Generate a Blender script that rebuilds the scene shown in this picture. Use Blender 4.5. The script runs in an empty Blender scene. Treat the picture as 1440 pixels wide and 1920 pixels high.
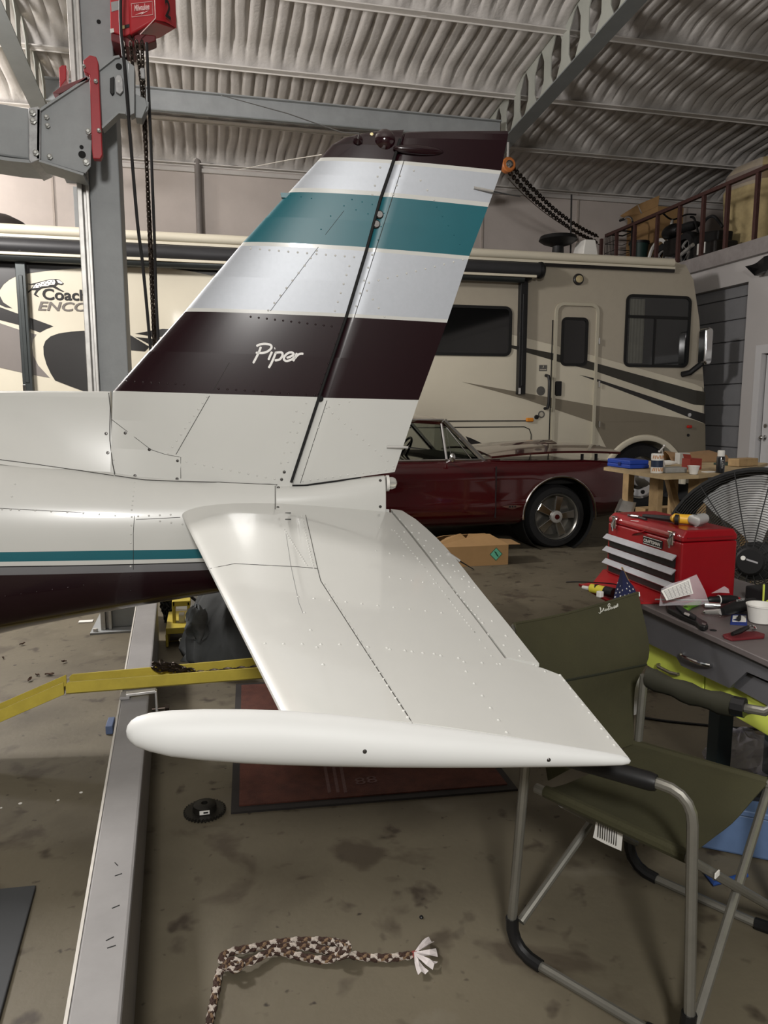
import bpy, bmesh, math, random
from mathutils import Vector as V, Matrix
from mathutils.bvhtree import BVHTree
random.seed(7)
S = bpy.context.scene
COL = S.collection
PI = math.pi
rad = math.radians

# ---------------------------------------------------------------- camera, world, lights, exposure
F, CH, YAW, PIT = 1390.0, 1.42, rad(13.5), rad(8.0)
cam = bpy.data.objects.new('camera', bpy.data.cameras.new('camera'))
COL.objects.link(cam)
cam.data.sensor_fit = 'VERTICAL'
cam.data.sensor_height = 36.0
cam.data.lens = 36.0 * F / 1920.0
cam.location = (0, 0, CH)
cam.rotation_euler = (PI / 2 - PIT, 0, -YAW)
cam.data.clip_start = .02
S.camera = cam

W = bpy.data.worlds.new('hangar_air')
S.world = W
W.use_nodes = True
W.node_tree.nodes['Background'].inputs[0].default_value = (.75, .74, .72, 1)
W.node_tree.nodes['Background'].inputs[1].default_value = .012

def lamp(name, loc, power, radius, color=(1, .96, .9)):
    l = bpy.data.lights.new(name, 'POINT')
    l.shadow_soft_size = radius
    l.energy = power
    l.color = color
    o = bpy.data.objects.new(name, l)
    COL.objects.link(o)
    o.location = loc
    return o

lamp('high_bay_light', (-3.1, 5.6, 4.3), 1050, .35, (1, .96, .93))
lamp('wall_fill_light', (-4.6, 11.0, 5.0), 300, .3, (1, .95, .92))  # added out of view to brighten the left of the back wall
lamp('shop_light', (-.5, -2.7, 3.55), 960, .35, (1, .98, .95))
S.view_settings.view_transform = 'Standard'
S.view_settings.look = 'None'
S.view_settings.gamma = 1
S.view_settings.exposure = 0
S.view_settings.use_curve_mapping = False

# ---------------------------------------------------------------- survey: the photograph's sight lines met with real planes
FW = V((math.sin(YAW) * math.cos(PIT), math.cos(YAW) * math.cos(PIT), -math.sin(PIT)))
RT = V((math.cos(YAW), -math.sin(YAW), 0))
UP = RT.cross(FW)
CAM = V((0, 0, CH))
def ray(x, y): return FW + RT * ((x - 720) / F) + UP * ((960 - y) / F)
def on(x, y, p, n):
    d = ray(x, y); n = V(n)
    return CAM + d * ((V(p) - CAM).dot(n) / d.dot(n))
def onz(x, y, z=0.0): return on(x, y, (0, 0, z), (0, 0, 1))
def ony(x, y, Y): return on(x, y, (0, Y, 0), (0, 1, 0))
def onx(x, y, X): return on(x, y, (X, 0, 0), (1, 0, 0))
def at(x, y, d): return CAM + ray(x, y) * d

# ---------------------------------------------------------------- materials
def lin(c):
    return tuple(((v / 255) / 12.92 if v / 255 <= .04045 else ((v / 255 + .055) / 1.055) ** 2.4) for v in c) + (1,)
MATS = {}
def mat(name, rgb, rough=.6, metal=0, var=.12, scale=8, bump=0, bscale=60, coat=0, trans=0, alpha=1, emit=0, ior=1.45, rgb2=None):
    if name in MATS: return MATS[name]
    m = bpy.data.materials.new(name); MATS[name] = m
    m.use_nodes = True
    nt = m.node_tree; n = nt.nodes; k = nt.links
    b = n['Principled BSDF']
    c = lin(rgb)
    b.inputs['Roughness'].default_value = rough
    b.inputs['Metallic'].default_value = metal
    b.inputs['IOR'].default_value = ior
    b.inputs['Coat Weight'].default_value = coat
    b.inputs['Coat Roughness'].default_value = .06
    b.inputs['Transmission Weight'].default_value = trans
    b.inputs['Alpha'].default_value = alpha
    tc = n.new('ShaderNodeTexCoord')
    if var or rgb2:
        no = n.new('ShaderNodeTexNoise'); no.inputs['Scale'].default_value = scale; no.inputs['Detail'].default_value = 6
        no.inputs['Roughness'].default_value = .65
        k.new(tc.outputs['Object'], no.inputs['Vector'])
        r = n.new('ShaderNodeValToRGB')
        r.color_ramp.elements[0].position = .3; r.color_ramp.elements[1].position = .7
        if rgb2: a, d = lin(rgb2), c
        else:
            a = tuple(v * (1 - var) for v in c[:3]) + (1,); d = tuple(min(1, v * (1 + var)) for v in c[:3]) + (1,)
        r.color_ramp.elements[0].color = a; r.color_ramp.elements[1].color = d
        k.new(no.outputs['Fac'], r.inputs['Fac']); k.new(r.outputs['Color'], b.inputs['Base Color'])
    else:
        b.inputs['Base Color'].default_value = c
    if bump:
        nb = n.new('ShaderNodeTexNoise'); nb.inputs['Scale'].default_value = bscale; nb.inputs['Detail'].default_value = 4
        k.new(tc.outputs['Object'], nb.inputs['Vector'])
        bp = n.new('ShaderNodeBump'); bp.inputs['Strength'].default_value = bump; bp.inputs['Distance'].default_value = .01
        k.new(nb.outputs['Fac'], bp.inputs['Height']); k.new(bp.outputs['Normal'], b.inputs['Normal'])
    if emit:
        b.inputs['Emission Color'].default_value = c; b.inputs['Emission Strength'].default_value = emit
    return m

def floor_mat():
    m = mat('stained_concrete', (93, 86, 71), .62, var=.14, scale=1.3, bump=.12, bscale=30)
    nt = m.node_tree; n = nt.nodes; k = nt.links; b = n['Principled BSDF']
    base = b.inputs['Base Color'].links[0].from_socket
    tc = [x for x in n if x.type == 'TEX_COORD'][0].outputs['Object']
    def blot(scale, lo, hi, col, prev, detail=5, dist=.4):
        t = n.new('ShaderNodeTexNoise'); t.inputs['Scale'].default_value = scale; t.inputs['Detail'].default_value = detail
        t.inputs['Distortion'].default_value = dist
        k.new(tc, t.inputs['Vector'])
        r = n.new('ShaderNodeMapRange'); r.inputs['From Min'].default_value = lo; r.inputs['From Max'].default_value = hi
        k.new(t.outputs['Fac'], r.inputs['Value'])
        mx = n.new('ShaderNodeMix'); mx.data_type = 'RGBA'
        k.new(r.outputs['Result'], mx.inputs[0]); k.new(prev, mx.inputs[6]); mx.inputs[7].default_value = lin(col)
        return mx.outputs[2]
    p = blot(2.2, .5, .75, (74, 67, 54), base)
    p = blot(4.2, .6, .68, (70, 62, 50), p, 4, .3)
    p = blot(9, .62, .72, (58, 50, 40), p, 3, .2)
    p = blot(26, .70, .78, (46, 39, 31), p, 2, .1)
    p = blot(5, .66, .86, (108, 102, 89), p)
    k.new(p, b.inputs['Base Color'])
    return m

WHITE = mat('white_aircraft_paint', (198, 198, 193), .3, var=.02, scale=3, coat=.6)
SILVER = mat('silver_aircraft_paint', (176, 180, 186), .45, metal=.2, var=.03, scale=60, coat=0)
MAROON = mat('maroon_aircraft_paint', (28, 7, 13), .24, var=.05, coat=.3)
TEAL = mat('teal_aircraft_paint', (22, 92, 102), .42, var=.04, coat=0)
GREYP = mat('grey_stripe_paint', (112, 112, 114), .35, var=.03, coat=.4)
BLACKP = mat('black_line_paint', (22, 20, 22), .4, var=0)
SEAM = mat('dark_panel_gap', (52, 50, 46), .8, var=0)
GAP = mat('hinge_gap_black', (10, 10, 10), .8, var=0)
SCREW = mat('dark_screw_steel', (92, 90, 88), .35, metal=.9, var=.2, scale=200)
STEEL = mat('galvanised_steel', (184, 182, 178), .38, metal=.5, var=.15, scale=14)
CHROME = mat('chrome', (205, 205, 205), .12, metal=1, var=0)
SATIN = mat('satin_white_gelcoat', (207, 208, 206), .55, var=.015, scale=3)
LIFTG = mat('grey_lift_paint', (138, 141, 142), .5, var=.1, scale=5, bump=.05)
BEAMG = mat('floor_beam_grey_paint', (134, 132, 131), .5, var=.08, scale=7)
LIFTR = mat('red_guard_paint', (150, 28, 36), .45, var=.1)
HOISTR = mat('hoist_red_paint', (168, 32, 40), .42, var=.08)
YELL = mat('yellow_steel_paint', (178, 160, 62), .5, var=.12, scale=9)
RUBBER = mat('black_rubber', (24, 24, 25), .75, var=.2, scale=20)
BLACK = mat('black_plastic', (16, 16, 17), .45, var=.1)
BLACKM = mat('matte_black_paint', (12, 12, 12), .6, var=.1)
CHAINM = mat('dark_chain_steel', (58, 50, 44), .4, metal=.8, var=.3, scale=50)
FOAM = mat('spray_foam', (188, 184, 180), .9, var=.08, scale=2.5, bump=.5, bscale=28)
WALLM = mat('hangar_wall_panel', (184, 175, 169), .8, var=.10, scale=.8, bump=.05)
WWALL = mat('white_wall_paint', (178, 174, 172), .7, var=.04, scale=1)
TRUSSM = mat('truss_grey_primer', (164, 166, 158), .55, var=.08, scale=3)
TRUSS_SHADED = mat('truss_shaded_grey', (116, 120, 120), .55, var=.08, scale=3)  # darker copy of the truss grey; underside shade put into the colour
WOOD = mat('raw_lumber', (158, 132, 94), .75, var=.25, scale=12, bump=.1)
PLY = mat('plywood', (166, 146, 112), .7, var=.15, scale=10)
CARD = mat('corrugated_cardboard', (150, 118, 78), .85, var=.08, scale=5)
PAPER = mat('white_paper', (214, 212, 206), .8, var=.03)
GLASSD = mat('dark_tinted_glass', (8, 9, 10), .06, var=0, coat=.5)
WPLAS = mat('white_plastic', (215, 213, 207), .5, var=.03)

# ---------------------------------------------------------------- mesh builder (vertices are kept in world space)
FRAME = {}
class MB:
    def __init__(s): s.v = []; s.f = []; s.mi = []; s.cur = 0
    def add(s, vs, fs):
        o = len(s.v); s.v += [V(p) for p in vs]
        for f in fs: s.f.append(tuple(i + o for i in f)); s.mi.append(s.cur)
        return s
    def box(s, c, d, R=None):
        c = V(c); d = V(d) / 2; R = R or Matrix.Identity(3)
        vs = [c + R @ V((x * d.x, y * d.y, z * d.z)) for x in (-1, 1) for y in (-1, 1) for z in (-1, 1)]
        return s.add(vs, [(0, 1, 3, 2), (4, 6, 7, 5), (0, 4, 5, 1), (2, 3, 7, 6), (0, 2, 6, 4), (1, 5, 7, 3)])
    def bb(s, a, b):
        a = V(a); b = V(b); return s.box((a + b) / 2, [abs(x) for x in (b - a)])
    def prism(s, pts, ex):
        ex = V(ex); pts = [V(p) for p in pts]; n = len(pts)
        fs = [tuple(range(n)), tuple(range(2 * n - 1, n - 1, -1))]
        fs += [(i, i + n, (i + 1) % n + n, (i + 1) % n) for i in range(n)]
        return s.add(pts + [p + ex for p in pts], fs)
    def loft(s, rings, cap=True, closed=True):
        n = len(rings[0]); vs = [p for r in rings for p in r]; fs = []
        for i in range(len(rings) - 1):
            for j in range(n if closed else n - 1):
                k = (j + 1) % n; fs.append((i * n + j, i * n + k, (i + 1) * n + k, (i + 1) * n + j))
        if cap:
            fs.append(tuple(range(n - 1, -1, -1))); fs.append(tuple(range((len(rings) - 1) * n, len(rings) * n)))
        return s.add(vs, fs)
    def tube(s, pts, r, n=8, closed=False, cap=True):
        pts = [V(p) for p in pts]; m = len(pts)
        rr = r if isinstance(r, (list, tuple)) else [r] * m
        rings = []; up = None
        for i, p in enumerate(pts):
            if closed: t = pts[(i + 1) % m] - pts[i - 1]
            else: t = pts[min(i + 1, m - 1)] - pts[max(i - 1, 0)]
            if t.length < 1e-9: t = V((0, 0, 1))
            t.normalize()
            if up is None: up = t.orthogonal()
            up = up - t * up.dot(t)
            if up.length < 1e-6: up = t.orthogonal()
            up.normalize(); sd = t.cross(up)
            rings.append([p + (up * math.cos(2 * PI * j / n) + sd * math.sin(2 * PI * j / n)) * rr[i] for j in range(n)])
        if closed: rings.append(rings[0]); cap = False
        return s.loft(rings, cap)
    def lathe(s, prof, c, ax=(0, 0, 1), n=20, cap=True, arc=None):
        ax = V(ax).normalized(); a = ax.orthogonal().normalized(); b = ax.cross(a); c = V(c)
        return s.loft([[c + ax * h + (a * math.cos(2 * PI * j / n) + b * math.sin(2 * PI * j / n)) * r for j in range(n)] for r, h in prof], cap)
    def ball(s, c, r, n=10, sc=(1, 1, 1), lump=0, seed=0):
        rng = random.Random(seed); c = V(c); rings = []
        for i in range(n + 1):
            a = -PI / 2 + PI * i / n; ring = []
            for j in range(2 * n):
                t = PI * j / n; q = 1 + lump * rng.uniform(-1, 1)
                rr = r * q * max(math.cos(a), .02)
                ring.append(c + V((rr * math.cos(t) * sc[0], rr * math.sin(t) * sc[1], r * q * math.sin(a) * sc[2])))
            rings.append(ring)
        return s.loft(rings)
    def sheet(s, rows, th=.002):
        n = len(rows[0]); vs = [V(p) for r in rows for p in r]; fs = []
        for i in range(len(rows) - 1):
            for j in range(n - 1): fs.append((i * n + j, i * n + j + 1, (i + 1) * n + j + 1, (i + 1) * n + j))
        if not th: return s.add(vs, fs)
        nr = [V((0, 0, 0)) for _ in vs]
        for f in fs:
            q = (vs[f[2]] - vs[f[0]]).cross(vs[f[3]] - vs[f[1]])
            for i in f: nr[i] += q
        m = len(vs); vs2 = [p - q.normalized() * th if q.length else p for p, q in zip(vs, nr)]
        fs2 = [tuple(i + m for i in reversed(f)) for f in fs]
        R = len(rows); b = [j for j in range(n)] + [i * n + n - 1 for i in range(1, R)] + [(R - 1) * n + j for j in range(n - 2, -1, -1)] + [i * n for i in range(R - 2, 0, -1)]
        sd = [(b[(i + 1) % len(b)], b[i], b[i] + m, b[(i + 1) % len(b)] + m) for i in range(len(b))]
        return s.add(vs + vs2, fs + fs2 + sd)
    def bvh(s): return BVHTree.FromPolygons(s.v, s.f)
    def build(s, name, mats, parent=None, ang=35, bevel=0, kind=None, at=None):
        me = bpy.data.meshes.new(name)
        if parent is not None: M = FRAME[parent.name]
        else:
            if at is None:
                xs = [p.x for p in s.v]; ys = [p.y for p in s.v]; zs = [p.z for p in s.v]
                at = ((min(xs) + max(xs)) / 2, (min(ys) + max(ys)) / 2, min(zs))
            M = Matrix.Translation(V(at))
        I = M.inverted()
        me.from_pydata([I @ p for p in s.v], [], s.f)
        for m in (mats if isinstance(mats, (list, tuple)) else [mats]): me.materials.append(m)
        me.polygons.foreach_set('material_index', s.mi)
        bm = bmesh.new(); bm.from_mesh(me); bmesh.ops.recalc_face_normals(bm, faces=bm.faces); bm.to_mesh(me); bm.free()
        if ang:
            me.polygons.foreach_set('use_smooth', [True] * len(me.polygons)); me.set_sharp_from_angle(angle=rad(ang))
        me.update()
        o = bpy.data.objects.new(name, me); COL.objects.link(o)
        if parent is not None: o.parent = parent; FRAME[o.name] = M
        else: o.matrix_world = M; FRAME[o.name] = M
        if bevel:
            b = o.modifiers.new('edge', 'BEVEL'); b.width = bevel; b.segments = 2; b.limit_method = 'ANGLE'; b.angle_limit = rad(40)
        if kind: o['kind'] = kind
        return o

def tag(o, label, cat, group=None):
    o['label'] = label; o['category'] = cat
    if group: o['group'] = group
    return o
def thing(name, label, cat, loc, rz=0.0, group=None):
    o = bpy.data.objects.new(name, None); COL.objects.link(o); o.empty_display_size = .1
    o.location = loc; o.rotation_euler = (0, 0, rz)
    FRAME[o.name] = Matrix.Translation(V(loc)) @ Matrix.Rotation(rz, 4, 'Z')
    return tag(o, label, cat, group)
def struct(o): o['kind'] = 'structure'; return o
def dup(o, loc, rz=None, label=None):
    def cp(a, par):
        b = a.copy(); COL.objects.link(b)
        if par: b.parent = par
        for ch in KIDS.get(a.name, []): cp(ch, b)
        return b
    KIDS = {}
    for q in S.objects:
        if q.parent: KIDS.setdefault(q.parent.name, []).append(q)
    b = cp(o, None); b.location = loc
    if rz is not None: b.rotation_euler = (0, 0, rz)
    if label: b['label'] = label
    return b
def cut(o, cutter):
    """carve the builder's solid out of a finished mesh"""
    c = cutter.build('cutter', BLACK, ang=0)
    md = o.modifiers.new('cut', 'BOOLEAN'); md.operation = 'DIFFERENCE'; md.object = c; md.solver = 'EXACT'
    dg = bpy.context.evaluated_depsgraph_get()
    me = bpy.data.meshes.new_from_object(o.evaluated_get(dg))
    o.modifiers.remove(md); o.data = me
    bpy.data.objects.remove(c)
def letters(name, text, org, xd, yd, w, h, m, parent, shear=0.0, th=.001, bold=0.0):
    """flat lettering: text scaled to w by h from its lower left corner org"""
    cu = bpy.data.curves.new('lettering', 'FONT'); cu.body = text; cu.shear = shear; cu.offset = bold; cu.resolution_u = 3
    o = bpy.data.objects.new('lettering', cu); COL.objects.link(o)
    me = bpy.data.meshes.new_from_object(o.evaluated_get(bpy.context.evaluated_depsgraph_get()))
    xs = [v.co.x for v in me.vertices]; ys = [v.co.y for v in me.vertices]
    x0, y0 = min(xs), min(ys); sx = w / (max(xs) - x0); sy = h / (max(ys) - y0)
    xd = V(xd).normalized(); yd = V(yd).normalized(); nd = xd.cross(yd) * th; org = V(org)
    mb = MB(); mb.add([org + xd * (v.co.x - x0) * sx + yd * (v.co.y - y0) * sy + nd for v in me.vertices], [tuple(p.vertices) for p in me.polygons])
    bpy.data.objects.remove(o); bpy.data.curves.remove(cu); bpy.data.meshes.remove(me)
    return mb.build(name, m, parent, ang=0)
def rot(axis, deg): return Matrix.Rotation(rad(deg), 3, axis)
def spl(pts, k=6, closed=False):
    """Catmull-Rom through the points"""
    pts = [V(p) for p in pts]; n = len(pts); out = []
    for i in range(n if closed else n - 1):
        if closed: a, b, c, d = pts[i - 1], pts[i], pts[(i + 1) % n], pts[(i + 2) % n]
        else: a, b, c, d = pts[max(i - 1, 0)], pts[i], pts[i + 1], pts[min(i + 2, n - 1)]
        for j in range(k):
            t = j / k
            out.append(.5 * ((2 * b) + (c - a) * t + (2 * a - 5 * b + 4 * c - d) * t * t + (3 * b - a - 3 * c + d) * t ** 3))
    if not closed: out.append(pts[-1])
    return out
def rrect(x0, y0, x1, y1, r, n=5):
    out = []
    for cx, cy, a in ((x1 - r, y1 - r, 0), (x0 + r, y1 - r, 90), (x0 + r, y0 + r, 180), (x1 - r, y0 + r, 270)):
        for i in range(n + 1):
            t = rad(a + 90 * i / n); out.append((cx + r * math.cos(t), cy + r * math.sin(t)))
    return out
def link_chain(mb, pts, L=.03, r=.0035, w=.010, n=8, m=5):
    """chain of alternating oval links along a path"""
    path = spl(pts, 24); d = [0]
    for a, b in zip(path, path[1:]): d.append(d[-1] + (b - a).length)
    t = 0; i = 0; k = 0
    while t < d[-1] - L * .5:
        while i < len(d) - 2 and d[i + 1] < t: i += 1
        f = (t - d[i]) / max(d[i + 1] - d[i], 1e-6); c = path[i].lerp(path[i + 1], min(f, 1)); tg = (path[i + 1] - path[i]).normalized()
        a = tg.orthogonal().normalized(); b = tg.cross(a)
        sd = a if k % 2 else b
        q = [c + tg * (L * .62 * math.cos(2 * PI * j / n)) + sd * (w * math.sin(2 * PI * j / n)) for j in range(n)]
        mb.tube(q, r, m, closed=True)
        t += L * .82; k += 1
# ================================================================ the hangar shell
DIMW = mat('low_bounce_wall', (88, 84, 80), .8, var=.08, scale=1)  # out-of-view walls, coloured dark to cut bounced light
def roof(Y): return 5.47 + .11 * (13 - Y)
struct(MB().bb((-7, -6, -.1), (12, 13.1, 0)).build('floor', floor_mat(), ang=0))
struct(MB().bb((-7.1, 13, 0), (12.1, 13.1, 5.6)).build('wall_back', WALLM, ang=0))
struct(MB().bb((-7.1, -6, 0), (-7, 13, 7.7)).build('wall_left', DIMW, ang=0))
struct(MB().bb((-7.1, -6.1, 0), (12.1, -6, 7.7)).build('wall_front', DIMW, ang=0))
struct(MB().bb((12, -6, 0), (12.1, 13, 7.7)).build('wall_outer', DIMW, ang=0))
PUR = (7.2, 8.64, 10.09, 11.53, 12.97)
PIT_ = .158
def foam_z(X, Y):
    z = roof(Y)
    d = min((p - Y for p in PUR if p - Y >= -1e-6), default=0)
    k = min(d / .24, 1); k = k * k * (3 - 2 * k)
    fil = .17 * (1 - min(d / .30, 1)) ** 1.6
    i = math.floor(X / PIT_)
    ph = i * 12.9898
    wob = .006 * math.sin(Y * 2.3 + .35 * i + math.sin(ph)) + .016 * math.sin(Y * 5.1 + ph * .3) * (1 if math.sin(ph * 3.1) > .86 else .08)
    u = ((X + wob) / PIT_) % 1.0
    amp = .050 + .010 * math.sin(ph * 1.7)
    bump = 1 - abs(2 * u - 1) ** 4.5
    return z - amp * bump * k - fil * (1 + .12 * math.sin(X * 17 + Y)) - .008 * math.sin(X * 3.1 + Y * 2.2)
ys = []
lo = 5.76
for p in PUR:
    q = p - lo - .006
    ys += [lo + q * t for t in (.0, .12, .24, .36, .48, .58, .66, .72, .78, .83, .88, .92, .96, .985, 1)]
    lo = p + .004
ys[0] = -6
ceil = MB()
x0, x1, nx = -6.95, 11.95, 1190
rows = [[V((x0 + (x1 - x0) * j / nx, Y, foam_z(x0 + (x1 - x0) * j / nx, Y))) for j in range(nx + 1)] for Y in ys]
ceil.sheet(rows, 0)
ceil.bb((-7.1, -6, 7.75), (12.1, 13, 7.85))
struct(ceil.build('ceiling', FOAM, ang=60))
PURM = mat('purlin_light_primer', (200, 196, 191), .6, var=.06)
for i, p in enumerate(PUR):
    m = MB(); m.bb((-6.95, p - .085, roof(p) - .185), (11.95, p + .02, roof(p) - .170)).bb((-6.95, p + .012, roof(p) - .20), (11.95, p + .02, roof(p) - .172))
    struct(m.build('trim_%d' % (i + 1), PURM, ang=0))
# back wall panel joints and the foam ledge
m = MB()
for x in (-2.2, 2.15, 4.9, 6.75, 9.0): m.bb((x, 12.975, 3.0), (x + .03, 13, 5.3))
struct(m.build('trim_6', mat('wall_joint_trim', (168, 158, 150), .7), ang=0))
struct(MB().bb((-7, 12.94, 5.18), (12, 13, 5.24)).build('trim_7', FOAM, ang=0))

# roof trusses: tapered rafters with a cut-out web
def zb(Y): return 5.381 - .0862 * (Y - 7.1)
def zt(Y): return 5.99 - .1087 * (Y - 8.33)
def truss(X, label):
    t = thing('roof_truss', label, 'truss', (X, 8, zb(8)), 0, 'roof trusses')
    a, b = 4.0, 12.9
    m = MB(); m.prism([(X - .1, a, zb(a) - .012), (X + .1, a, zb(a) - .012), (X + .1, b, zb(b) - .012), (X - .1, b, zb(b) - .012)], (0, 0, .016)); m.build('bottom_flange', TRUSS_SHADED, t, 0)
    m = MB(); m.prism([(X - .1, a, zt(a) - .012), (X + .1, a, zt(a) - .012), (X + .1, b, zt(b) - .012), (X - .1, b, zt(b) - .012)], (0, 0, .016)); m.build('top_flange', TRUSSM, t, 0)
    # the web: strips between leaning oval openings
    m = MB(); pitch = .46; w = .135; n = int((b - a) / pitch)
    for i in range(n):
        c = a + pitch * (i + .5); l, r = c - pitch / 2, c + pitch / 2
        o = []
        for (dy, f) in ((-.25, .16), (.35, .10), (1, .32), (1, .66), (.25, .86), (-.35, .92), (-1, .68), (-1, .36)):
            Y = c + dy * w; o.append(V((X - .006, Y, zb(Y) + f * (zt(Y) - zb(Y)))))
        q = lambda Y, f: V((X - .006, Y, zb(Y) + f * (zt(Y) - zb(Y))))
        outer = [q(l + .16 * pitch, 0), q(c + .1, 0), q(r, 0), q(r, .66), q(r, 1), q(c - .05, 1), q(l, 1), q(l, .34)]
        outer[0] = q(l, 0); 
        outer = [q(l, 0), q(c, 0), q(r, 0), q(r, .6), q(r, 1), q(c, 1), q(l, 1), q(l, .34)]
        for k in range(8):
            k2 = (k + 1) % 8
            if k == 7: quad = [outer[7], outer[0], o[0], o[7]]
            else: quad = [outer[k], outer[k2], o[k2], o[k]]
            m.prism(quad, (.012, 0, 0))
    m.build('web', TRUSSM, t, 0)
    return t
truss(4.25, 'grey steel rafter with cut-out web above the fin')
truss(-1.86, 'grey steel rafter behind the red chain hoist')
t = thing('strut_beam', 'long grey steel channel running between the two roof rafters', 'beam', (1.2, 10.28, 5.09))
MB().bb((-1.74, 10.28, 5.09), (4.13, 10.29, 5.36)).build('web', LIFTG, t, 0)
m = MB(); m.bb((-1.74, 10.22, 5.345), (4.13, 10.28, 5.36)); m.build('upper_lip', LIFTG, t, 0)
m = MB(); m.bb((-1.74, 10.22, 5.09), (4.13, 10.28, 5.103)); m.build('lower_lip', TRUSS_SHADED, t, 0)

# right hand partition with recessed sectional door, mezzanine above
XW = 7.0
ry0, ry1, rz = 8.66, 11.6, 3.06
m = MB()
d0, d1, dz = 7.28, 8.34, 2.14
m.bb((XW, -6, 0), (XW + .15, d0, 3.36)); m.bb((XW, d0, dz), (XW + .15, d1, 3.36)); m.bb((XW, d1, 0), (XW + .15, ry0, 3.36))
m.bb((XW, ry0, rz), (XW + .15, ry1, 3.36)); m.bb((XW, ry1, 0), (XW + .15, 13, 3.36))
struct(m.build('wall_right', WWALL, ang=0))
DOORW = mat('white_door_paint', (196, 195, 196), .4, var=.02)
d = struct(MB().bb((XW + .05, d0 + .05, .01), (XW + .1, d1 - .05, dz - .05)).build('door_1', DOORW, ang=0))
for (za, zc) in ((.25, .95), (1.15, 1.9)):
    for (ya, yc) in ((d0 + .17, d0 + .5), (d0 + .6, d1 - .17)):
        MB().bb((XW + .042, ya, za), (XW + .05, yc, zc)).build('door_panel', DOORW, d, 0, .004)
MB().lathe([(.032, 0), (.032, .012), (.012, .02), (.012, .045), (.028, .055), (.03, .07), (.018, .085), (.002, .088)], (XW + .05, d1 - .12, 1.04), (-1, 0, 0), 16).build('door_knob', CHROME, d)
MB().lathe([(.03, 0), (.028, .018), (.002, .02)], (XW + .05, d1 - .12, 1.19), (-1, 0, 0), 16).build('deadbolt', CHROME, d)
m = MB(); m.bb((XW - .02, d0 - .08, 0), (XW + .06, d0 + .03, dz + .08)); m.bb((XW - .02, d1 - .03, 0), (XW + .06, d1 + .08, dz + .08)); m.bb((XW - .02, d0 + .03, dz - .03), (XW + .06, d1 - .03, dz + .08))
struct(m.build('trim_8', DOORW, ang=0))
PANG = mat('grey_sectional_door', (120, 120, 122), .55, var=.05)
d2 = struct(MB().bb((XW + .14, ry0 - .05, 0), (XW + .17, ry1, rz + .1)).build('door_2', PANG, ang=0))
for i in range(11):
    z0 = i * .29 + .01
    MB().bb((XW + .105, ry0 - .04, z0), (XW + .14, ry1 - .01, min(z0 + .275, rz + .08))).build('door_panel', PANG, d2, 0, .008)
struct(MB().bb((XW - .06, -6, 3.36), (12, 13, 3.52)).build('mezzanine_floor', WWALL, ang=0))
RUST = mat('rusty_brown_rail_paint', (70, 44, 40), .6, var=.2, scale=20)
rl = thing('mezzanine_railing', 'rusty brown steel railing along the mezzanine edge', 'railing', (XW, 9, 3.52))
MB().bb((XW - .03, 3.0, 4.40), (XW + .03, 12.35, 4.45)).build('top_rail', RUST, rl, 0, .004)
for x, y in ((1128, 445), (1157, 430), (1191, 415), (1234, 398), (1276, 378), (1321, 360), (1367, 340), (1423, 315)):
    Y = onx(x, y, XW).y
    MB().bb((XW - .025, Y - .025, 3.40), (XW + .025, Y + .025, 4.41)).build('post', RUST, rl, 0, .003)
MB().bb((XW - .07, 3, 3.36), (XW - .055, 12.9, 3.56)).build('kick_plate', mat('galvanised_edge', (140, 134, 132), .6, var=.15), rl, 0)

# ================================================================ the aeroplane tail
TH = rad(-6.5)
EX = V((math.cos(TH), math.sin(TH), 0)); EY = V((-math.sin(TH), math.cos(TH), 0)); EZ = V((0, 0, 1))
PO = at(620, 600, 3.0); PO.z = 0
def Wd(x, y, z): return PO + EX * x + EY * y + EZ * z
def L(px, py, c=0.0):
    w = on(px, py, PO + EY * c, EY) - PO
    return V((w.dot(EX), w.dot(EY), w.z))
plane = thing('light_aeroplane', 'white aeroplane tail with maroon and teal fin stripes, reaching in from the left edge', 'aeroplane', (PO.x, PO.y, 0), TH)
PM = [WHITE, SILVER, MAROON, TEAL, GREYP, BLACKP, GAP]
def naca(s, t): return 5 * t * (.2969 * math.sqrt(max(s, 0)) - .126 * s - .3516 * s * s + .2843 * s ** 3 - .1036 * s ** 4)
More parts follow.
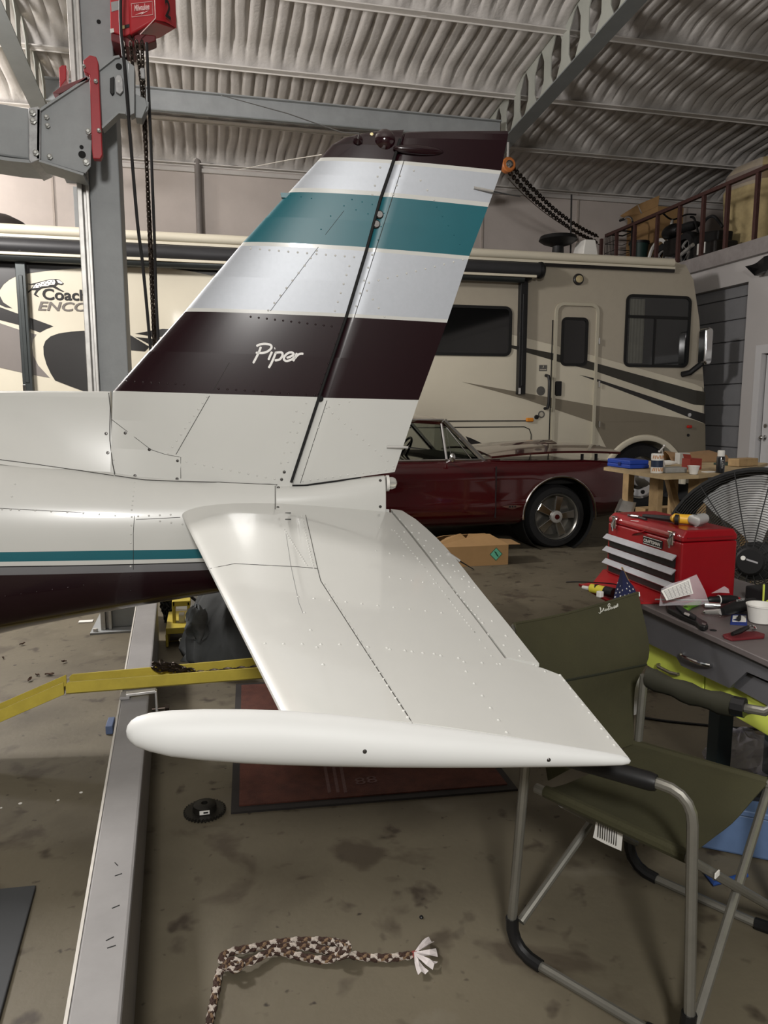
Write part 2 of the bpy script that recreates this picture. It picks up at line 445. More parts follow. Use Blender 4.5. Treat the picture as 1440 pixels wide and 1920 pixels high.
# rows: leading edge, hinge (fin side), hinge (rudder side), trailing edge, thickness factor, blunt nose, band material above the row
B0 = ((213, 892), (548, 908), (555, 909), (740, 885))
B1 = ((213, 733), (601, 745), (608, 746), (785, 750))
B2 = ((345, 585), (651, 596.5), (658, 597), (838, 605))
B3 = ((455, 455), (690, 467), (697, 468), (880, 480))
B4 = ((540, 362), (716, 372), (723, 373), (915, 388))
B5 = ((600, 297), (739, 305), (746, 306), (940, 320))
def mix(a, b, t): return tuple((p[0] + (q[0] - p[0]) * t, p[1] + (q[1] - p[1]) * t) for p, q in zip(a, b))
ROWS = [(B0, 1, .058, 0), (mix(B0, B1, .33), 1, .042, 0), (mix(B0, B1, .66), 1, .027, 0), (mix(B0, B1, .985), 1, .013, 0), (B1, 1, .006, 2),
        (mix(B1, B2, .5), 1, 0, 2), (B2, 1, 0, 0), (mix(B2, B3, .05), 1, 0, 1), (mix(B2, B3, .5), 1, 0, 1), (mix(B2, B3, .945), 1, 0, 0), (B3, 1, 0, 3),
        (mix(B3, B4, .5), 1, 0, 3), (B4, 1, 0, 0), (mix(B4, B5, .12), 1, 0, 1), (mix(B4, B5, .5), 1, 0, 1), (mix(B4, B5, .90), 1, 0, 0), (B5, 1, 0, 2),
        (((622, 272), (747, 280), (755, 281), (946, 286)), 1, 0, 2), (((645, 259), (752, 261), (761, 263), (951, 263)), .85, 0, 2),
        (((680, 250), (755, 249), (766, 251), (953, 251)), .5, 0, 2), (((705, 246.5), (757, 244), (771, 247.5), (952, 245.5)), .16, 0, 2)]
US = [0, .004, .015, .035, .07, .12, .2, .3, .42, .56, .7, .85, 1]
fin, rud = MB(), MB()
def halfrow(A, Bp, c, s0, s1, us, tf, tb, sg, le):
    out = []
    for u in us:
        s = s0 + (s1 - s0) * u
        y = naca(s, .088) * c * tf
        y = max(y, tb * (1 - .5 * s))
        p = A.lerp(Bp, u); out.append(Wd(p.x, sg * y, p.z))
    return out
for sg in (-1, 1):
    fr, rr = [], []
    for (P, tf, tb, mi) in ROWS:
        le, hl, hr, te = (L(*q) for q in P)
        c = (te - le).length
        sl, sr = (hl.x - le.x) / (te.x - le.x), (hr.x - le.x) / (te.x - le.x)
        if P is B0:
            dn = V((0, 0, -.024)); fr.append([q + dn for q in halfrow(le, hl, c, 0, sl, US, tf, tb, sg, le)])
        fr.append(halfrow(le, hl, c, 0, sl, US, tf, tb, sg, le))
        # rounded rudder nose, then the flat to the trailing edge
        nose = []
        for ds, k in ((-.035, .0), (-.033, .35), (-.022, .7), (0, .93)):
            p = hr + (te - hr).normalized() * (ds * c); nose.append(Wd(p.x, sg * max(naca(sr, .088) * c * tf, tb * .4) * k, p.z))
        rr.append(nose + halfrow(hr.lerp(te, .03), te, c, sr + .012, 1, [0, .1, .25, .45, .65, .85, 1], tf, tb * .0, sg, le))
    for mb, R in ((fin, fr), (rud, rr)):
        o = len(R) - len(ROWS)
        for i in range(len(R) - 1):
            mb.cur = ROWS[max(i - o, 0)][3]
            mb.sheet([R[i], R[i + 1]], 0)
fin.cur = rud.cur = 2
FB, RB = fin.bvh(), rud.bvh()
ob = fin.build('fin', PM, plane, 40)
ob = rud.build('rudder', PM, plane, 40)

# fuselage: stations of stripe heights read along the side
ST = [(-90, 852, 950, 1037, 1055, 1064, 1066, 1082, 1188, .31), (0, 862, 953, 1034.5, 1052.5, 1061, 1063, 1078, 1170, .285), (120, 877, 959, 1033, 1051, 1059.5, 1061.5, 1076, 1150, .25),
      (250, 895, 965, 1031, 1049, 1057, 1059, 1073, 1130, .21), (340, 901, 970, 1030, 1047.5, 1054.5, 1056.5, 1071, 1117, .18), (430, 906, 972, 1028, 1045, 1052, 1054, 1068, 1104, .15), (519, 909, 960, 1012, 1025, 1032, 1034, 1046, 1085, .115)]
fus = MB(); rings = []; band = None
for (x, *yy, w) in ST:
    zt_ = L(x, yy[0], -w * .4).z; zbm = L(x, yy[7], 0).z
    zs = [zt_] + [L(x, q, -w * .97).z for q in yy[1:7]] + [zbm]
    X = L(x, yy[2], -w).x
    lv, bd = [], []
    def seg(a, b, n, mi, ease=0):
        for i in range(n):
            t = i / n
            if ease: t = 1 - (1 - t) ** 1.7
            lv.append(a + (b - a) * t); bd.append(mi)
    seg(zs[0], zs[1], 5, 0); seg(zs[1], zs[2], 4, 0); seg(zs[2], zs[3], 1, 3); seg(zs[3], zs[4], 1, 0); seg(zs[4], zs[5], 1, 5); seg(zs[5], zs[6], 1, 4); seg(zs[6], zs[7], 9, 2, 1)
    lv.append(zs[7])
    zc = (zs[0] + zs[7]) / 2; hh = (zs[0] - zs[7]) / 2
    def wy(z):
        u = max(-1, min(1, (z - zc) / hh))
        b = w * (1 - abs(u) ** 2.5) ** (1 / 2.5)
        if u > 0: b = max(b, .056 + (w - .056) * (1 - u) ** .55 * .9)
        return b
    near = [Wd(X, -wy(z), z) for z in lv]; far = [Wd(X, wy(z), z) for z in lv]
    rings.append(near + far[::-1]); band = bd + [2] + bd[::-1] + [0]
c0 = sum(rings[0], V((0, 0, 0))) / len(rings[0])
rings.insert(0, [c0 + (p - c0) * 1.22 - EX * 1.5 for p in rings[0]])
n = len(rings[0])
for i in range(len(rings) - 1):
    for j in range(n):
        fus.cur = band[j]; k = (j + 1) % n
        fus.add([rings[i][j], rings[i][k], rings[i + 1][k], rings[i + 1][j]], [(0, 1, 2, 3)])
UB = fus.bvh()
vm = MB()   # weld the strips by rebuilding on shared rings
vm.loft(rings, cap=False)
vm.mi = [band[j] for i in range(len(rings) - 1) for j in range(n)]
vm.build('fuselage', PM, plane, 30)
# dorsal fairing ahead of the fin
dor = MB(); rings = []
for x, yb, yt, wb, wt in ((-90, 852, 733.5, .165, .020), (0, 862, 733, .14, .018), (70, 871, 733, .115, .016), (140, 881, 733.5, .085, .014), (211, 891, 734, .060, .0125)):
    z0 = L(x, yb, -wb).z - .012; z1 = L(x, yt, 0).z; X = L(x, 800, 0).x
    pr = []
    for t in (0, .06, .15, .28, .42, .56, .7, .82, .92, .97):
        pr.append((wt + (wb - wt) * (1 - t) ** 1.9 + .0, z0 + (z1 - z0) * t))
    pr.append((wt * .6, z1 - .002)); pr.append((0.0005, z1))
    rings.append([Wd(X, -y, z) for y, z in pr] + [Wd(X, y, z) for y, z in pr[::-1]])
c0 = rings[0][0]
rings.insert(0, [p - EX * 1.5 + EZ * .05 for p in rings[0]])
dor.loft(rings)
DB = dor.bvh()
dor.build('dorsal_fairing', WHITE, plane, 40)

# tail cone fairing with the white navigation lamp
tc = MB(); rings = []
for x, yt, yb, w in ((517, 910, 1000, .1), (560, 909.5, 1003, .092), (640, 901.5, 1008, .075), (700, 894.5, 1010, .058), (724, 892, 1010, .05)):
    a, b = L(x, yt, -w * .5).z, L(x, yb, -w).z; X = L(x, 940, -w).x; zc, hh = (a + b) / 2, (a - b) / 2
    ring = []
    for i in range(28):
        t = 2 * PI * i / 28; c_, s_ = math.cos(t), math.sin(t); e = 2 / 2.7
        ring.append(Wd(X, w * math.copysign(abs(c_) ** e, c_), zc + hh * math.copysign(abs(s_) ** e, s_)))
    rings.append(ring)
tc.loft(rings); TB = tc.bvh()
tc.build('tail_cone', WHITE, plane, 40, .003)
p = L(729, 906, 0)
MB().lathe([(.034, 0), (.034, .012), (.026, .014)], Wd(p.x - .012, 0, p.z), EX, 18).build('lamp_base', WPLAS, plane)
MB().lathe([(.026, 0), (.026, .016), (.02, .028), (.008, .034), (.001, .035)], Wd(p.x, 0, p.z), EX, 18).build('tail_lamp', mat('clear_lamp_glass', (225, 225, 220), .08, var=0, trans=.7), plane)

# stabilator: near half, tapered and slightly twisted
YT, YR = -1.7, -.10
rLE = L(340, 965, -.15); tLE = L(538.5, 1363, YT); tTE = L(1180, 1422, YT)
k = (YR + .15) / (YT + .15)
rLE = rLE.lerp(tLE, k)
slope_r = -.061
def TEroot(xr): return V((xr, YR, rLE.z + slope_r * (xr - rLE.x)))
def Spt(v, s, xr):
    a = rLE.lerp(tLE, v); b = TEroot(xr).lerp(tTE, v); return a.lerp(b, s)
def invS(px, py, xr):
    """span and chord fraction of the stabilator point seen at a pixel"""
    lo, hi = -.15, 1.15
    for _ in range(50):
        v = (lo + hi) / 2; c = YR + (YT - YR) * v; q = L(px, py, c)
        a = rLE.lerp(tLE, v); b = TEroot(xr).lerp(tTE, v)
        s = (q.x - a.x) / (b.x - a.x); zz = a.z + (b.z - a.z) * s
        if q.z < zz: lo = v
        else: hi = v
    return v, s
best = min((abs(invS(1052, 1266, xr)[1] - 1), xr) for xr in [.1 + .005 * i for i in range(80)])
XR = best[1]
vt, sh1 = invS(948, 1244, XR)
HP = [(730, 962), (747, 983), (762, 1000), (808, 1059), (853, 1118), (901, 1180), (948, 1244)]
hinge = [invS(*q, XR) for q in HP]
def hs(v):
    for (a, s), (b, r) in zip(hinge, hinge[1:]):
        if v <= b or (b, r) == hinge[-1]: return s + (r - s) * (v - a) / (b - a)
TEB = [invS(*q, XR) for q in ((723, 928), (785, 981), (827, 1019), (862, 1059), (893, 1100), (960, 1182), (1018, 1256))]
def tabs(v):
    for (a, s), (b, r) in zip(TEB, TEB[1:]):
        if v <= b or (b, r) == TEB[-1]: return s + (r - s) * (v - a) / (b - a)
print('STAB', XR, vt, sh1, hinge, TEB)
SU = [0, .003, .012, .03, .06, .1, .16, .24, .34, .46, .6, .75, .9, 1]
def srow(v, s1, us=SU, s0=0, gap=0):
    c = (Spt(v, 1, XR) - Spt(v, 0, XR)).length
    tf = .095
    top, bot = [], []
    for u in us:
        s = s0 + (s1 - s0) * u; p = Spt(v, s, XR); h = naca(s, tf) * c
        top.append(Wd(p.x, p.y, p.z + h)); bot.append(Wd(p.x, p.y, p.z - h))
    return top, bot
stab = MB()
def slab(mb, vs, f1, us=SU, f0=lambda v: 0):
    rings = []
    for v in vs:
        t, b = srow(v, f1(v), us, f0(v)); rings.append(t + b[::-1])
    mb.loft(rings)
v0 = -.03
VS = [v0 + (vt - v0) * i / 12 for i in range(13)]
slab(stab, VS, lambda v: hs(max(v, hinge[0][0])) - .004)
vo = [vt + (1 - vt) * i / 8 for i in range(9)]
corner = invS(1018, 1256, XR)[0]; vcor = invS(1052, 1266, XR)[0]
def outer(v):
    e0 = hs(vt)
    pts = [(vt, e0), (corner, invS(1018, 1256, XR)[1]), (vcor, 1.0), (1, 1.0)]
    for (a, s), (b, r) in zip(pts, pts[1:]):
        if v <= b: return s + (r - s) * (v - a) / max(b - a, 1e-6)
    return 1.0
vo = sorted(set(vo + [corner, vcor]))
slab(stab, [v for v in vo if v >= vt], outer)
SB = stab.bvh()
stab.build('stabilator', WHITE, plane, 30)
# far half, mirrored
far = MB(); rings = []
for v in VS + vo[1:]:
    t, b = srow(v, hs(max(v, hinge[0][0])) if v <= vt else 1.0)
    r = t + b[::-1]; rings.append([p - EY * 2 * (p - PO).dot(EY) for p in r])
far.loft(rings)
far.build('stabilator', WHITE, plane, 30)
tab = MB()
slab(tab, [invS(735, 962, XR)[0] + (vt - .004 - invS(735, 962, XR)[0]) * i / 12 for i in range(13)], lambda v: tabs(v), [0, .1, .25, .5, .75, 1], lambda v: hs(v) + .006)
KB = tab.bvh()
tab.build('trim_tab', WHITE, plane, 30)
# tip fairing
tip = MB(); rings = []
TX = [(236.5, 1370, 1371), (239, 1360, 1382), (245, 1352, 1390), (256, 1345, 1398), (280, 1338.5, 1406), (320, 1334.5, 1415), (380, 1332.5, 1422), (460, 1332.5, 1428), (525, 1334, 1431), (620, 1341, 1433.5), (720, 1352, 1435), (820, 1364.5, 1436), (920, 1378, 1436.5),
      (1010, 1391, 1436), (1080, 1402, 1435.5), (1130, 1410, 1435), (1165, 1416, 1434), (1178, 1420, 1432), (1182, 1425, 1428)]
for x, a, b in TX:
    A, Bq = L(x, a, YT - .012), L(x, b, YT - .012); zc, hh = (A.z + Bq.z) / 2, (A.z - Bq.z) / 2; w = min(hh, .045) * .95
    rings.append([Wd(A.x, YT - .012 + w * math.cos(2 * PI * i / 28), zc + hh * math.sin(2 * PI * i / 28)) for i in range(28)])
tip.loft(rings); EB = tip.bvh()
tip.build('tip_fairing', SATIN, plane, 50)

ALL = [FB, RB, UB, DB, TB, SB, KB, EB]
def hit(px, py, bv=None):
    d = ray(px, py).normalized(); best = None
    for b in (bv or ALL):
        r = b.ray_cast(CAM, d)
        if r[0] is not None and (best is None or r[3] < best[2]):
            n = r[1] if r[1].dot(d) < 0 else -r[1]
            best = (r[0], n, r[3])
    return best
def dense(pts, step):
    out = []
    for a, b in zip(pts, pts[1:]):
        n = max(1, int(math.hypot(b[0] - a[0], b[1] - a[1]) / step))
        out += [(a[0] + (b[0] - a[0]) * i / n, a[1] + (b[1] - a[1]) * i / n) for i in range(n)]
    return out + [pts[-1]]
def seam(pts, r=.0012, bv=None, m=SEAM, name='panel_seam', step=14):
    q = [hit(*p, bv) for p in dense(pts, step)]; q = [h[0] + h[1] * r * .8 for h in q if h]
    if len(q) > 1: MB().tube(q, r, 5).build(name, m, plane)
def rivline(mb, a, b, n, bv=None, r=.0046):
    for i in range(n):
        t = i / max(n - 1, 1); h = hit(a[0] + (b[0] - a[0]) * t, a[1] + (b[1] - a[1]) * t, bv)
        if h: rivet(mb, h[0], h[1], r)
def rivet(mb, p, n, r=.0036):
    a = n.orthogonal().normalized(); b = n.cross(a)
    vs = [p + (a * math.cos(PI * i / 3) + b * math.sin(PI * i / 3)) * r for i in range(6)]
    vs += [p + (a * math.cos(PI * i / 3) + b * math.sin(PI * i / 3)) * r * .55 + n * r * .6 for i in range(6)]
    fs = [(i, (i + 1) % 6, 6 + (i + 1) % 6, 6 + i) for i in range(6)] + [tuple(range(6, 12))]
    mb.add(vs, fs)
def rivets(lines, mats, name, bv=None, r=.0046):
    mb = MB()
    for a, b, n in lines: rivline(mb, a, b, n, bv, r)
    mb.build(name, mats, plane, 60, kind='stuff')
# panel seams
seam([(204, 737), (207, 765), (206, 800), (206, 825), (211, 868), (215, 890)], .0018)
seam([(393, 742), (330, 852)]); seam([(210, 787), (283, 843), (310, 852), (337, 857)], .001); seam([(339, 857), (339, 897)], .0012)
seam([(215, 892), (270, 900), (340, 903), (430, 905), (520, 909)], .0016); seam([(0, 862), (70, 871), (140, 881), (213, 892)], .0015)
seam([(516, 911), (516, 955)], .0014); seam([(252, 965), (250, 1000), (250, 1068)], .001); seam([(0, 953), (247, 966)], .001); seam([(255, 974), (338, 970)], .001)
seam([(597, 463), (507, 583)], .001); seam([(645, 395), (610, 440)], .0008); seam([(430, 680), (400, 732)], .0008)
seam([(758, 300), (664, 596)], .0014); seam([(613, 751), (563, 906)], .0012); seam([(660, 604), (616, 744)], .001, m=MAROON)
seam([(573, 966), (595, 1065), (601, 1089), (640, 1150), (681, 1214), (773, 1356)], .0011)
seam([(395, 1066), (440, 1057), (560, 1063), (595, 1066)], .0008); seam([(536, 1000), (545, 1060), (560, 1130), (568, 1150)], .0007, m=GREYP)
seam([(548, 910), (575, 911), (640, 902), (695, 893)], .0035, m=GAP)
seam([(750, 262), (736, 306), (713, 373), (687, 468), (648, 597), (598, 745), (546, 904)], .0062, bv=[FB], m=GAP, name='hinge_gap', step=6)
# rivets
rivets([((388, 744), (315, 850), 10), ((350, 866), (515, 898), 11), ((556, 771), (527, 868), 6), ((574, 756), (540, 866), 7), ((213, 862), (213, 862), 1),
        ((470, 466), (664, 482), 12), ((594, 470), (503, 582), 9), ((655, 499), (628, 583), 6), ((713, 314), (698, 365), 4)], WHITE, 'fin_rivets', [FB])
rivets([((222, 714), (345, 721), 9), ((410, 729), (590, 741), 12), ((470, 594), (622, 612), 11), ((636, 626), (596, 738), 7)], MAROON, 'fin_rivets', [FB])
rivets([((660, 374), (717, 388), 4), ((645, 386), (690, 401), 3), ((602, 430), (620, 405), 2), ((584, 372), (545, 366), 3)], TEAL, 'fin_rivets', [FB], .003)
rivets([((750, 330), (738, 365), 3), ((776, 320), (814, 375), 4), ((698, 478), (668, 574), 5), ((692, 530), (868, 487), 11), ((688, 545), (721, 594), 4), ((612, 765), (738, 874), 12), ((608, 772), (566, 890), 5), ((617, 763), (655, 753), 3), ((568, 902), (737, 880), 13)], WHITE, 'rudder_rivets', [RB])
rivets([((819, 388), (862, 458), 5), ((720, 400), (709, 450), 3)], TEAL, 'rudder_rivets', [RB], .003)
rivets([((4, 955), (36, 956), 3), ((66, 957), (216, 967), 6), ((247, 969), (245, 1018), 4), ((252, 905), (247, 956), 7), ((259, 968), (320, 965), 4), ((300, 977), (342, 983), 3), ((245, 1062), (245, 1062), 1), ((28, 908), (22, 931), 2)], WHITE, 'fuselage_rivets', [UB], .004)
rivets([((10, 1118), (245, 1085), 9), ((245, 1080), (245, 1108), 2)], MAROON, 'fuselage_rivets', [UB], .003)
SR = [((705, 1033), (809, 1051), 5), ((731, 1082), (814, 1095), 5), ((559, 1119), (828, 1149), 10), ((497, 1207), (672, 1209), 6), ((690, 1213), (814, 1226), 4), ((726, 1215), (860, 1234), 5), ((870, 1241), (938, 1245), 3), ((874, 1259), (950, 1373), 6),
      ((608, 1095), (765, 1345), 22), ((566, 968), (588, 1065), 20), ((533, 993), (575, 1060), 18), ((571, 1149), (606, 1246), 4), ((1022, 1259), (1050, 1266), 2), ((1058, 1276), (1152, 1397), 9), ((712, 990), (804, 1005), 5)]
rivets(SR, WHITE, 'stabilator_rivets', [SB], .004)
rivets([((x - 12, y + 5), (x2 - 12, y2 + 5), n) for (x, y), (x2, y2), n in (((752, 990), (808, 1059), 14), ((808, 1059), (853, 1118), 9), ((853, 1118), (901, 1180), 12), ((901, 1180), (944, 1240), 5))], WHITE, 'stabilator_rivets', [SB], .003)
rivets([((738, 962), (830, 1060), 9), ((772, 985), (880, 1100), 9), ((820, 1055), (1000, 1247), 8), ((815, 1068), (905, 1168), 14), ((915, 1190), (1005, 1250), 4), ((850, 1060), (890, 1102), 5)], WHITE, 'tab_rivets', [KB], .004)
for x, y in ((199, 813), (202, 849), (235, 812), (280, 843), (333, 864), (253, 892), (332, 898), (533, 885), (528, 899), (522, 914), (521, 951), (713, 901), (713, 950), (684, 1409), (1029, 1425)):
    h = hit(x, y)
    if h:
        r = .0062 if y < 1300 else .0042
        MB().lathe([(r, 0), (r, r * .25), (r * .7, r * .55), (r * .25, r * .6), (.0003, r * .35)], h[0] - h[1] * .0005, h[1], 12).build('screw', SCREW, plane)
# hinge brackets in the gap
for x, y, s in ((712, 402, 1), (706, 420, 1), (601, 747, .8)):
    h = hit(x - 6, y, [FB])
    if h: MB().lathe([(.016 * s, -.02), (.016 * s, .002), (.012 * s, .006), (.001, .006)], h[0] + EX * .012, h[1], 14).build('hinge_bracket', SCREW if s == 1 else GAP, plane)
# the word on the fin: brushed strokes
LT = mat('white_lettering', (228, 226, 222), .45, var=0)
def stroke(pts, w, mb, bv):
    q = spl([(x, y, 0) for x, y in pts], 6)
    q = [(460 + p.x / 10.286, 620 + p.y / 10.286) for p in q]
    rows = []
    for i, (x, y) in enumerate(q):
        a, b = q[max(i - 1, 0)], q[min(i + 1, len(q) - 1)]; dx, dy = b[0] - a[0], b[1] - a[1]; l = math.hypot(dx, dy) or 1
        e = .55 if i in (0, len(q) - 1) else 1
        r = []
        for k in (-1, -.5, 0, .5, 1):
            h = hit(x - dy / l * w * k * e, y + dx / l * w * k * e, bv); r.append(h[0] + h[1] * .0012)
        rows.append(r)
    mb.sheet(rows, 0)
wd = MB()
for s in ([(300, 310), (280, 370), (235, 470), (150, 630)], [(212, 298), (300, 262), (400, 255), (490, 280), (500, 335), (430, 400), (330, 430), (200, 425)], [(515, 405), (480, 480), (445, 565)], [(560, 345), (575, 340)],
          [(592, 415), (550, 520), (500, 630), (450, 720)], [(570, 430), (640, 420), (705, 425), (715, 480), (660, 555), (565, 575)],
          [(795, 525), (880, 495), (930, 455), (900, 422), (830, 430), (760, 490), (745, 555), (800, 585), (900, 550), (950, 500)], [(995, 430), (960, 510), (920, 590)], [(950, 540), (1010, 470), (1070, 445), (1120, 448)]):
    stroke(s, 2.1, wd, [FB])
wd.build('fin_lettering', LT, plane, 0)
# aerials, beacon and static wicks
def plane_tube(name, pix, r, m, c=-.02, n=6):
    MB().tube([Wd(*(L(x, y, c))) for x, y in pix], r, n).build(name, m, plane)
a = hit(671, 264, [FB])
MB().lathe([(.02, 0), (.018, .012), (.006, .022), (.001, .024)], a[0] - EY * 0, -EY, 12).build('aerial_base', MAROON, plane)
MB().tube([a[0] - EY * .02, a[0] - EY * .045 + EZ * .012, Wd(*L(640, 248, -.10)), Wd(*L(540, 213, -.22)), Wd(*L(416, 179, -.38))], [.004, .003, .0022, .0018, .0012], 6).build('whip_aerial', mat('aerial_grey', (96, 94, 92), .5, var=0), plane)
b = L(603, 290, 0); MB().tube([Wd(*b), Wd(*L(540, 300, .25)), Wd(*L(448, 318, .7))], [.002, .0015, .001], 6).build('wire_aerial', mat('aerial_white', (190, 184, 172), .5, var=0), plane)
h = hit(722, 262, [FB])
MB().lathe([(.04, -.005), (.04, .002), (.034, .010), (.024, .017), (.012, .021), (.001, .022)], h[0], -EY, 20).build('beacon', mat('dark_beacon_glass', (34, 12, 18), .08, var=0, coat=1), plane)
MB().ball(Wd(*L(785, 282, -.03)), .1, 10, (1.05, .2, .2)).build('balance_fairing', MAROON, plane)
for (x, y, e, f) in ((888, 352, (925, 359), (976, 369)), (725, 838, (765, 839), (800, 842)), (838, 1038, (862, 1052), (889, 1068))):
    h = hit(x, y)
    if not h: continue
    c = L(e[0], e[1], (h[0] - PO).dot(EY) - .004); c2 = L(f[0], f[1], (h[0] - PO).dot(EY) - .01)
    MB().tube([h[0] + h[1] * .004, Wd(*c)], .0055, 8).build('static_wick', STEEL, plane)
    MB().tube([Wd(*c), Wd(*c2)], [.003, .0015], 6).build('static_wick', BLACK, plane)
h = hit(697, 252, [FB]); MB().lathe([(.007, 0), (.006, .004), (.001, .005)], h[0], -EY, 10).build('fin_marker_lamp', mat('cream_lens', (235, 220, 160), .3, var=0), plane)
MB().prism([Wd(*L(x, y, -.012)) for x, y in ((526, 361), (545, 362), (543, 371), (528, 370))], EY * .024).build('leading_edge_strip', TEAL, plane, 0)
for (x, y) in ((540, 962), (540, 974)):
    h = hit(x, y, [SB])
    if h: MB().box(h[0] + h[1] * .001, (.022, .005, .002), Matrix.Rotation(TH, 3, 'Z')).build('slot_mark', GAP, plane, 0)
# ================================================================ the motor coach along the back wall
RY = 9.0
RVC = mat('coach_cream_gelcoat', (204, 197, 178), .5, var=.03, scale=2, coat=.05)
RVT = mat('coach_taupe_paint', (120, 112, 96), .35, var=.03, coat=.3)
RVU = mat('coach_upper_taupe', (166, 158, 142), .35, var=.03, coat=.3)
RVG = mat('coach_grey_paint', (120, 114, 110), .35, var=.03, coat=.3)
RVD = mat('coach_charcoal_paint', (29, 27, 26), .35, var=.05, coat=.3)
RVB = mat('coach_dark_olive_stripe', (44, 42, 34), .35, var=.05, coat=.3)
rv = thing('motor_coach', 'cream motor coach with dark swooping stripes parked along the back wall', 'motorhome', (2, 10.25, 0))
def rp(x, y, d=0.0): return ony(x, y, RY - d)
def rx(x, y): p = rp(x, y); return p.x, p.z
prof = [(-6.0, .42), (6.52, .42)] + [rx(*q) for q in ((1324, 840), (1323, 740), (1320, 680), (1314, 600), (1306, 545), (1295, 512), (1279, 493), (1258, 483))] + [(-6.0, 3.35)]
m = MB(); m.prism([(x, RY, z) for x, z in prof], (0, 2.5, 0))
body = m.build('body', RVC, rv, 30, .05)
wc = rx(1206, 905)
cut(body, MB().lathe([(.58, -.4), (.58, .55)], (wc[0], RY, wc[1]), (0, 1, 0), 40))
cut(body, MB().lathe([(.58, -.4), (.58, .55)], (-3.6, RY, wc[1]), (0, 1, 0), 40))
def decal(name, pts, m, d=.004, curve=False):
    P_ = [rp(x, y) for x, y in pts]
    if curve: P_ = spl(P_, 5, True)
    return MB().prism([(p.x, RY - d, p.z) for p in P_], (0, d - .0005, 0)).build(name, m, rv, 0)
def c4(pts): return [(x / 3, 360 + y / 3) for x, y in pts]
def c6(pts): return [(1080 + x / 4, 420 + y / 4) for x, y in pts]
# upper taupe band, stripes
decal('upper_band', [(560, 487), (1285, 496), (1300, 525), (1311, 600), (1320, 728), (1302, 720), (1117, 668), (1030, 645), (958, 627), (700, 590), (520, 590)], RVU, .002)
decal('stripe', [(958, 647), (1040, 663), (1100, 676), (1117, 681), (1302, 731.5), (1322, 735), (1322, 760), (1300, 758.5), (1110, 694), (1052, 680), (958, 652.5)], RVB, .005)
decal('stripe', [(1087, 703), (1117, 710), (1300, 770), (1322, 776), (1322, 794), (1300, 786), (1200, 746)], RVD, .005)
arch = [(wc[0] + .64 * math.cos(rad(a)), wc[1] + .64 * math.sin(rad(a))) for a in range(0, 150, 8)]
tp = [rp(x, y) for x, y in ((1113, 792), (985, 749), (866, 716), (1080, 754), (1113, 760), (1300, 787), (1322, 795), (1323, 905))]
MB().prism([(p.x, RY - .003, p.z) for p in tp] + [(wc[0] + .65, RY - .003, tp[-1].z)] + [(x, RY - .003, z) for x, z in arch], (0, .0025, 0)).build('lower_sweep', RVT, rv, 0)
# left end livery
decal('dark_band', c4([(-900, 372), (0, 365), (700, 372), (1320, 385), (1270, 440), (1190, 470), (1080, 447), (960, 430), (820, 424), (680, 423), (455, 430), (350, 436), (250, 445), (160, 458), (90, 474), (50, 495), (20, 520), (0, 550), (-60, 560), (-900, 560)]), RVD, .003)
decal('leaf', c4([(-300, 570), (0, 585), (18, 620), (70, 655), (30, 648), (0, 634), (-300, 600)]), RVD, .004)
decal('swoosh', c4([(-400, 580), (0, 648), (100, 684), (200, 718), (300, 755), (258, 772), (225, 790), (100, 746), (0, 720), (-400, 640)]), RVD, .004)
decal('grey_sweep', c4([(-400, 680), (0, 738), (100, 772), (205, 802), (185, 830), (180, 870), (188, 920), (215, 975), (280, 1045), (150, 1022), (0, 988), (-400, 930)]), RVG, .004)
decal('dark_sweep', c4([(540, 783), (470, 781), (400, 785), (330, 796), (285, 812), (256, 838), (244, 870), (246, 915), (262, 970), (285, 1020), (310, 1060), (400, 1095), (475, 1122), (560, 1150), (720, 1150), (700, 1010), (735, 968), (560, 900), (735, 890), (815, 897), (840, 870), (735, 806), (640, 792)]), RVD, .005)
decal('wedge', c4([(760, 797), (840, 782), (915, 770), (1010, 775), (885, 822), (815, 805)]), RVD, .004)
decal('wedge', c4([(760, 815), (900, 830), (1010, 860), (850, 862)]), RVD, .004)
# lettering and the running hound emblem
INK = mat('black_lettering', (9, 8, 8), .6, var=0)
a = rp(79, 564.5, .008); b = rp(219, 570, .008)
letters('lettering', 'Coachmen', rp(80, 562, .006), V((1, 0, 0)), V((0, 0, 1)), (b - a).length, .122, INK, rv, bold=.024)
letters('lettering', 'ENCORE', rp(71, 582, .006), V((1, 0, 0)), V((0, 0, 1)), (rp(205, 587, .006) - rp(71, 582, .006)).length, .098, mat('grey_lettering', (104, 98, 92), .4, var=.2, scale=30), rv, shear=.25, bold=.025)
def ce(pts): return [(40 + x / 10.286, 500 + y / 10.286) for x, y in pts]
def emb(name, pts, m, d): decal(name, ce(pts), m, d)
emb('hound_emblem', [(80, 325), (180, 335), (330, 300), (450, 270), (570, 240), (680, 240), (740, 255), (820, 325), (780, 352), (700, 340), (660, 375), (760, 440), (830, 480), (790, 482), (690, 440), (600, 395), (520, 400), (400, 415), (330, 460), (280, 530), (340, 578), (320, 585), (240, 540), (290, 450), (200, 450), (100, 545), (30, 545), (90, 520), (190, 430), (230, 370), (270, 345), (180, 350)], INK, .007)
emb('hound_coat', [(290, 330), (430, 290), (560, 255), (640, 255), (660, 300), (640, 350), (560, 350), (520, 375), (400, 380), (330, 410), (250, 415), (220, 420), (250, 370)], mat('emblem_white', (222, 220, 214), .5, var=0), .009)
rng = random.Random(3)
for x, y in ((320, 345), (370, 325), (420, 345), (455, 315), (500, 340), (540, 290), (580, 320), (610, 280), (350, 385), (480, 285), (270, 395)):
    emb('hound_spot', [(x + 13 * math.cos(k), y + 11 * math.sin(k)) for k in (0, 1.05, 2.1, 3.14, 4.2, 5.25)], INK, .010)
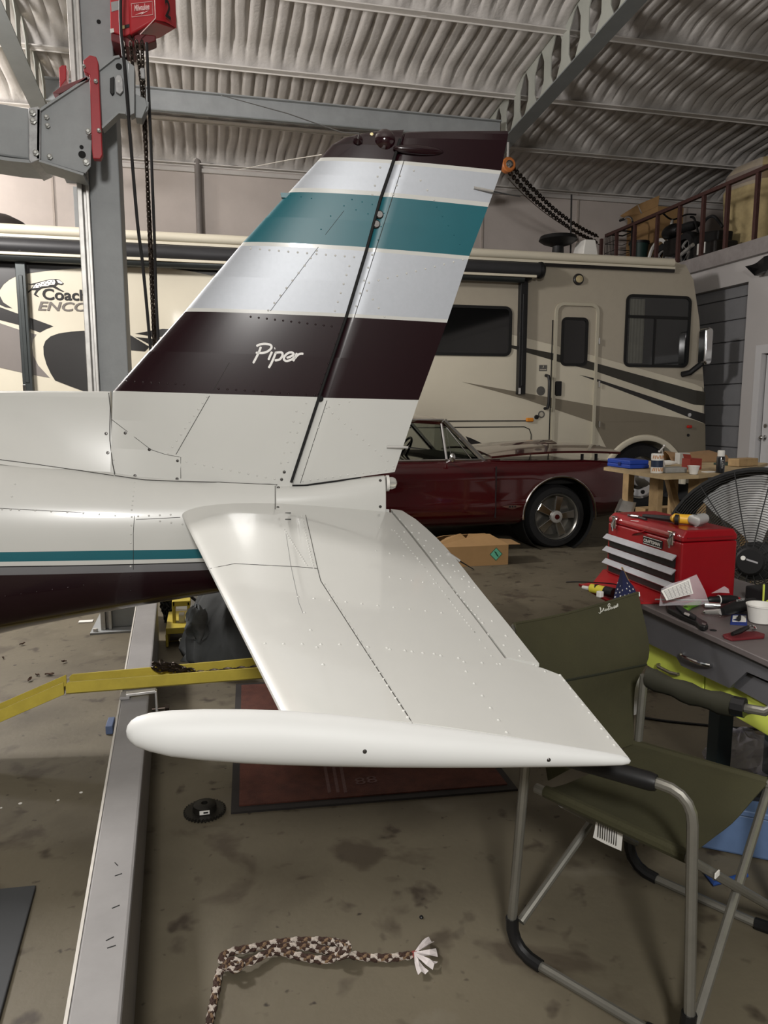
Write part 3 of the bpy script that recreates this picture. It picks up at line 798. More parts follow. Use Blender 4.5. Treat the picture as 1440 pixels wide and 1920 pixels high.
emb('hound_face', [(680, 260), (735, 265), (805, 320), (770, 335), (710, 310)], MATS['emblem_white'], .009)
# roof edge moulding, awnings
m = MB(); z = 3.35
m.bb((-6, RY - .05, 3.23), (6.1, RY + .02, 3.26)); m.tube([(-6, RY - .02, 3.315), (6.08, RY - .02, 3.315)], .055, 10); m.build('roof_rail', RVC, rv, 40)
m = MB(); m.bb((-6, RY - .04, 3.19), (6.1, RY, 3.23)); m.build('drip_groove', RVD, rv, 0)
AW = mat('dark_awning_vinyl', (44, 44, 46), .5, var=.1)
AWG = mat('charcoal_awning_metal', (58, 62, 62), .35, metal=.5, var=.1)
e0, e1 = rp(1012, 497, .16), rp(0, 442, .16)
MB().tube([(-6, RY - .13, 3.12), (e0.x, RY - .13, 3.12)], .085, 14).build('awning_roll', AW, rv)
MB().bb((-6, RY - .2, 3.02), (e0.x - .05, RY - .02, 3.05)).build('awning_lead_rail', RVC, rv, 0, .005)
MB().lathe([(.1, 0), (.105, .03), (.09, .06), (.02, .07)], (e0.x, RY - .13, 3.12), (1, 0, 0), 16).build('awning_end_cap', BLACK, rv)
e2 = rp(982, 522, .13)
MB().tube([(-6, RY - .12, e2.z), (e2.x, RY - .12, e2.z)], .055, 12).build('awning_roller', AWG, rv)
for (x, ya, yb) in ((985, 512, 739), (35, 470, 735)):
    p, q = rp(x, ya, .1), rp(x - 3 if x > 500 else x + 8, yb, .1)
    m = MB(); m.bb((p.x - .05, RY - .09, q.z), (p.x + .05, RY - .005, p.z)); m.bb((p.x - .02, RY - .1, q.z + .1), (p.x + .02, RY - .09, p.z - .25))
    m.build('awning_arm', BLACK if x > 500 else AWG, rv, 0, .008)
    m = MB(); m.lathe([(.09, -.04), (.1, 0), (.09, .04)], (p.x + .03, RY - .1, p.z), (1, 0, 0), 14); m.build('awning_bracket', BLACK, rv)
    MB().bb((p.x - .05, RY - .1, q.z), (p.x - .02, RY - .09, q.z + .08)).build('awning_foot', CHROME, rv, 0, .003)
# windows
def window(name, x0, y0, x1, y1, r=.07, bars=(), curtain=False, frame=.035):
    a, b = rp(x0, y1), rp(x1, y0)
    out = rrect(a.x, a.z, b.x, b.z, r); inn = rrect(a.x + frame, a.z + frame, b.x - frame, b.z - frame, max(r - frame, .02))
    m = MB(); n = len(out)
    A = [V((x, RY - .018, z)) for x, z in out]; Bq = [V((x, RY - .018, z)) for x, z in inn]
    for i in range(n):
        k_ = (i + 1) % n; m.prism([A[i], A[k_], Bq[k_], Bq[i]], (0, .018, 0))
    w = m.build(name, BLACKM, rv, 0)
    MB().prism([(x, RY - .008, z) for x, z in inn], (0, .007, 0)).build('glass', GLASSD if not curtain else mat('cab_glass', (30, 32, 33), .06, var=0, coat=.6), w, 0)
    for (u0, v0, u1, v1) in bars:
        MB().bb((a.x + (b.x - a.x) * u0, RY - .02, b.z + (a.z - b.z) * v0), (a.x + (b.x - a.x) * u1, RY - .008, b.z + (a.z - b.z) * v1)).build('glazing_bar', BLACKM, w, 0)
    if curtain:
        cm = mat('window_curtain', (92, 92, 86), .8, var=.1)
        m = MB(); cx0 = a.x + .06; cw = .22
        m.sheet([[V((cx0 + cw * i / 20, RY - .0105 - .0015 * math.sin(i * 1.5), z_)) for i in range(21)] for z_ in (b.z - .06, a.z + .05)], 0)
        m.build('curtain', cm, w, 60)
window('window', 700, 575, 960, 664, .09)
window('window', 1168, 556, 1296.5, 688, .09, ((.02, .285, .98, .325), (.44, .325, .465, .98)), True)
# entry door
a, b = rp(1031, 870), rp(1123, 570); bz = .5
out = [(a.x, bz), (b.x, bz)] + rrect(a.x, bz, b.x, b.z, .11)[0:12]
inn = [(a.x + .035, bz), (b.x - .035, bz)] + rrect(a.x + .035, bz, b.x - .035, b.z - .035, .09)[0:12]
m = MB(); n = len(out)
for i in range(n):
    k_ = (i + 1) % n; m.prism([V((out[i][0], RY - .03, out[i][1])), V((out[k_][0], RY - .03, out[k_][1])), V((inn[k_][0], RY - .03, inn[k_][1])), V((inn[i][0], RY - .03, inn[i][1]))], (0, .03, 0))
dr = m.build('door_frame', mat('coach_door_trim', (176, 170, 152), .35, var=.02), rv, 0)
window('door_window', 1050, 596, 1103, 686, .07)
a_, b_ = rp(1037, 742), rp(1052, 715)
MB().bb((a_.x, RY - .03, a_.z), (b_.x, RY - .002, b_.z)).build('door_latch', BLACK, rv, 0, .008)
p, q = rp(1023, 704), rp(1021, 766)
m = MB(); m.tube([(p.x, RY - .005, p.z), (p.x + .01, RY - .07, p.z - .01), (p.x + .02, RY - .08, p.z - .08), (p.x + .02, RY - .08, q.z + .08), (q.x + .01, RY - .07, q.z + .01), (q.x, RY - .005, q.z)], .02, 8); m.build('grab_handle', BLACK, rv)
m = MB(); m.bb((a.x - .03, RY - .01, .5), (a.x - .018, RY - .003, rp(1028, 600).z)); m.build('door_gap', GAP, rv, 0)
for y in (640, 720, 795, 840): p = rp(1121, y); MB().tube([(p.x, RY - .035, p.z - .04), (p.x, RY - .035, p.z + .04)], .012, 8).build('hinge', CHROME, rv)
# small fittings
p = rp(1084, 524); MB().lathe([(.075, 0), (.07, .02), (.05, .03)], (p.x, RY, p.z), (0, -1, 0), 20).build('porch_lamp_bezel', RVD, rv)
MB().lathe([(.05, 0), (.045, .035), (.001, .045)], (p.x, RY - .01, p.z), (0, -1, 0), 16).build('porch_lamp', mat('lamp_lens', (170, 156, 120), .3, var=0), rv)
p = rp(992, 787); MB().box((p.x, RY - .02, p.z), (.1, .04, .05)).build('amber_marker', mat('amber_lens', (206, 128, 30), .25, var=.05), rv, 0, .012)
p = rp(1291, 800); MB().box((p.x, RY - .02, p.z), (.07, .04, .04)).build('red_marker', mat('red_lens', (170, 34, 22), .25, var=.05), rv, 0, .012)
p = rp(1292, 778); MB().lathe([(.03, 0), (.026, .015), (.001, .016)], (p.x, RY, p.z), (0, -1, 0), 14).build('side_lock', CHROME, rv)
p = rp(1290, 816); MB().lathe([(.022, 0), (.02, .01), (.001, .011)], (p.x, RY, p.z), (0, -1, 0), 12).build('side_lock', BLACK, rv)
p = rp(1005.5, 782); MB().lathe([(.03, 0), (.028, .02), (.001, .022)], (p.x, RY, p.z), (0, -1, 0), 14).build('inlet_cap', BLACK, rv)
DEC = mat('grey_decal', (86, 84, 80), .5, var=.2, scale=60)
p = rp(1014, 733); MB().lathe([(.06, 0), (.06, .003)], (p.x, RY, p.z), (0, -1, 0), 20).build('oval_badge', DEC, rv)
p = rp(1015, 777); MB().lathe([(.048, 0), (.048, .003)], (p.x, RY, p.z), (0, -1, 0), 20).build('round_badge', DEC, rv)
MB().lathe([(.03, 0), (.03, .005)], (p.x, RY, p.z), (0, -1, 0), 16).build('badge_centre', mat('badge_pale', (170, 164, 150), .5, var=.2, scale=80), rv)
p = rp(1018, 690); s_ = MB().box((p.x, RY - .002, p.z), (.11, .004, .075)).build('sticker', DEC, rv, 0)
letters('sticker_print', 'J', (p.x - .02, RY - .005, p.z + .002), (1, 0, 0), (0, 0, 1), .03, .028, mat('badge_pale', (0, 0, 0)), rv)
MB().box((p.x, RY - .005, p.z - .02), (.09, .002, .012)).build('sticker_print', MATS['badge_pale'], rv, 0)
a, b = rp(700, 790), rp(1000, 790)
MB().bb((a.x, RY - .012, a.z - .006), (b.x, RY - .001, a.z + .006)).build('belt_moulding', RVD, rv, 0)
a, b = rp(700, 802), rp(996, 802); q = rp(996, 860)
fr = [V((a.x, RY - .004, a.z)), V((b.x - .1, RY - .004, a.z)), V((b.x - .03, RY - .004, a.z - .03)), V((b.x, RY - .004, a.z - .1)), V((b.x, RY - .004, .5))]
MB().tube(fr, .006, 5).build('locker_gap', GAP, rv)
decal('wedge', [(873, 818), (884, 822), (925, 841), (905, 841), (880, 832)], RVD, .004)
decal('skirt_line', [(1123, 789.5), (1300, 789), (1300, 790), (1123, 790.5)], RVT, .005)
# mirror
mr = rp(1303, 652)
m = MB(); cy = RY - .3
m.prism([(mr.x + x, cy, mr.z + z) for x, z in rrect(-.06, -.24, .06, .24, .05)], (0, .16, 0)); m.build('mirror', CHROME, rv, 40, .02)
q = rp(1285, 702); MB().tube([(q.x - .05, RY, q.z), (q.x, RY - .1, q.z + .02), (mr.x - .01, cy + .08, mr.z - .2)], .04, 8).build('mirror_arm', BLACK, rv)
# front wheel, arch trim
m = MB(); ring = []
for r, y in ((.575, .05), (.575, -.02), (.6, -.035), (.64, -.03), (.655, -.005), (.655, .01)):
    ring.append([V((wc[0] + r * math.cos(rad(t)), RY + y, wc[1] + r * math.sin(rad(t)))) for t in range(-3, 184, 6)])
m.sheet(ring, 0); m.build('wheel_arch_trim', RVC, rv, 50)
def coach_wheel(X):
    w = MB().lathe([(.30, .02), (.36, -.005), (.44, .0), (.47, .04), (.47, .22), (.44, .26), (.3, .26)], (X, RY + .06, .47), (0, 1, 0), 36, False).build('wheel', RUBBER, rv)
    MB().lathe([(.3, .02), (.29, .0), (.26, .03), (.17, .045), (.15, .0), (.13, -.06), (.08, -.08), (.001, -.085)], (X, RY + .06, .47), (0, 1, 0), 32, False).build('wheel_cover', CHROME, w)
    for i in range(8):
        t = PI / 4 * i + .3; MB().lathe([(.03, 0), (.028, -.004), (.001, -.004)], (X + .215 * math.cos(t), RY + .092, .47 + .215 * math.sin(t)), (0, 1, 0), 10).build('wheel_hole', BLACK, w)
coach_wheel(wc[0]); coach_wheel(-3.6)
m = MB(); m.bb((-5.9, RY + .6, .2), (6.2, RY + 2.3, .45)); m.build('chassis', BLACKM, rv, 0)
# on the coach roof
def rtop(x, y, Y): return ony(x, y, Y)
t = rtop(1046, 470, 9.6); tt = rtop(1046, 448, 9.6)
MB().lathe([(.12, 3.34), (.085, 3.42), (.075, tt.z - .10), (.2, tt.z - .06), (.26, tt.z - .02), (.24, tt.z + .03), (.13, tt.z + .05), (.001, tt.z + .055)], (t.x, 9.6, 0), (0, 0, 1), 24).build('roof_aerial', BLACK, rv)
t = rtop(1068, 470, 9.8)
MB().ball((t.x, 9.8, 3.36), .2, 8, (1.1, .8, .9)).build('roof_dome', mat('dark_dome', (40, 34, 32), .5), rv)
t0, t1 = rtop(1078, 470, 9.5), rtop(1112, 456, 9.5)
m = MB(); zq = t1.z + .01
m.loft([[V((x, y, 3.33)) for x, y in ((t0.x, 9.3), (t1.x, 9.3), (t1.x, 9.65), (t0.x, 9.65))], [V((x, y, zq)) for x, y in ((t0.x + .06, 9.34), (t1.x - .05, 9.34), (t1.x - .05, 9.6), (t0.x + .06, 9.6))]])
m.build('roof_vent', WPLAS, rv, 0, .012)
MB().ball((rp(0, 413).x - .25, 9.9, 3.3), .42, 9, (1.1, 1, .9)).build('satellite_dome', mat('dark_dome', (0, 0, 0)), rv)
p = rtop(1074, 365, 9.9); MB().tube([(p.x, 9.9, 3.35), (p.x - .02, 9.9, p.z)], .012, 6).build('roof_whip', BLACK, rv)

# ================================================================ the burgundy coupe
CY0, CY1 = 6.75, 8.6
CYM = (CY0 + CY1) / 2
CAR = mat('burgundy_car_paint', (58, 6, 11), .18, var=.05, coat=1)
CARI = mat('dark_car_interior', (20, 18, 18), .7)
def cp(x, y, Y=CY0): p = ony(x, y, Y); return p.x, p.z
hub = cp(1050, 978); hub = (hub[0], .325)
car = thing('burgundy_coupe', 'burgundy vintage coupe with chrome trim and a slightly raised hood', 'car', (hub[0] - 1.4, CYM, 0))
zbelt = cp(880, 866)[1]; zfend = cp(1000, 866)[1]; zsill = .26; zcr = cp(880, 943)[1]
xn = cp(1186, 900)[0]; xr = hub[0] - 3.9
STC = [(xr, .80, .40, .86), (xr + .25, .9, .36, .90), (hub[0] - 3.0, 1.0, zsill, zbelt + .02), (hub[0] - 2.4, 1.0, zsill, zbelt + .03), (hub[0] - 1.6, 1.0, zsill, zbelt), (hub[0] - .7, 1.0, zsill, zbelt), (hub[0] - .3, 1.0, zsill, zfend), (hub[0] + .3, 1.0, zsill + .02, zfend), (hub[0] + .7, .985, .32, zfend - .02), (xn - .04, .965, .42, zfend - .05), (xn, .94, .46, zfend - .09)]
m = MB(); rings = []
hw = (CY1 - CY0) / 2
for x, wf, z0, z1 in STC:
    w = hw * wf
    side = [(w * .86, z0), (w * .955, z0 + .06), (w * .985, (z0 + zcr) / 2), (w * 1.0, zcr - .015), (w * .985, zcr + .015), (w * .99, (zcr + z1) / 2), (w * .97, z1 - .07), (w * .93, z1 - .02), (w * .88, z1), (w * .8, z1 + .004)]
    rings.append([V((x, CYM - y, z)) for y, z in side] + [V((x, CYM + y, z)) for y, z in side[::-1]])
m.loft(rings)
cb = m.build('body', CAR, car, 40)
for hx in (hub[0], hub[0] - 2.92):
    cut(cb, MB().lathe([(.39, -.3), (.39, .42)], (hx, CY0, hub[1] + .02), (0, 1, 0), 40))
cb.data.polygons.foreach_set('use_smooth', [True] * len(cb.data.polygons)); cb.data.set_sharp_from_angle(angle=rad(35))
for hx in (hub[0], hub[0] - 2.92):
    m = MB(); m.tube([(hx + .395 * math.cos(rad(t)), CY0 + .006, hub[1] + .02 + .395 * math.sin(rad(t))) for t in range(-8, 190, 6)], .011, 6); m.build('wheel_arch_trim', CHROME, car)
    MB().lathe([(.388, .0), (.388, .38), (.001, .38)], (hx, CY0 + .03, hub[1] + .02), (0, 1, 0), 36, False).build('wheel_well', BLACKM, car)
    w = MB().lathe([(.235, .0), (.25, -.012), (.30, -.005), (.32, .03), (.325, .06), (.325, .2), (.3, .23), (.235, .23)], (hx, CY0 + .08, .325), (0, 1, 0), 40, False).build('wheel', RUBBER, car)
    MB().lathe([(.238, .04), (.24, -.002), (.232, -.012), (.222, -.002), (.212, .05), (.2, .12), (.05, .13), (.001, .13)], (hx, CY0 + .08, .325), (0, 1, 0), 40, False).build('wheel_rim', mat('dull_alloy', (150, 148, 142), .3, metal=.9, var=.1), w)
    for i in range(5):
        t = rad(90 + 72 * i - 12); c_, s_ = math.cos(t), math.sin(t); f = lambda r, o, y: V((hx + r * c_ - o * s_, CY0 + .08 + y, .325 + r * s_ + o * c_))
        m = MB(); m.loft([[f(.05, -.026, .01), f(.05, .026, .01), f(.05, .02, .05), f(.05, -.02, .05)], [f(.21, -.042, .02), f(.21, .042, .02), f(.21, .036, .06), f(.21, -.036, .06)]]); m.build('wheel_spoke', CHROME, w, 0, .004)
    MB().lathe([(.065, .03), (.062, -.008), (.04, -.016), (.001, -.02)], (hx, CY0 + .08, .325), (0, 1, 0), 20).build('wheel_hub', STEEL, w)
    MB().lathe([(.028, -.016), (.024, -.024), (.001, -.026)], (hx, CY0 + .08, .325), (0, 1, 0), 14).build('hub_badge', CAR, w)
# rear wheels on the far side, simple but round
for hx in (hub[0], hub[0] - 2.92):
    MB().lathe([(.2, 0), (.3, -.0), (.325, .03), (.325, .2), (.3, .23), (.2, .23)], (hx, CY1 - .3, .325), (0, 1, 0), 28).build('wheel', RUBBER, car)
# greenhouse
A0 = cp(834, 789, CY0 + .2); A1 = cp(909, 865, CY0 + .1)
rz0 = cp(800, 778, CYM)[1]
zr = A0[1] + .015; xB = hub[0] - 2.75
m = MB(); rr = []
for x, dz, dw in ((xB - .5, -.42, .1), (xB, -.06, 0), (xB + .6, .015, 0), (A0[0] - .5, .02, 0), (A0[0] - .05, -.008, 0), (A0[0] + .02, -.03, .01)):
    w = hw - .22 - dw
    rr.append([V((x, CYM - w * k, zr + dz + .05 * (1 - k * k) - (.015 if abs(k) == 1 else 0))) for k in (-1, -.8, -.4, 0, .4, .8, 1)])
m.sheet(rr, .03); m.build('roof', CAR, car, 50)
for sg in (-1, 1):
    o = CYM + sg * (hw - .23); o2 = CYM + sg * (hw - .13)
    MB().tube([(A0[0], o, A0[1]), (A1[0], o2, A1[1])], .028, 8).build('windscreen_pillar', CHROME, car)
m = MB(); o = CYM - (hw - .235); m.tube([(xB, o, A0[1]), (A0[0], o, A0[1] + .004)], .016, 6); m.build('drip_rail', CHROME, car)
m = MB(); o2 = CYM - (hw - .12); m.tube([(xB + .2, o2, zbelt + .01), (A1[0] + .02, o2, zbelt + .01)], .012, 6); m.build('belt_trim', CHROME, car)
V0 = cp(829, 795, CY0 + .2); V1 = cp(838, 862, CY0 + .1)
m = MB(); m.tube([(V0[0], CYM - (hw - .23), V0[1]), (V1[0], o2, V1[1])], .016, 8); m.build('vent_window_post', CHROME, car)
m = MB(); m.tube([(V0[0] + .05, CYM - (hw - .225), V0[1] - .03), (V1[0] + .05, o2, V1[1] + .02), (A1[0] - .13, o2, A1[1] + .02)], .008, 6, closed=True); m.build('vent_window_frame', CHROME, car)
CG = mat('car_window_glass', (200, 205, 200), .03, var=0, trans=1, ior=1.1)
m = MB(); m.prism([(xB + .3, o2 + .02, zbelt), (A1[0] - .03, o2 + .02, zbelt), (A0[0] - .02, CYM - (hw - .25), A0[1] - .01), (xB + .4, CYM - (hw - .25), A0[1] - .01)], (0, .004, 0)); m.build('side_window', CG, car, 0)
m = MB(); w0, w1 = hw - .24, hw - .15
m.prism([(A0[0], CYM - w0, A0[1]), (A0[0], CYM + w0, A0[1]), (A1[0], CYM + w1, A1[1]), (A1[0], CYM - w1, A1[1])], (.004, 0, 0)); m.build('windscreen', CG, car, 0)
MB().bb((xB, CYM - hw + .2, .3), (A1[0] - .05, CYM + hw - .2, zbelt - .14)).build('cabin', CARI, car, 0)
MB().bb((A1[0] - .45, CYM - hw + .15, zbelt - .16), (A1[0] - .02, CYM + hw - .15, zbelt + .03)).build('dashboard', CARI, car, 0, .03)
m = MB(); sw = V((A1[0] - .52, CYM + .38, zbelt + .02)); ax = V((-.85, 0, .5)).normalized(); a = V((0, 1, 0)); b = ax.cross(a)
m.tube([sw + (a * math.cos(t * PI / 12) + b * math.sin(t * PI / 12)) * .19 for t in range(24)], .014, 6, closed=True)
for t in (0, 2.1, 4.2): m.tube([sw, sw + (a * math.cos(t) + b * math.sin(t)) * .19], .01, 5)
m.build('steering_wheel', BLACK, car)
for sy in (-.4, .4):
    MB().loft([[V((A1[0] - 1.05 + dx, CYM + sy + y, z)) for y, z in ((-.25, zbelt - .2), (.25, zbelt - .2), (.22, zbelt + .14), (-.22, zbelt + .14))] for dx in (0, .12)]).build('seat_back', CARI, car, 30, .03)
p = cp(847, 858, CY0 - .02)
m = MB(); m.tube([(p[0] - .02, CY0 + .06, p[1] - .05), (p[0], CY0 - .02, p[1] - .02)], .012, 6); m.ball((p[0], CY0 - .04, p[1]), .045, 8, (.7, .5, 1)); m.build('door_mirror', CHROME, car)
# cowl, raised hood with its scoop, hood gap and hinges
HB = cp(912, 857, CY0 + .12); HF = cp(1168, 874, CY0 + .12)
hx0, hx1 = A1[0] + .08, xn - .08
z0, z1 = zbelt + .02, zfend + .055
m = MB(); w = hw - .12
rows = [[V((hx0 + (hx1 - hx0) * t, CYM + w * k, z0 + (z1 - z0) * t + .055 * (1 - k * k) + .03 * math.sin(PI * t))) for k in (-1, -.9, -.6, -.3, 0, .3, .6, .9, 1)] for t in (0, .15, .3, .5, .7, .85, .95, 1)]
m.sheet(rows, .022); m.build('hood', CAR, car, 50)
sx = cp(1000, 846, CYM)[0]
m = MB(); rr = []
for t, h, w in ((0, .0, .34), (.15, .03, .33), (.7, .055, .3), (.97, .06, .28), (1, .01, .28)):
    x = hx0 + .25 + .75 * t; rr.append([V((x, CYM + w * k, z0 + .075 + h * (1 - k ** 4))) for k in (-1, -.8, -.4, 0, .4, .8, 1)])
m.sheet(rr, .01); m.build('hood_scoop', CAR, car, 50)
MB().bb((hx0, CYM - hw + .14, zbelt - .25), (hx1 + .02, CYM + hw - .14, zfend - .04)).build('engine_bay', BLACKM, car, 0)
MB().bb((A1[0] - .06, CYM - hw + .13, zbelt - .06), (hx0 + .1, CYM + hw - .13, zbelt + .012)).build('cowl', CAR, car, 0, .01)
m = MB(); m.tube([(A1[0] + .05, CYM - hw + .35, zbelt + .03), (A1[0] + .2, CYM - .1, zbelt + .05)], .008, 5); m.build('wiper', BLACK, car)
for x in (1092, 1118): q = cp(x, 868, CY0 + .15); MB().bb((q[0] - .012, CY0 + .15, zfend - .02), (q[0] + .012, CY0 + .17, zfend + .06)).build('hood_prop', BLACKM, car, 0)
p = cp(931, 880); MB().bb((p[0] - .003, CY0 - .002, .35), (p[0] + .003, CY0 + .02, zfend - .04)).build('door_gap', GAP, car, 0)
p = cp(961, 950, CY0 - .01); MB().prism([(p[0] - .11, CY0 - .002, p[1] + .004), (p[0], CY0 - .002, p[1] - .03), (p[0] + .11, CY0 - .002, p[1] + .004), (p[0] + .04, CY0 - .002, p[1] + .014), (p[0] - .04, CY0 - .002, p[1] + .014)], (0, -.006, 0)).build('fender_badge', CHROME, car, 0)
m = MB()
for k in range(3): m.bb((p[0] - .035 + .028 * k, CY0 - .012, p[1] - .008), (p[0] - .02 + .028 * k, CY0 - .008, p[1] + .008))
m.build('badge_letters', INK, car, 0)
m = MB(); m.bb((xn - .03, CYM - hw + .1, .42), (xn + .04, CYM + hw - .1, .52)); m.build('front_bumper', CHROME, car, 0, .02)
for sy in (-1, 1):
    for k in (0, 1): MB().lathe([(.08, -.02), (.085, .02), (.07, .03), (.001, .035)], (xn - .0, CYM + sy * (hw - .17), zfend - .2 - .19 * k), (1, 0, 0), 18).build('headlamp', CHROME, car)
# ================================================================ lift post, carriage, hoist (left)
PX, PY = -.62, 4.93          # post face
post = thing('lift_post', 'tall grey steel lift post with a bright guide rail, behind the tail', 'post', (-.62, 5.05, 0))
g0 = ony(176, 600, PY).x; g1 = ony(236, 600, PY).x
MB().bb((g0, PY, .012), (g1, PY + .26, 5.6)).build('column', LIFTG, post, 0, .006)
r0 = ony(152, 500, PY - .05).x; r1 = ony(178, 500, PY - .05).x
m = MB(); m.bb((r0, PY - .05, .012), (r0 + .028, PY + .07, 5.6)); m.bb((r0 + .028, PY - .01, .012), (r1 - .03, PY + .07, 5.6)); m.bb((r1 - .03, PY - .05, .012), (r1 - .012, PY + .07, 5.6))
m.build('guide_rail', STEEL, post, 0, .003)
MB().bb((r1 - .012, PY - .02, .012), (g0, PY + .06, 5.6)).build('rail_gap', BLACKM, post, 0)
MB().bb((r0 - .06, PY - .1, 0), (g1 + .05, PY + .36, .012)).build('base_plate', LIFTG, post, 0)
for x, y in ((r0 - .03, PY - .07), (g1 + .02, PY - .07)): MB().lathe([(.016, 0), (.016, .02), (.001, .022)], (x, y, .012), (0, 0, 1), 6).build('anchor_bolt', STEEL, post, 0)
p = ony(175, 40, PY); MB().lathe([(.012, 0), (.012, .004)], (p.x + .03, PY, p.z), (0, -1, 0), 10).build('bolt_hole', GAP, post)

CYP = 4.66
def q(x, y, Y=CYP): return ony(x, y, Y)
car2 = thing('lift_carriage', 'grey steel lift carriage with two red guards, clamped round the lift post', 'carriage', (-.75, CYP, q(120, 325).z))
def plate(name, pts, m, Y=CYP, th=.012, bev=.003, par=car2): return MB().prism([q(x, y, Y) for x, y in pts], (0, th, 0)).build(name, m, par, 0, bev)
plate('side_plate', [(77, 208), (86, 200), (163, 148), (180, 136), (214, 109), (232, 108), (252, 124), (252, 176), (279, 191), (278, 206), (262, 222), (238, 217), (221, 211), (190, 238), (172, 258), (170, 312), (160, 325), (142, 320), (76, 300)], LIFTG)
plate('side_plate', [(77, 208), (163, 148), (214, 109), (240, 124), (240, 176), (230, 205), (172, 258), (170, 312), (142, 320), (76, 300)], LIFTG, PY + .30)
def flange(name, pts, d=.14, m=LIFTG, back=.02):
    r = [[q(x, y) - V((0, back, 0)) for x, y in pts], [q(x, y) + V((0, d, 0)) for x, y in pts]]
    MB().sheet(r, .012).build(name, m, car2, 0)
flange('top_flange', [(75, 207), (86, 199), (163, 148), (214, 108), (224, 106)], .19)
flange('end_plate', [(76, 208), (75, 300)], .3)
flange('bottom_flange', [(75, 301), (142, 322), (158, 327)], .19)
flange('lower_flange', [(190, 240), (221, 211), (236, 212)], .06)
MB().prism([q(x, y, CYP - .02) for x, y in ((53, 202), (72, 199), (76, 204), (76, 298), (58, 306), (54, 300))], (0, .34, 0)).build('clamp_plate', mat('worn_grey_edge', (150, 150, 150), .45, var=.2, scale=30, metal=.3), car2, 0, .004)
MB().prism([q(x, y, CYP + .02) for x, y in ((-260, 150), (55, 203), (56, 299), (-260, 255))], (0, .25, 0)).build('cross_beam', LIFTG, car2, 0, .01)
MB().prism([q(x, y, CYP - .01) for x, y in ((-260, 253), (20, 296), (62, 300), (60, 306), (18, 302), (-260, 259))], (0, .3, 0)).build('cross_beam_flange', LIFTG, car2, 0)
MB().prism([q(x, y, CYP - .06) for x, y in ((156, 113), (168, 103), (180, 106), (184, 116), (192, 290), (188, 298), (174, 297), (172, 278), (168, 140), (157, 134))], (0, .05, 0)).build('red_guard', LIFTR, car2, 0, .004)
MB().prism([q(x, y, PY - .1) for x, y in ((110, 127), (115, 122), (124, 122), (124, 148), (112, 164))], (0, .08, 0)).build('red_guard', LIFTR, car2, 0, .004)
MB().prism([q(x, y, CYP - .02) for x, y in ((98, 174), (112, 163), (137, 153), (164, 143), (166, 150), (140, 160), (120, 172), (110, 176))], (0, .2, 0)).build('red_pad', mat('dull_red_pad', (110, 60, 62), .6), car2, 0, .003)
BOLT = mat('zinc_bolt', (150, 150, 146), .4, metal=.7, var=.2, scale=80)
for x, y, r in ((62, 213, .018), (63, 228, .018), (88, 221, .014), (90, 237, .014), (68, 288, .017), (94, 295, .016), (158, 126, .01), (180, 154, .012), (186, 246, .012), (166, 248, .016), (224, 156, .014), (162, 305, .02)):
    c = q(x, y, CYP - (.02 if x < 75 else 0) - (.06 if 154 < x < 190 and y < 250 else 0)); MB().lathe([(r, 0), (r, .016), (r * .5, .018), (r * .5, .026), (.0005, .026)], c, (0, -1, 0), 6).build('bolt', BOLT, car2, 0)
for x, y, r in ((223, 125, .017), (154, 290, .02), (153, 276, .011)): MB().lathe([(r, 0), (r, .003), (.0005, .0032)], q(x, y), (0, -1, 0), 14).build('bolt_hole', GAP, car2)
plate('latch_plate', [(215, 148), (219, 140), (226, 140), (230, 148), (231, 170), (225, 177), (217, 172)], mat('worn_grey_edge', (0, 0, 0)), CYP - .025, .02)
plate('latch_block', [(206, 146), (214, 143), (214, 174), (210, 178), (206, 172)], BLACKM, CYP - .02, .02)
plate('gusset', [(240, 118), (252, 124), (252, 212), (244, 216)], LIFTG, CYP - .08, .08)
plate('stub_pin', [(254, 176), (272, 184), (276, 198), (266, 222), (254, 220)], LIFTG, CYP - .02, .1)

HY = 4.79
def h(x, y, Y=HY): return ony(x, y, Y)
ho = thing('chain_hoist', 'red electric chain hoist hanging beside the lift post, number 2 on its end', 'hoist', h(270, 60) + V((0, .1, 0)))
def hp(name, pts, th, m=HOISTR, Y=HY, bev=.006): return MB().prism([h(x, y, Y) for x, y in pts], (0, th, 0)).build(name, m, ho, 0, bev)
# angled main case: front face turned to the left, end face rounded
A_, B_, C_, D_ = h(243, -60), h(243, 66), h(292, 38, HY - .02), h(285, -60, HY - .02)
E_, F_ = h(331, 54, HY + .13), h(322, -60, HY + .13)
m = MB()
top = lambda p: V((p.x, p.y, A_.z + .05))
ring_lo = [B_, C_, E_, h(303, 70, HY + .28), h(255, 86, HY + .28)]
m.loft([ring_lo, [top(p) for p in ring_lo]]); m.build('hoist_case', HOISTR, ho, 30, .012)
m = MB(); e = (E_ - C_); m.loft([[C_ + e * t + V((0, -.0, 0)) + (V((.0, -.028, 0)) * math.sin(PI * t)) for t in (0, .2, .4, .6, .8, 1)], [top(C_ + e * t) + (V((.0, -.028, 0)) * math.sin(PI * t)) for t in (0, .2, .4, .6, .8, 1)]], closed=False, cap=False); m.build('end_cover', HOISTR, ho, 60)
hp('motor_case', [(206, -60), (244, -60), (247, 62), (234, 68), (207, 58)], .22, HOISTR, HY + .02)
hp('lower_case', [(208, 60), (236, 68), (252, 78), (250, 89), (236, 86), (208, 76)], .2, mat('hoist_dark_red', (96, 18, 24), .5), HY + .03)
hp('chain_guide', [(250, 62), (292, 66), (292, 76), (276, 82), (252, 80)], .1, MATS['hoist_dark_red'], HY + .04)
hp('label_plate', [(208, 4), (223, 1), (223, 18), (209, 22)], .004, mat('grey_label', (150, 150, 150), .5), HY + .017, 0)
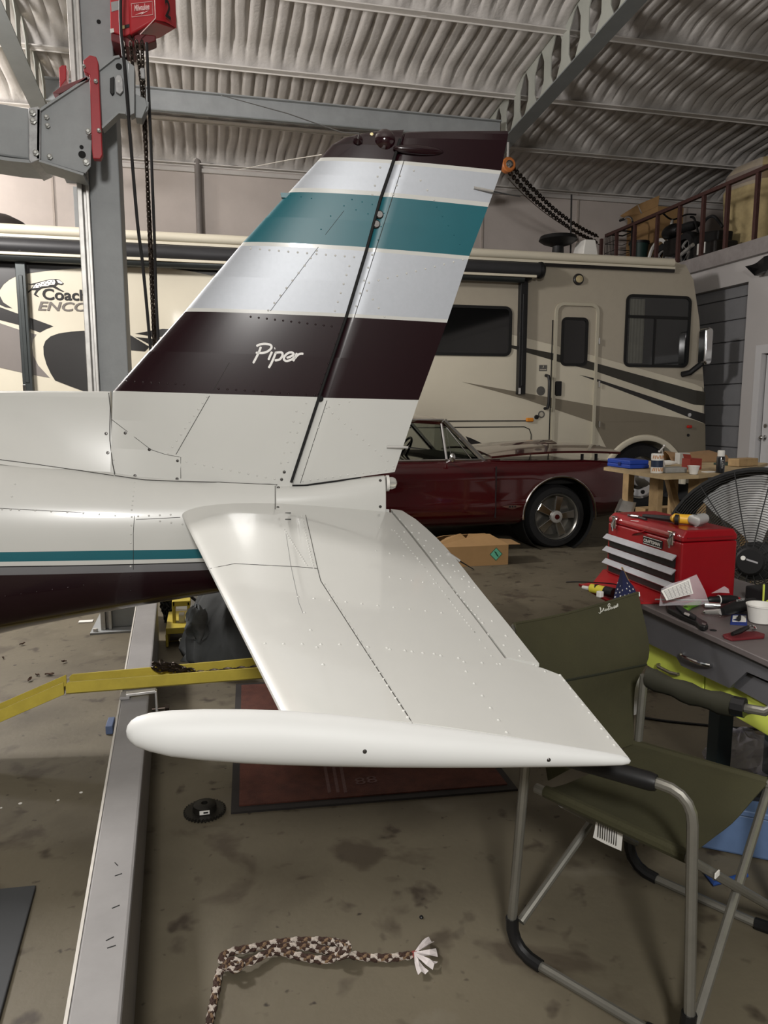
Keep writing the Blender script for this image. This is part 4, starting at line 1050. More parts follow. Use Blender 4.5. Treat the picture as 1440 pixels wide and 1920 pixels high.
hp('label_plate', [(206, 54), (213, 53), (214, 60), (207, 62)], .004, PAPER, HY + .017, 0)
hp('warning_label', [(229, 48), (246, 44), (246, 50), (230, 54)], .004, BLACKM, HY + .014, 0)
hp('label_plate', [(229, 48), (233.5, 47), (234, 53), (230, 54)], .003, mat('cream_label', (220, 205, 150), .5), HY + .012, 0)
n1 = (C_ - B_); n1.z = 0; n1.normalize(); nn = V((n1.y, -n1.x, 0))
xd = (h(280, 4) - h(246, 14)); xd = V((n1.x, n1.y, 0)) * abs(xd.length) + V((0, 0, .06)); upv = V((-.1, 0, 1))
LW = mat('hoist_white_print', (226, 190, 188), .5, var=0)
lo = h(252, 23) - V((0, .012, 0)); lo = B_ + n1 * .035 + V((0, 0, h(252, 23).z - B_.z)) + nn * .006
letters('maker_lettering', 'Milwaukee', lo, V((n1.x, n1.y, .16)), V((-.05, 0, 1)), .085, .034, LW, ho, shear=.2, bold=.02)
fr_ = [B_ + n1 * a + V((0, 0, h(252, 23).z - B_.z + b + .16 * a - .006)) + nn * .006 for a, b in ((.018, -.028), (.135, -.028), (.135, .042), (.018, .042))]
MB().tube(fr_, .0016, 4, closed=True).build('maker_frame', LW, ho, 0)
MB().prism([lo + n1 * a + V((0, 0, b + .16 * a)) for a, b in ((.0, -.02), (.05, -.006), (.045, -.012), (.08, -.004), (.035, -.022), (.04, -.015))], nn * .001).build('maker_flash', LW, ho, 0)
ed = (E_ - C_); ed.z = 0; ed.normalize(); en = V((ed.y, -ed.x, 0))
letters('hoist_number', '2', C_ + ed * .045 + V((0, 0, .035)) + en * .032, V((ed.x, ed.y, 0)), V((0, 0, 1)), .05, .10, BLACK, ho, bold=.02)
e1 = [h(281, 66), h(292, 37.5, HY - .02), h(289, 20, HY - .02)]
m = MB(); m.tube([B_ + n1 * .06 + nn * .008 + V((0, 0, .003)), C_ + nn * .008 + V((0, 0, .006)), top(C_) + nn * .008], .003, 5); m.build('case_edge_tape', LW, ho, 0)
# hoses and load chains hanging down behind the fin
CAB = mat('black_cable', (26, 25, 26), .55, var=0)
def hang(name, pts, r, Y=HY, label=None): return MB().tube(spl([h(x, y, Y) for x, y in pts], 6), r, 8).build(name, CAB, ho)
hang('control_cable', [(229, -48), (226, 0), (227, 60), (234, 130), (246, 280), (258, 420), (268, 500), (281, 640), (296, 820), (306, 1000)], .009, HY - .15)
hang('control_cable', [(275, 80), (280, 200), (284, 300), (289, 430), (293, 560), (297, 640), (308, 860), (312, 1000)], .0085, HY - .03)
m = MB(); link_chain(m, [h(256, 82), h(262, 130), h(268, 190), h(271, 250), h(276, 330), h(282, 440), h(288, 560), h(292, 660), h(300, 830), h(310, 1020)], .034, .0042, .0105); m.build('load_chain', CHAINM, ho, kind='stuff')
m = MB(); link_chain(m, [h(266, 82), h(269, 150), h(273, 250), h(280, 440), h(289, 640), h(306, 1000)], .034, .0042, .0105); m.build('load_chain', CHAINM, ho, kind='stuff')
m = MB(); link_chain(m, [h(232, 84), h(236, 118), h(239, 160)], .034, .0042, .0105); m.build('slack_chain', CHAINM, ho, kind='stuff')
m = MB(); link_chain(m, [h(245, 84), h(248, 118), h(250, 170)], .034, .0042, .0105); m.build('slack_chain', CHAINM, ho, kind='stuff')
MB().box(h(268, 139, HY - .02), (.026, .03, .06)).build('limit_stop', mat('worn_grey_edge', (0, 0, 0)), ho, 0, .006)

# ================================================================ floor beam, bent channel bar, clamp, gear, mats
def beam_pt(t, off, z): a, b = V((-.19, 1.25, 0)), V((-.392, 6.6, 0)); p = a.lerp(b, t); d = (b - a).normalized(); return p + V((-d.y, d.x, 0)) * off + V((0, 0, z))
fb = thing('floor_beam', 'long grey steel box beam lying on the concrete under the tail', 'beam', beam_pt(.5, .05, 0))
ZB, WB, WF = .25, .098, .13
m = MB(); T0, T1 = -.12, .63
m.loft([[beam_pt(T0, 0, 0), beam_pt(T0, WB, 0), beam_pt(T0, WB, ZB), beam_pt(T0, 0, ZB)], [beam_pt(T1, 0, 0), beam_pt(T1, WF - .01, 0), beam_pt(T1, WF - .01, ZB), beam_pt(T1, 0, ZB)]])
m.build('box_section', BEAMG, fb, 0, .008)
m = MB(); m.loft([[beam_pt(T0, WB - .001, ZB - .02), beam_pt(T0, WB + .004, ZB - .02), beam_pt(T0, WB + .004, ZB + .002), beam_pt(T0, WB - .003, ZB + .002)], [beam_pt(T1, WF - .011, ZB - .02), beam_pt(T1, WF - .006, ZB - .02), beam_pt(T1, WF - .006, ZB + .002), beam_pt(T1, WF - .013, ZB + .002)]]); m.build('pale_edge', mat('pale_paint_edge', (196, 192, 184), .4, var=.1), fb, 0)  # paler strip along the beam's left top edge
for x, y, a in ((222, 1640, 20), (217, 1700, 25), (209, 1775, 15), (206, 1760, 30), (218, 1620, -60)):
    p = onz(x, y, ZB + .0006); MB().box(p, (.018, .002, .0012), rot('Z', a)).build('scuff', RUBBER, fb, 0)
bar = thing('yellow_channel_bar', 'bent yellow steel channel bar resting across the grey floor beam', 'bar', onz(270, 1295, .25))
zb0 = ZB + .003
def bp(x, y, z): return onz(x, y, z)
FZ = .052
R0, R1 = bp(131, 1287, zb0), bp(560, 1247, zb0)         # rear flange foot
F0, F1 = bp(124, 1302, zb0), bp(560, 1267.5, zb0)     # front flange foot
up = V((0, 0, FZ)); th = V((0, .006, 0))
def flangebar(a, b, la=FZ, lb=FZ): return MB().prism([a, b, b + V((0, 0, lb)), a + V((.012, 0, la)), a + V((0, 0, la * .8))], th)
flangebar(R0, R1).build('rear_flange', YELL, bar, 0, .001)
flangebar(F0, F1).build('front_flange', YELL, bar, 0, .001)
MB().prism([F0, F1, R1, R0], (0, 0, .005)).build('channel_floor', mat('deep_yellow_paint', (104, 92, 34), .6, var=.3, scale=14), bar, 0)  # trough floor in a darker yellow than the flanges
# drooping left length: ends on the floor out of frame
LR, LF = V((-1.25, R0.y - .02, .012)), V((-1.25, F0.y - .03, .012))
k0, k1 = R0 - V((.012, 0, 0)), F0 - V((.008, 0, 0))
flangebar(LR, k0).build('rear_flange', YELL, bar, 0, .001)
flangebar(LF, k1).build('front_flange', YELL, bar, 0, .001)
MB().prism([LF, k1, k0, LR], (0, 0, .005)).build('channel_floor', MATS['deep_yellow_paint'], bar, 0)
ch = thing('chain_heap', 'dark steel chain piled in the trough of the yellow bar', 'chain', bp(325, 1262, zb0 + .006))
rng = random.Random(5)
c0, c1 = bp(296, 1279, zb0), bp(362, 1273, zb0)
pts = []
for i in range(16):
    t = rng.random() ** 1.5; c = c0.lerp(c1, t); pts.append(c + V((rng.uniform(-.012, .012), rng.uniform(.004, .008), .036 + rng.uniform(0, .05) * (1 - t * .7))))
m = MB(); link_chain(m, pts, .028, .004, .0085); m.build('chain', CHAINM, ch, kind='stuff')
m = MB(); link_chain(m, [c1 + V((0, 0, .02)), bp(420, 1258, zb0 + .022), bp(470, 1254, zb0 + .022), bp(540, 1247, zb0 + .022)], .036, .005, .013); m.build('chain', CHAINM, ch, kind='stuff')
cl = thing('bar_clamp', 'bent grey steel strap clamped over the floor beam below the yellow bar', 'clamp', onz(262, 1315, ZB))
a0, a1 = onz(236, 1307, ZB + .012), onz(292, 1300, ZB + .012)
m = MB(); m.prism([a0, a1, a1 + V((0, .032, 0)), a0 + V((0, .032, 0))], (0, 0, .012)); m.build('strap', STEEL, cl, 0, .002)
m = MB(); m.prism([a1 + V((-.004, 0, .008)), a1 + V((.004, 0, .008)), a1 + V((.006, 0, -.09)), a1 + V((-.004, 0, -.09))], (0, .032, 0)); m.build('strap_leg', STEEL, cl, 0, .002)
m = MB(); e0, e1 = onz(224, 1313, ZB + .003), onz(246, 1300, ZB + .003); m.bb((e0.x, min(e0.y, e1.y), ZB + .003), (e1.x, max(e0.y, e1.y), ZB + .014)); m.build('saddle', BEAMG, cl, 0, .002)
m = MB(); p = a1 + V((.004, .01, -.07)); m.tube([p - V((.022, 0, 0)), p + V((.03, 0, 0))], .006, 8); m.lathe([(.014, 0), (.014, .016)], p + V((.03, 0, 0)), (1, 0, 0), 6); m.build('clamp_screw', CHAINM, cl)

# sprocket on the floor
sp = thing('sprocket', 'toothed black sprocket lying flat on the concrete beside the red mat', 'sprocket', onz(384, 1524))
c = onz(384, 1524)
m = MB(); N = 36; ring = []
for i in range(N * 4):
    t = 2 * PI * i / (N * 4); r = .073 if i % 4 < 2 else .066; ring.append(c + V((r * math.cos(t), r * math.sin(t), .004)))
m.prism(ring, (0, 0, .01)); m.build('toothed_plate', mat('oily_steel', (44, 42, 38), .45, metal=.6, var=.2, scale=40), sp, 0)
MB().lathe([(.042, .014), (.04, .034), (.03, .038), (.012, .038), (.012, .02)], c, (0, 0, 1), 24).build('sprocket_hub', MATS['oily_steel'], sp)
MB().box(c + V((-.0, -.042, .024)), (.034, .002, .014)).build('label', PAPER, sp, 0)
MB().box(c + V((.004, -.0432, .024)), (.016, .001, .006)).build('label_print', INK, sp, 0)

MATR = mat('worn_red_carpet', (82, 46, 36), .9, var=.3, scale=18, bump=.4, bscale=220)
MATE = mat('mat_rubber_edge', (40, 36, 34), .8)
rm = thing('red_floor_mat', 'worn dark red entrance mat with black rubber border under the stabiliser', 'mat', onz(700, 1400))
cA, cB = onz(433, 1527), onz(971, 1483)
dv = (cB - cA).normalized(); du = V((-dv.y, dv.x, 0)) + dv * .0; wid = (cB - cA).length; dep = .62
du = (onz(935, 1437) - cB).normalized(); du2 = (onz(441, 1320) - cA).normalized()
Q = [cA, cB, cB + du * 1.25, cA + du2 * 1.25]
MB().prism(Q, (0, 0, .008)).build('rubber_border', MATE, rm, 0)
ctr = (Q[0] + Q[1] + Q[2] + Q[3]) / 4
MB().prism([ctr + (p - ctr) * (1 - .055) + V((0, 0, .006)) for p in Q], (0, 0, .007)).build('carpet_pile', MATR, rm, 0)
PRN = mat('faded_mat_print', (104, 78, 74), .9, var=.2, scale=90)
for x in (609, 625, 639): 
    a_, b_ = onz(x, 1436, .0135), onz(x + 9, 1486, .0135); MB().prism([a_ - V((.006, 0, 0)), b_ - V((.006, 0, 0)), b_ + V((.006, 0, 0)), a_ + V((.006, 0, 0))], (0, 0, .0004)).build('faded_bar', PRN, rm, 0)
letters('faded_print', '88', onz(668, 1472, .0138), V((1, .02, 0)), V((0, 1, 0)), .085, .05, PRN, rm)
bm_ = [onz(68, 1667), onz(-12, 1960), onz(-200, 1960), onz(-160, 1690)]
tag(MB().prism(bm_, (0, 0, .014)).build('rubber_mat', mat('charcoal_rubber_mat', (52, 54, 56), .7, var=.1, scale=6), None, 0, .003), 'charcoal rubber mat corner beside the foot of the grey beam', 'mat')

# rope
ROPE = [mat('rope_white', (168, 158, 148), .9, var=.1), mat('rope_brown', (56, 38, 30), .9, var=.2), mat('rope_tan', (110, 88, 66), .9, var=.2)]
rp_ = thing('braided_rope', 'knotted brown and white braided rope with a frayed plastic-wrapped end', 'rope', onz(600, 1790))
def rope(pix, rr=.0092, z=.011, name='rope_length'):
    path = spl([onz(x, y, z + dz) for x, y, dz in pix], 10)
    d = [0]
    for a, b in zip(path, path[1:]): d.append(d[-1] + (b - a).length)
    n = int(d[-1] / .004); P2 = []; i = 0
    for j in range(n):
        t = d[-1] * j / n
        while i < len(d) - 2 and d[i + 1] < t: i += 1
        P2.append(path[i].lerp(path[i + 1], (t - d[i]) / max(d[i + 1] - d[i], 1e-6)))
    for s_ in range(6):
        m = MB(); q_ = []; sg = 1 if s_ % 2 else -1
        for j, p in enumerate(P2):
            t = (P2[min(j + 1, n - 1)] - P2[max(j - 1, 0)]).normalized(); a = V((0, 0, 1)).cross(t).normalized(); b = t.cross(a)
            f = sg * (2 * PI * j * .004 / .055) + s_ * PI / 3
            rad_ = rr * (.62 + .12 * math.sin(2 * f + s_)); q_.append(p + a * math.cos(f) * rad_ + b * math.sin(f) * rad_)
        m.tube(q_, rr * .5, 5); m.build('rope_strand', ROPE[(0, 1, 1, 0, 2, 1)[s_]], rp_, 60)
rope([(384, 1960, 0), (396, 1900, 0), (404, 1860, 0), (412, 1822, .004), (430, 1812, .012), (470, 1802, .01), (515, 1784, .004), (560, 1793, 0), (610, 1800, 0), (640, 1788, .008)])
rope([(452, 1815, .0), (425, 1806, .006), (414, 1798, .01), (430, 1786, .008), (470, 1778, .004), (520, 1768, 0), (570, 1764, 0), (622, 1766, 0), (645, 1776, .01), (640, 1794, .014)])
rope([(520, 1777, .01), (560, 1774, 0), (600, 1780, 0), (636, 1785, .006), (655, 1790, .004), (690, 1795, 0), (730, 1796, 0), (775, 1790, 0)])
rope([(418, 1802, .014), (440, 1820, .016), (455, 1806, .02), (430, 1800, .022), (420, 1822, .01)], .0065)
rope([(628, 1762, .008), (640, 1775, .02), (634, 1796, .012), (650, 1790, .022), (655, 1772, .014), (640, 1764, .01)], .0055)
for k_, (dx, dy, w) in enumerate(((30, -28, 16), (42, -6, 14), (40, 18, 15), (18, 34, 9))):
    a = onz(776, 1790, .012); rr = []
    for t in (0, .35, .7, 1):
        p = onz(776 + dx * t, 1790 + dy * t, .012 + .012 * math.sin(PI * t)); n_ = onz(776 + dx * t - dy * .02 * w * t * .3, 1790 + dy * t + dx * .02 * w * t * .3, .012)
        sd = V((-(p - a).y, (p - a).x, 0)); sd = sd.normalized() if sd.length > 1e-6 else V((0, 1, 0))
        rr.append([p + sd * (.002 + .012 * t) * k for k in (-1, -.4, .3, 1)])
    for j, r in enumerate(rr):
        for i, p in enumerate(r): p.z = max(.004, p.z + .006 * math.sin(i * 2.3 + j + k_))
    MB().sheet(rr, .0012).build('plastic_tail', mat('frayed_white_plastic', (206, 198, 196), .5, var=.1), rp_, 0)
MB().tube([onz(768, 1791, .011), onz(782, 1788, .011)], .0085, 8).build('red_binding', mat('faded_red_thread', (130, 60, 56), .8), rp_)

# crumbs on the floor
LEAF = mat('dried_leaf', (64, 42, 28), .85, var=.3, scale=40)
for i, (x, y, s_) in enumerate(((93, 1265, .024), (56, 1276, .019), (70, 1266, .014), (120, 1242, .016), (6, 1234, .012), (42, 1209, .016), (352, 1600, .0)[:3])):
    if not s_: continue
    c = onz(x, y, .004); m = MB(); rr = []
    for u in range(5):
        t = u / 4; w = s_ * .55 * math.sin(PI * (t * .9 + .05)); rr.append([c + V(((t - .5) * 2 * s_, k * w, .006 * abs(k) + .008 * t * (i % 2) + .003 * math.sin(u * 2 + k))) for k in (-1, 0, 1)])
    R_ = Matrix.Rotation(i * 1.3, 3, 'Z')
    m.sheet([[c + R_ @ (p - c) for p in r] for r in rr], .0012)
    tag(m.build('dried_leaf', LEAF, None, 0), ('curled dry brown leaf, largest of the scatter left of the grey beam', 'dry brown leaf scrap just left of the largest curled leaf', 'tiny dry leaf scrap between its two larger neighbours', 'dry brown leaf scrap above the others, closest to the grey beam', 'small dry crumb at the left edge of the floor under the fuselage', 'dark dry scrap on the floor below the maroon belly')[i], 'leaf', 'dry leaf scraps by the beam')
for i, (x, y, s_) in enumerate(((38, 1506.5, .0065), (109, 1500.5, .005), (152, 1486, .006), (2, 1515, .004))):
    tag(MB().lathe([(s_, 0), (s_, .0012), (.0003, .0014)], onz(x, y, .0004), (0, 0, 1), 14).build('paper_dot', PAPER, None), ('white round paper dot, biggest and second from left, on bare concrete', 'white round paper dot in the middle of the sloping row', 'white round paper dot nearest the grey beam', 'white round paper dot at the left edge of the picture')[i], 'dot', 'white paper dots on the floor')
tag(MB().lathe([(.0055, 0), (.006, .003), (.004, .006), (.0003, .0065)], onz(790, 1721), (0, 0, 1), 10).build('black_nut', BLACK, None), 'single small black nut on the concrete above the rope end', 'nut')

# ================================================================ yellow jack, chain, draped bundle behind the beam
jk = thing('yellow_floor_jack', 'small yellow steel press frame on the floor beyond the floor beam', 'jack', onz(335, 1205))
J = lambda x, y, Y=4.5: ony(x, y, Y)
jy = 4.45
def jb(name, x0, y0, x1, y1, Y0, Y1, m=YELL, bev=.004):
    a, b = J(x0, y1, Y0), J(x1, y0, Y0); MB().bb((a.x, Y0, max(a.z, 0)), (b.x, Y1, b.z)).build(name, m, jk, 0, bev)
jb('base_box', 311, 1175, 362, 1190, jy, jy + .38)
jb('side_foot', 311, 1190, 315, 1214, jy, jy + .38)
jb('side_foot', 358, 1190, 362, 1210, jy, jy + .38)
jb('cross_tie', 312, 1200, 362, 1204, jy + .1, jy + .12)
jb('upright', 324, 1128, 328, 1176, jy + .1, jy + .16)
jb('upright', 352, 1128, 356, 1172, jy + .1, jy + .16)
jb('head_beam', 323, 1126, 357, 1138, jy + .1, jy + .18)
jb('ram', 336, 1152, 346, 1176, jy + .1, jy + .16, STEEL)
jb('pump_block', 352, 1150, 372, 1160, jy + .2, jy + .3, mat('worn_yellow', (150, 124, 40), .6, var=.3))
hc = thing('hanging_chain_heap', 'black chain heap bunched on the floor behind the yellow press frame', 'chain', onz(312, 1180))
rng = random.Random(9); m = MB()
link_chain(m, [J(312 + rng.uniform(-11, 12), 1134 + rng.uniform(-12, 34), 4.95) + V((0, rng.uniform(0, .12), 0)) for _ in range(26)] + [J(312, 1168, 5.0)] + [V((J(312, 1168, 5.0).x, 5.0, .02))], .04, .006, .015); m.build('chain', BLACKM, hc, kind='stuff')
DRP = mat('charcoal_tarp', (62, 64, 64), .75, var=.15, scale=3, bump=.3, bscale=9)
dr_ = thing('draped_bundle', 'charcoal tarp thrown over a bulky bundle behind the yellow bar', 'tarp', onz(420, 1240))
c = onz(425, 1247); c = V((c.x + .02, 4.15, 0))
rings = []
rng = random.Random(2)
for k_, (z, r, ox) in enumerate(((0, .28, .06), (.06, .29, .05), (.16, .27, .04), (.28, .235, .03), (.38, .19, .05), (.46, .14, .06), (.51, .09, .07), (.53, .01, .07))):
    rings.append([c + V((ox + r * (1 + .13 * math.sin(5 * t + k_ * .8) + .10 * math.sin(9 * t + k_ * 1.3) + .05 * math.sin(17 * t - k_ * .7)) * math.cos(t), r * .8 * (1 + .14 * math.sin(4 * t + 1 + k_ * .6) + .08 * math.sin(11 * t + k_)) * math.sin(t), z + .012 * math.sin(3 * t + k_))) for t in [2 * PI * i / 48 for i in range(48)]])
for p in rings[0]: p.z = .004
m = MB(); m.loft(rings); m.build('tarp', DRP, dr_, 60)
pb = J(362, 1172, 3.9)
m = MB(); m.ball((pb.x + .02, 3.93, pb.z + .0), .08, 9, (.75, .6, 1.15), .2, 4); m.build('plastic_bag', mat('hazy_grey_plastic', (96, 100, 102), .25, var=.2, scale=20, bump=.5, bscale=14), dr_, 60)
tb_ = thing('clear_tub', 'hazy clear plastic tub half tucked under the yellow press frame', 'tub', onz(345, 1218))
c = onz(353, 1226)
MB().lathe([(.04, .0), (.047, .085), (.05, .085), (.05, .09), (.044, .088), (.037, .006), (.001, .006)], c, (0, 0, 1), 20).build('tub_wall', mat('hazy_clear_plastic', (150, 150, 140), .3, var=0, alpha=.45), tb_)
wb = J(350, 1135, 5.3)
m = MB(); m.sheet([[V((J(x, y, 5.35).x, 5.35 - .03 * k, J(x, y, 5.35).z)) for k, (x, y) in enumerate(r)] for r in (((330, 1119), (350, 1112), (364, 1110), (420, 1105)), ((330, 1130), (352, 1126), (372, 1130), (425, 1112)), ((334, 1152), (355, 1150), (378, 1150), (425, 1130)), ((334, 1185), (355, 1185), (380, 1185), (425, 1185)))], .01); 
tag(m.build('white_dust_sheet', WPLAS, None, 50), 'pale crumpled dust sheet bunched behind the yellow press frame', 'sheet')
tag(MB().tube(spl([J(350, 1112, 5.2), J(362, 1122, 5.2), J(378, 1134, 5.2), J(392, 1150, 5.2), V((J(392, 1150, 5.2).x + .1, 5.2, .012)), V((.6, 5.1, .012))], 6), .011, 8).build('rubber_hose', RUBBER, None), 'black rubber hose drooping beside the pale dust sheet', 'hose')
p = onz(182, 1165)
tag(MB().box((p.x - .07, p.y, .004), (.09, .05, .008)).build('white_tile', PAPER, None, 0, .001), 'small white tile lying at the foot of the grey lift post', 'tile')
p = onz(212, 1368); tag(MB().box((p.x - .01, p.y, .02), (.03, .1, .04)).build('blue_block', mat('dusty_blue_paint', (70, 84, 112), .6), None, 0, .004), 'dusty blue block pressed against the left side of the grey beam', 'block')
# ================================================================ folding chair
OLIVE = mat('olive_canvas', (51, 49, 28), .85, var=.12, scale=6, bump=.15, bscale=160)
TUBE = mat('brushed_aluminium_tube', (140, 138, 130), .4, metal=.75, var=.08, scale=20)
ch_ = thing('camp_chair', 'olive canvas folding camp chair with tube frame at the stabiliser tip', 'chair', onz(1130, 1800), rad(-57))
NB = onz(955, 1785); FBk = onz(1175, 1630); fr = V((.541, -.841, 0)); TR = .0125
NF, FF = NB + fr * .47, FBk + fr * .47
def corner(a, b, c, r, n=5):
    """rounded tube corner at b"""
    p, q_ = b + (a - b).normalized() * r, b + (c - b).normalized() * r
    return [p.lerp(b, t).lerp(b.lerp(q_, t), t) for t in [i / n for i in range(n + 1)]]
AZ = .60
def side(bk, ft, ra, fa, sag=0.0):
    b0, f0 = bk + V((0, 0, TR)), ft + V((0, 0, TR))
    path = [ra] + corner(ra, b0, f0, .075) + corner(b0, f0, fa, .075) + corner(f0, fa, ra, .07) + [fa.lerp(ra, t) + V((0, 0, -sag * math.sin(PI * t))) for t in (.2, .35, .5, .65, .8, .92)]
    return path, b0, f0
rn = onz(988, 1400, AZ); fa_n = V((NF.x + .005, NF.y + .045, AZ)); 
rf = V((FBk.x + .06, FBk.y + .06, AZ)); rf = onz(1208, 1266, .635); fa_f = V((FF.x - .004, FF.y + .035, .625))
for bk, ft, ra, fa, near in ((NB, NF, rn, fa_n, 1), (FBk, FF, rf, fa_f, 0)):
    path, b0, f0 = side(bk, ft, ra, fa, 0 if near else .02)
    MB().tube(path, TR, 10).build('side_frame', TUBE, ch_)
    for c_, a_, e_ in ((b0, ra, f0), (f0, b0, fa)):
        MB().tube(corner(a_, c_, e_, .095), TR * 1.35, 10).build('plastic_foot', BLACK, ch_)
    if near:
        MB().tube([ra.lerp(fa, .2), ra.lerp(fa, .25), ra.lerp(fa, .76), ra.lerp(fa, .80)], [.017, .021, .021, .018], 12).build('arm_pad', BLACK, ch_)
    else:
        m = MB(); rr = []
        for i in range(11):
            t = i / 10; c = ra.lerp(fa, .02 + .62 * t); r_ = .030 + .004 * math.sin(i * 1.7)
            rr.append([c + V((0, 0, -.002 - .02 * math.sin(PI * (1 - .02 - .62 * i / 10)))) + fr.cross(V((0, 0, 1))) * math.cos(2 * PI * k / 10) * r_ * .7 + V((0, 0, math.sin(2 * PI * k / 10) * r_)) for k in range(10)])
        m.loft(rr); m.build('arm_sleeve', mat('dark_olive_canvas', (34, 33, 20), .85, var=.12, scale=6), ch_, 60)
        a, b = ra.lerp(fa, .60) + V((0, 0, -.019)), ra.lerp(fa, .68) + V((0, 0, -.017))
        MB().tube([a, b], .027, 10).build('sleeve_binding', BLACK, ch_)
SZ = .42
s_bn, s_fn, s_ff, s_bf = onz(1023, 1480, SZ), onz(1293, 1603, SZ), onz(1441, 1466, SZ), onz(1185, 1392, SZ)
m = MB(); rows = []
for i in range(9):
    t = i / 8; a, b = s_bn.lerp(s_fn, t), s_bf.lerp(s_ff, t); rows.append([a.lerp(b, k / 10) + V((0, 0, -.03 * math.sin(PI * k / 10) * (1 - .3 * t) + .002 * math.sin(5 * k + 3 * i))) for k in range(11)])
m.sheet(rows, .003); m.build('seat', OLIVE, ch_, 60)
m = MB(); m.tube([s_bn + (s_bn - s_fn).normalized() * .03 + V((0, 0, -.008)), s_fn + V((0, 0, -.008))], .0135, 10); m.build('seat_rail', TUBE, ch_)
m = MB(); m.tube([s_bf + V((0, 0, -.008)), s_ff + (s_ff - s_bf).normalized() * .03 + V((0, 0, -.008))], .0135, 10); m.build('seat_rail', TUBE, ch_)
MB().tube([s_bn.lerp(s_fn, .0) + V((0, 0, -.006)), s_bn.lerp(s_fn, .985) + V((0, 0, -.006))], .0165, 10).build('seat_sleeve', OLIVE, ch_)
MB().tube([s_bf.lerp(s_ff, .01) + V((0, 0, -.006)), s_bf.lerp(s_ff, .99) + V((0, 0, -.006))], .0165, 10).build('seat_sleeve', OLIVE, ch_)
# crossing legs under the seat: rear pair and front pair
xl = lambda a, b, r=.0115: MB().tube([a, b], r, 10).build('cross_leg', TUBE, ch_)
kn = onz(974, 1692, .10); kn = NB.lerp(NF, .03) + V((.012, -.01, .10))
xl(kn, s_bf + fr * .03 + V((0, 0, -.02)))
xl(FBk.lerp(FF, .05) + V((0, 0, .10)), s_bn + fr * .05 + V((0, 0, -.02)))
kf = NF + V((.01, .0, .075)); xl(kf, s_ff + V((0, 0, -.02)))
xl(FF + V((-.01, 0, .075)), s_fn + V((.01, .01, -.02)))
d_ = (s_ff - kf).normalized(); MB().tube([kf - d_ * .012, kf + d_ * .006], .0135, 10).build('leg_cap', BLACK, ch_)
c = s_fn.lerp(FF + V((0, 0, .075)), .22); MB().box(c + V((-.006, -.012, .0)), (.022, .003, .013), rot('Z', 30)).build('leg_sticker', PAPER, ch_, 0)
MB().tube(spl([s_bn.lerp(s_fn, .35) + V((.06, .02, -.03)), s_bn.lerp(s_fn, .38) + V((.09, .03, -.07)), s_bn.lerp(s_fn, .5) + V((.18, .08, -.085))], 5), .009, 6).build('webbing_strap', BLACK, ch_)
# care tag
tg = [s_bn.lerp(s_fn, .36) + V((.012, 0, -.015)), s_bn.lerp(s_fn, .56) + V((.012, 0, -.015))]
m = MB(); m.sheet([[tg[0].lerp(tg[1], k / 4) + V((.002 * math.sin(k + j), .004 * j, -.022 * j)) for k in range(5)] for j in range(4)], .0006); m.build('care_tag', PAPER, ch_, 0)
m = MB()
for j in range(9):
    a = tg[0].lerp(tg[1], .1 + .08 * j) + V((-.0015, -.001, -.012)); m.bb(a, a + V((.0012, .0012, -.042)))
m.build('tag_print', INK, ch_, 0)
# backrest with its sleeve and embroidered name
LPT = [onz(965, 1170, .795), onz(985, 1255, .69), onz(1010, 1360, .56), onz(1024, 1462, SZ)]
RPT = [onz(1196, 1112, .825), onz(1219, 1220, .665), onz(1186, 1290, .55), onz(1186, 1396, SZ)]
Lc, Rc = spl(LPT, 6), spl(RPT, 6); bw = V((-.5, .82, 0))
rows = []
for i, (a, b) in enumerate(zip(Lc, Rc)):
    v = i / (len(Lc) - 1)
    rows.append([a.lerp(b, k / 14) + bw * (.03 * math.sin(PI * k / 14) * (1 - .5 * v)) + V((0, 0, -.022 * math.sin(PI * k / 14) * (1 - v))) + bw * .006 * math.sin(4.2 * v + 2.2 * k / 14 * v) for k in range(15)])
m = MB(); m.sheet(rows, .004); BKV = m.bvh(); m.build('backrest', OLIVE, ch_, 60)
for cc, dd in ((Lc[:8], Rc[:8]), (Rc[:8], Lc[:8])): MB().tube([p + (q_ - p).normalized() * .022 + bw * .022 + V((0, 0, -.012)) for p, q_ in zip(cc, dd)], .011, 8).build('back_upright', TUBE, ch_)
m = MB(); m.tube(rows[0], .006, 6); m.build('top_hem', OLIVE, ch_)
m = MB(); m.tube([p + V((0, 0, .0)) - bw * .004 for p in rows[8][1:]], .004, 6); m.build('sleeve_seam', mat('dark_olive_thread', (30, 32, 18), .9), ch_)
bar_a = rf + V((-.03, .0, 0)); MB().prism([onz(1192, 1258, .58), onz(1201, 1256, .58), V((onz(1201, 1256, .58).x, onz(1201, 1256, .58).y, .43)), V((onz(1192, 1258, .58).x, onz(1192, 1258, .58).y, .43))], (.004, .004, 0)).build('back_hinge_bar', STEEL, ch_, 0)
THR = mat('silver_thread', (190, 190, 180), .6, var=0)
def onback(x, y):
    d = ray(x, y).normalized(); r = BKV.ray_cast(CAM, d)
    if r[0] is None: return None
    n = r[1] if r[1].dot(d) < 0 else -r[1]
    return r[0] + n * .0025
m = MB()
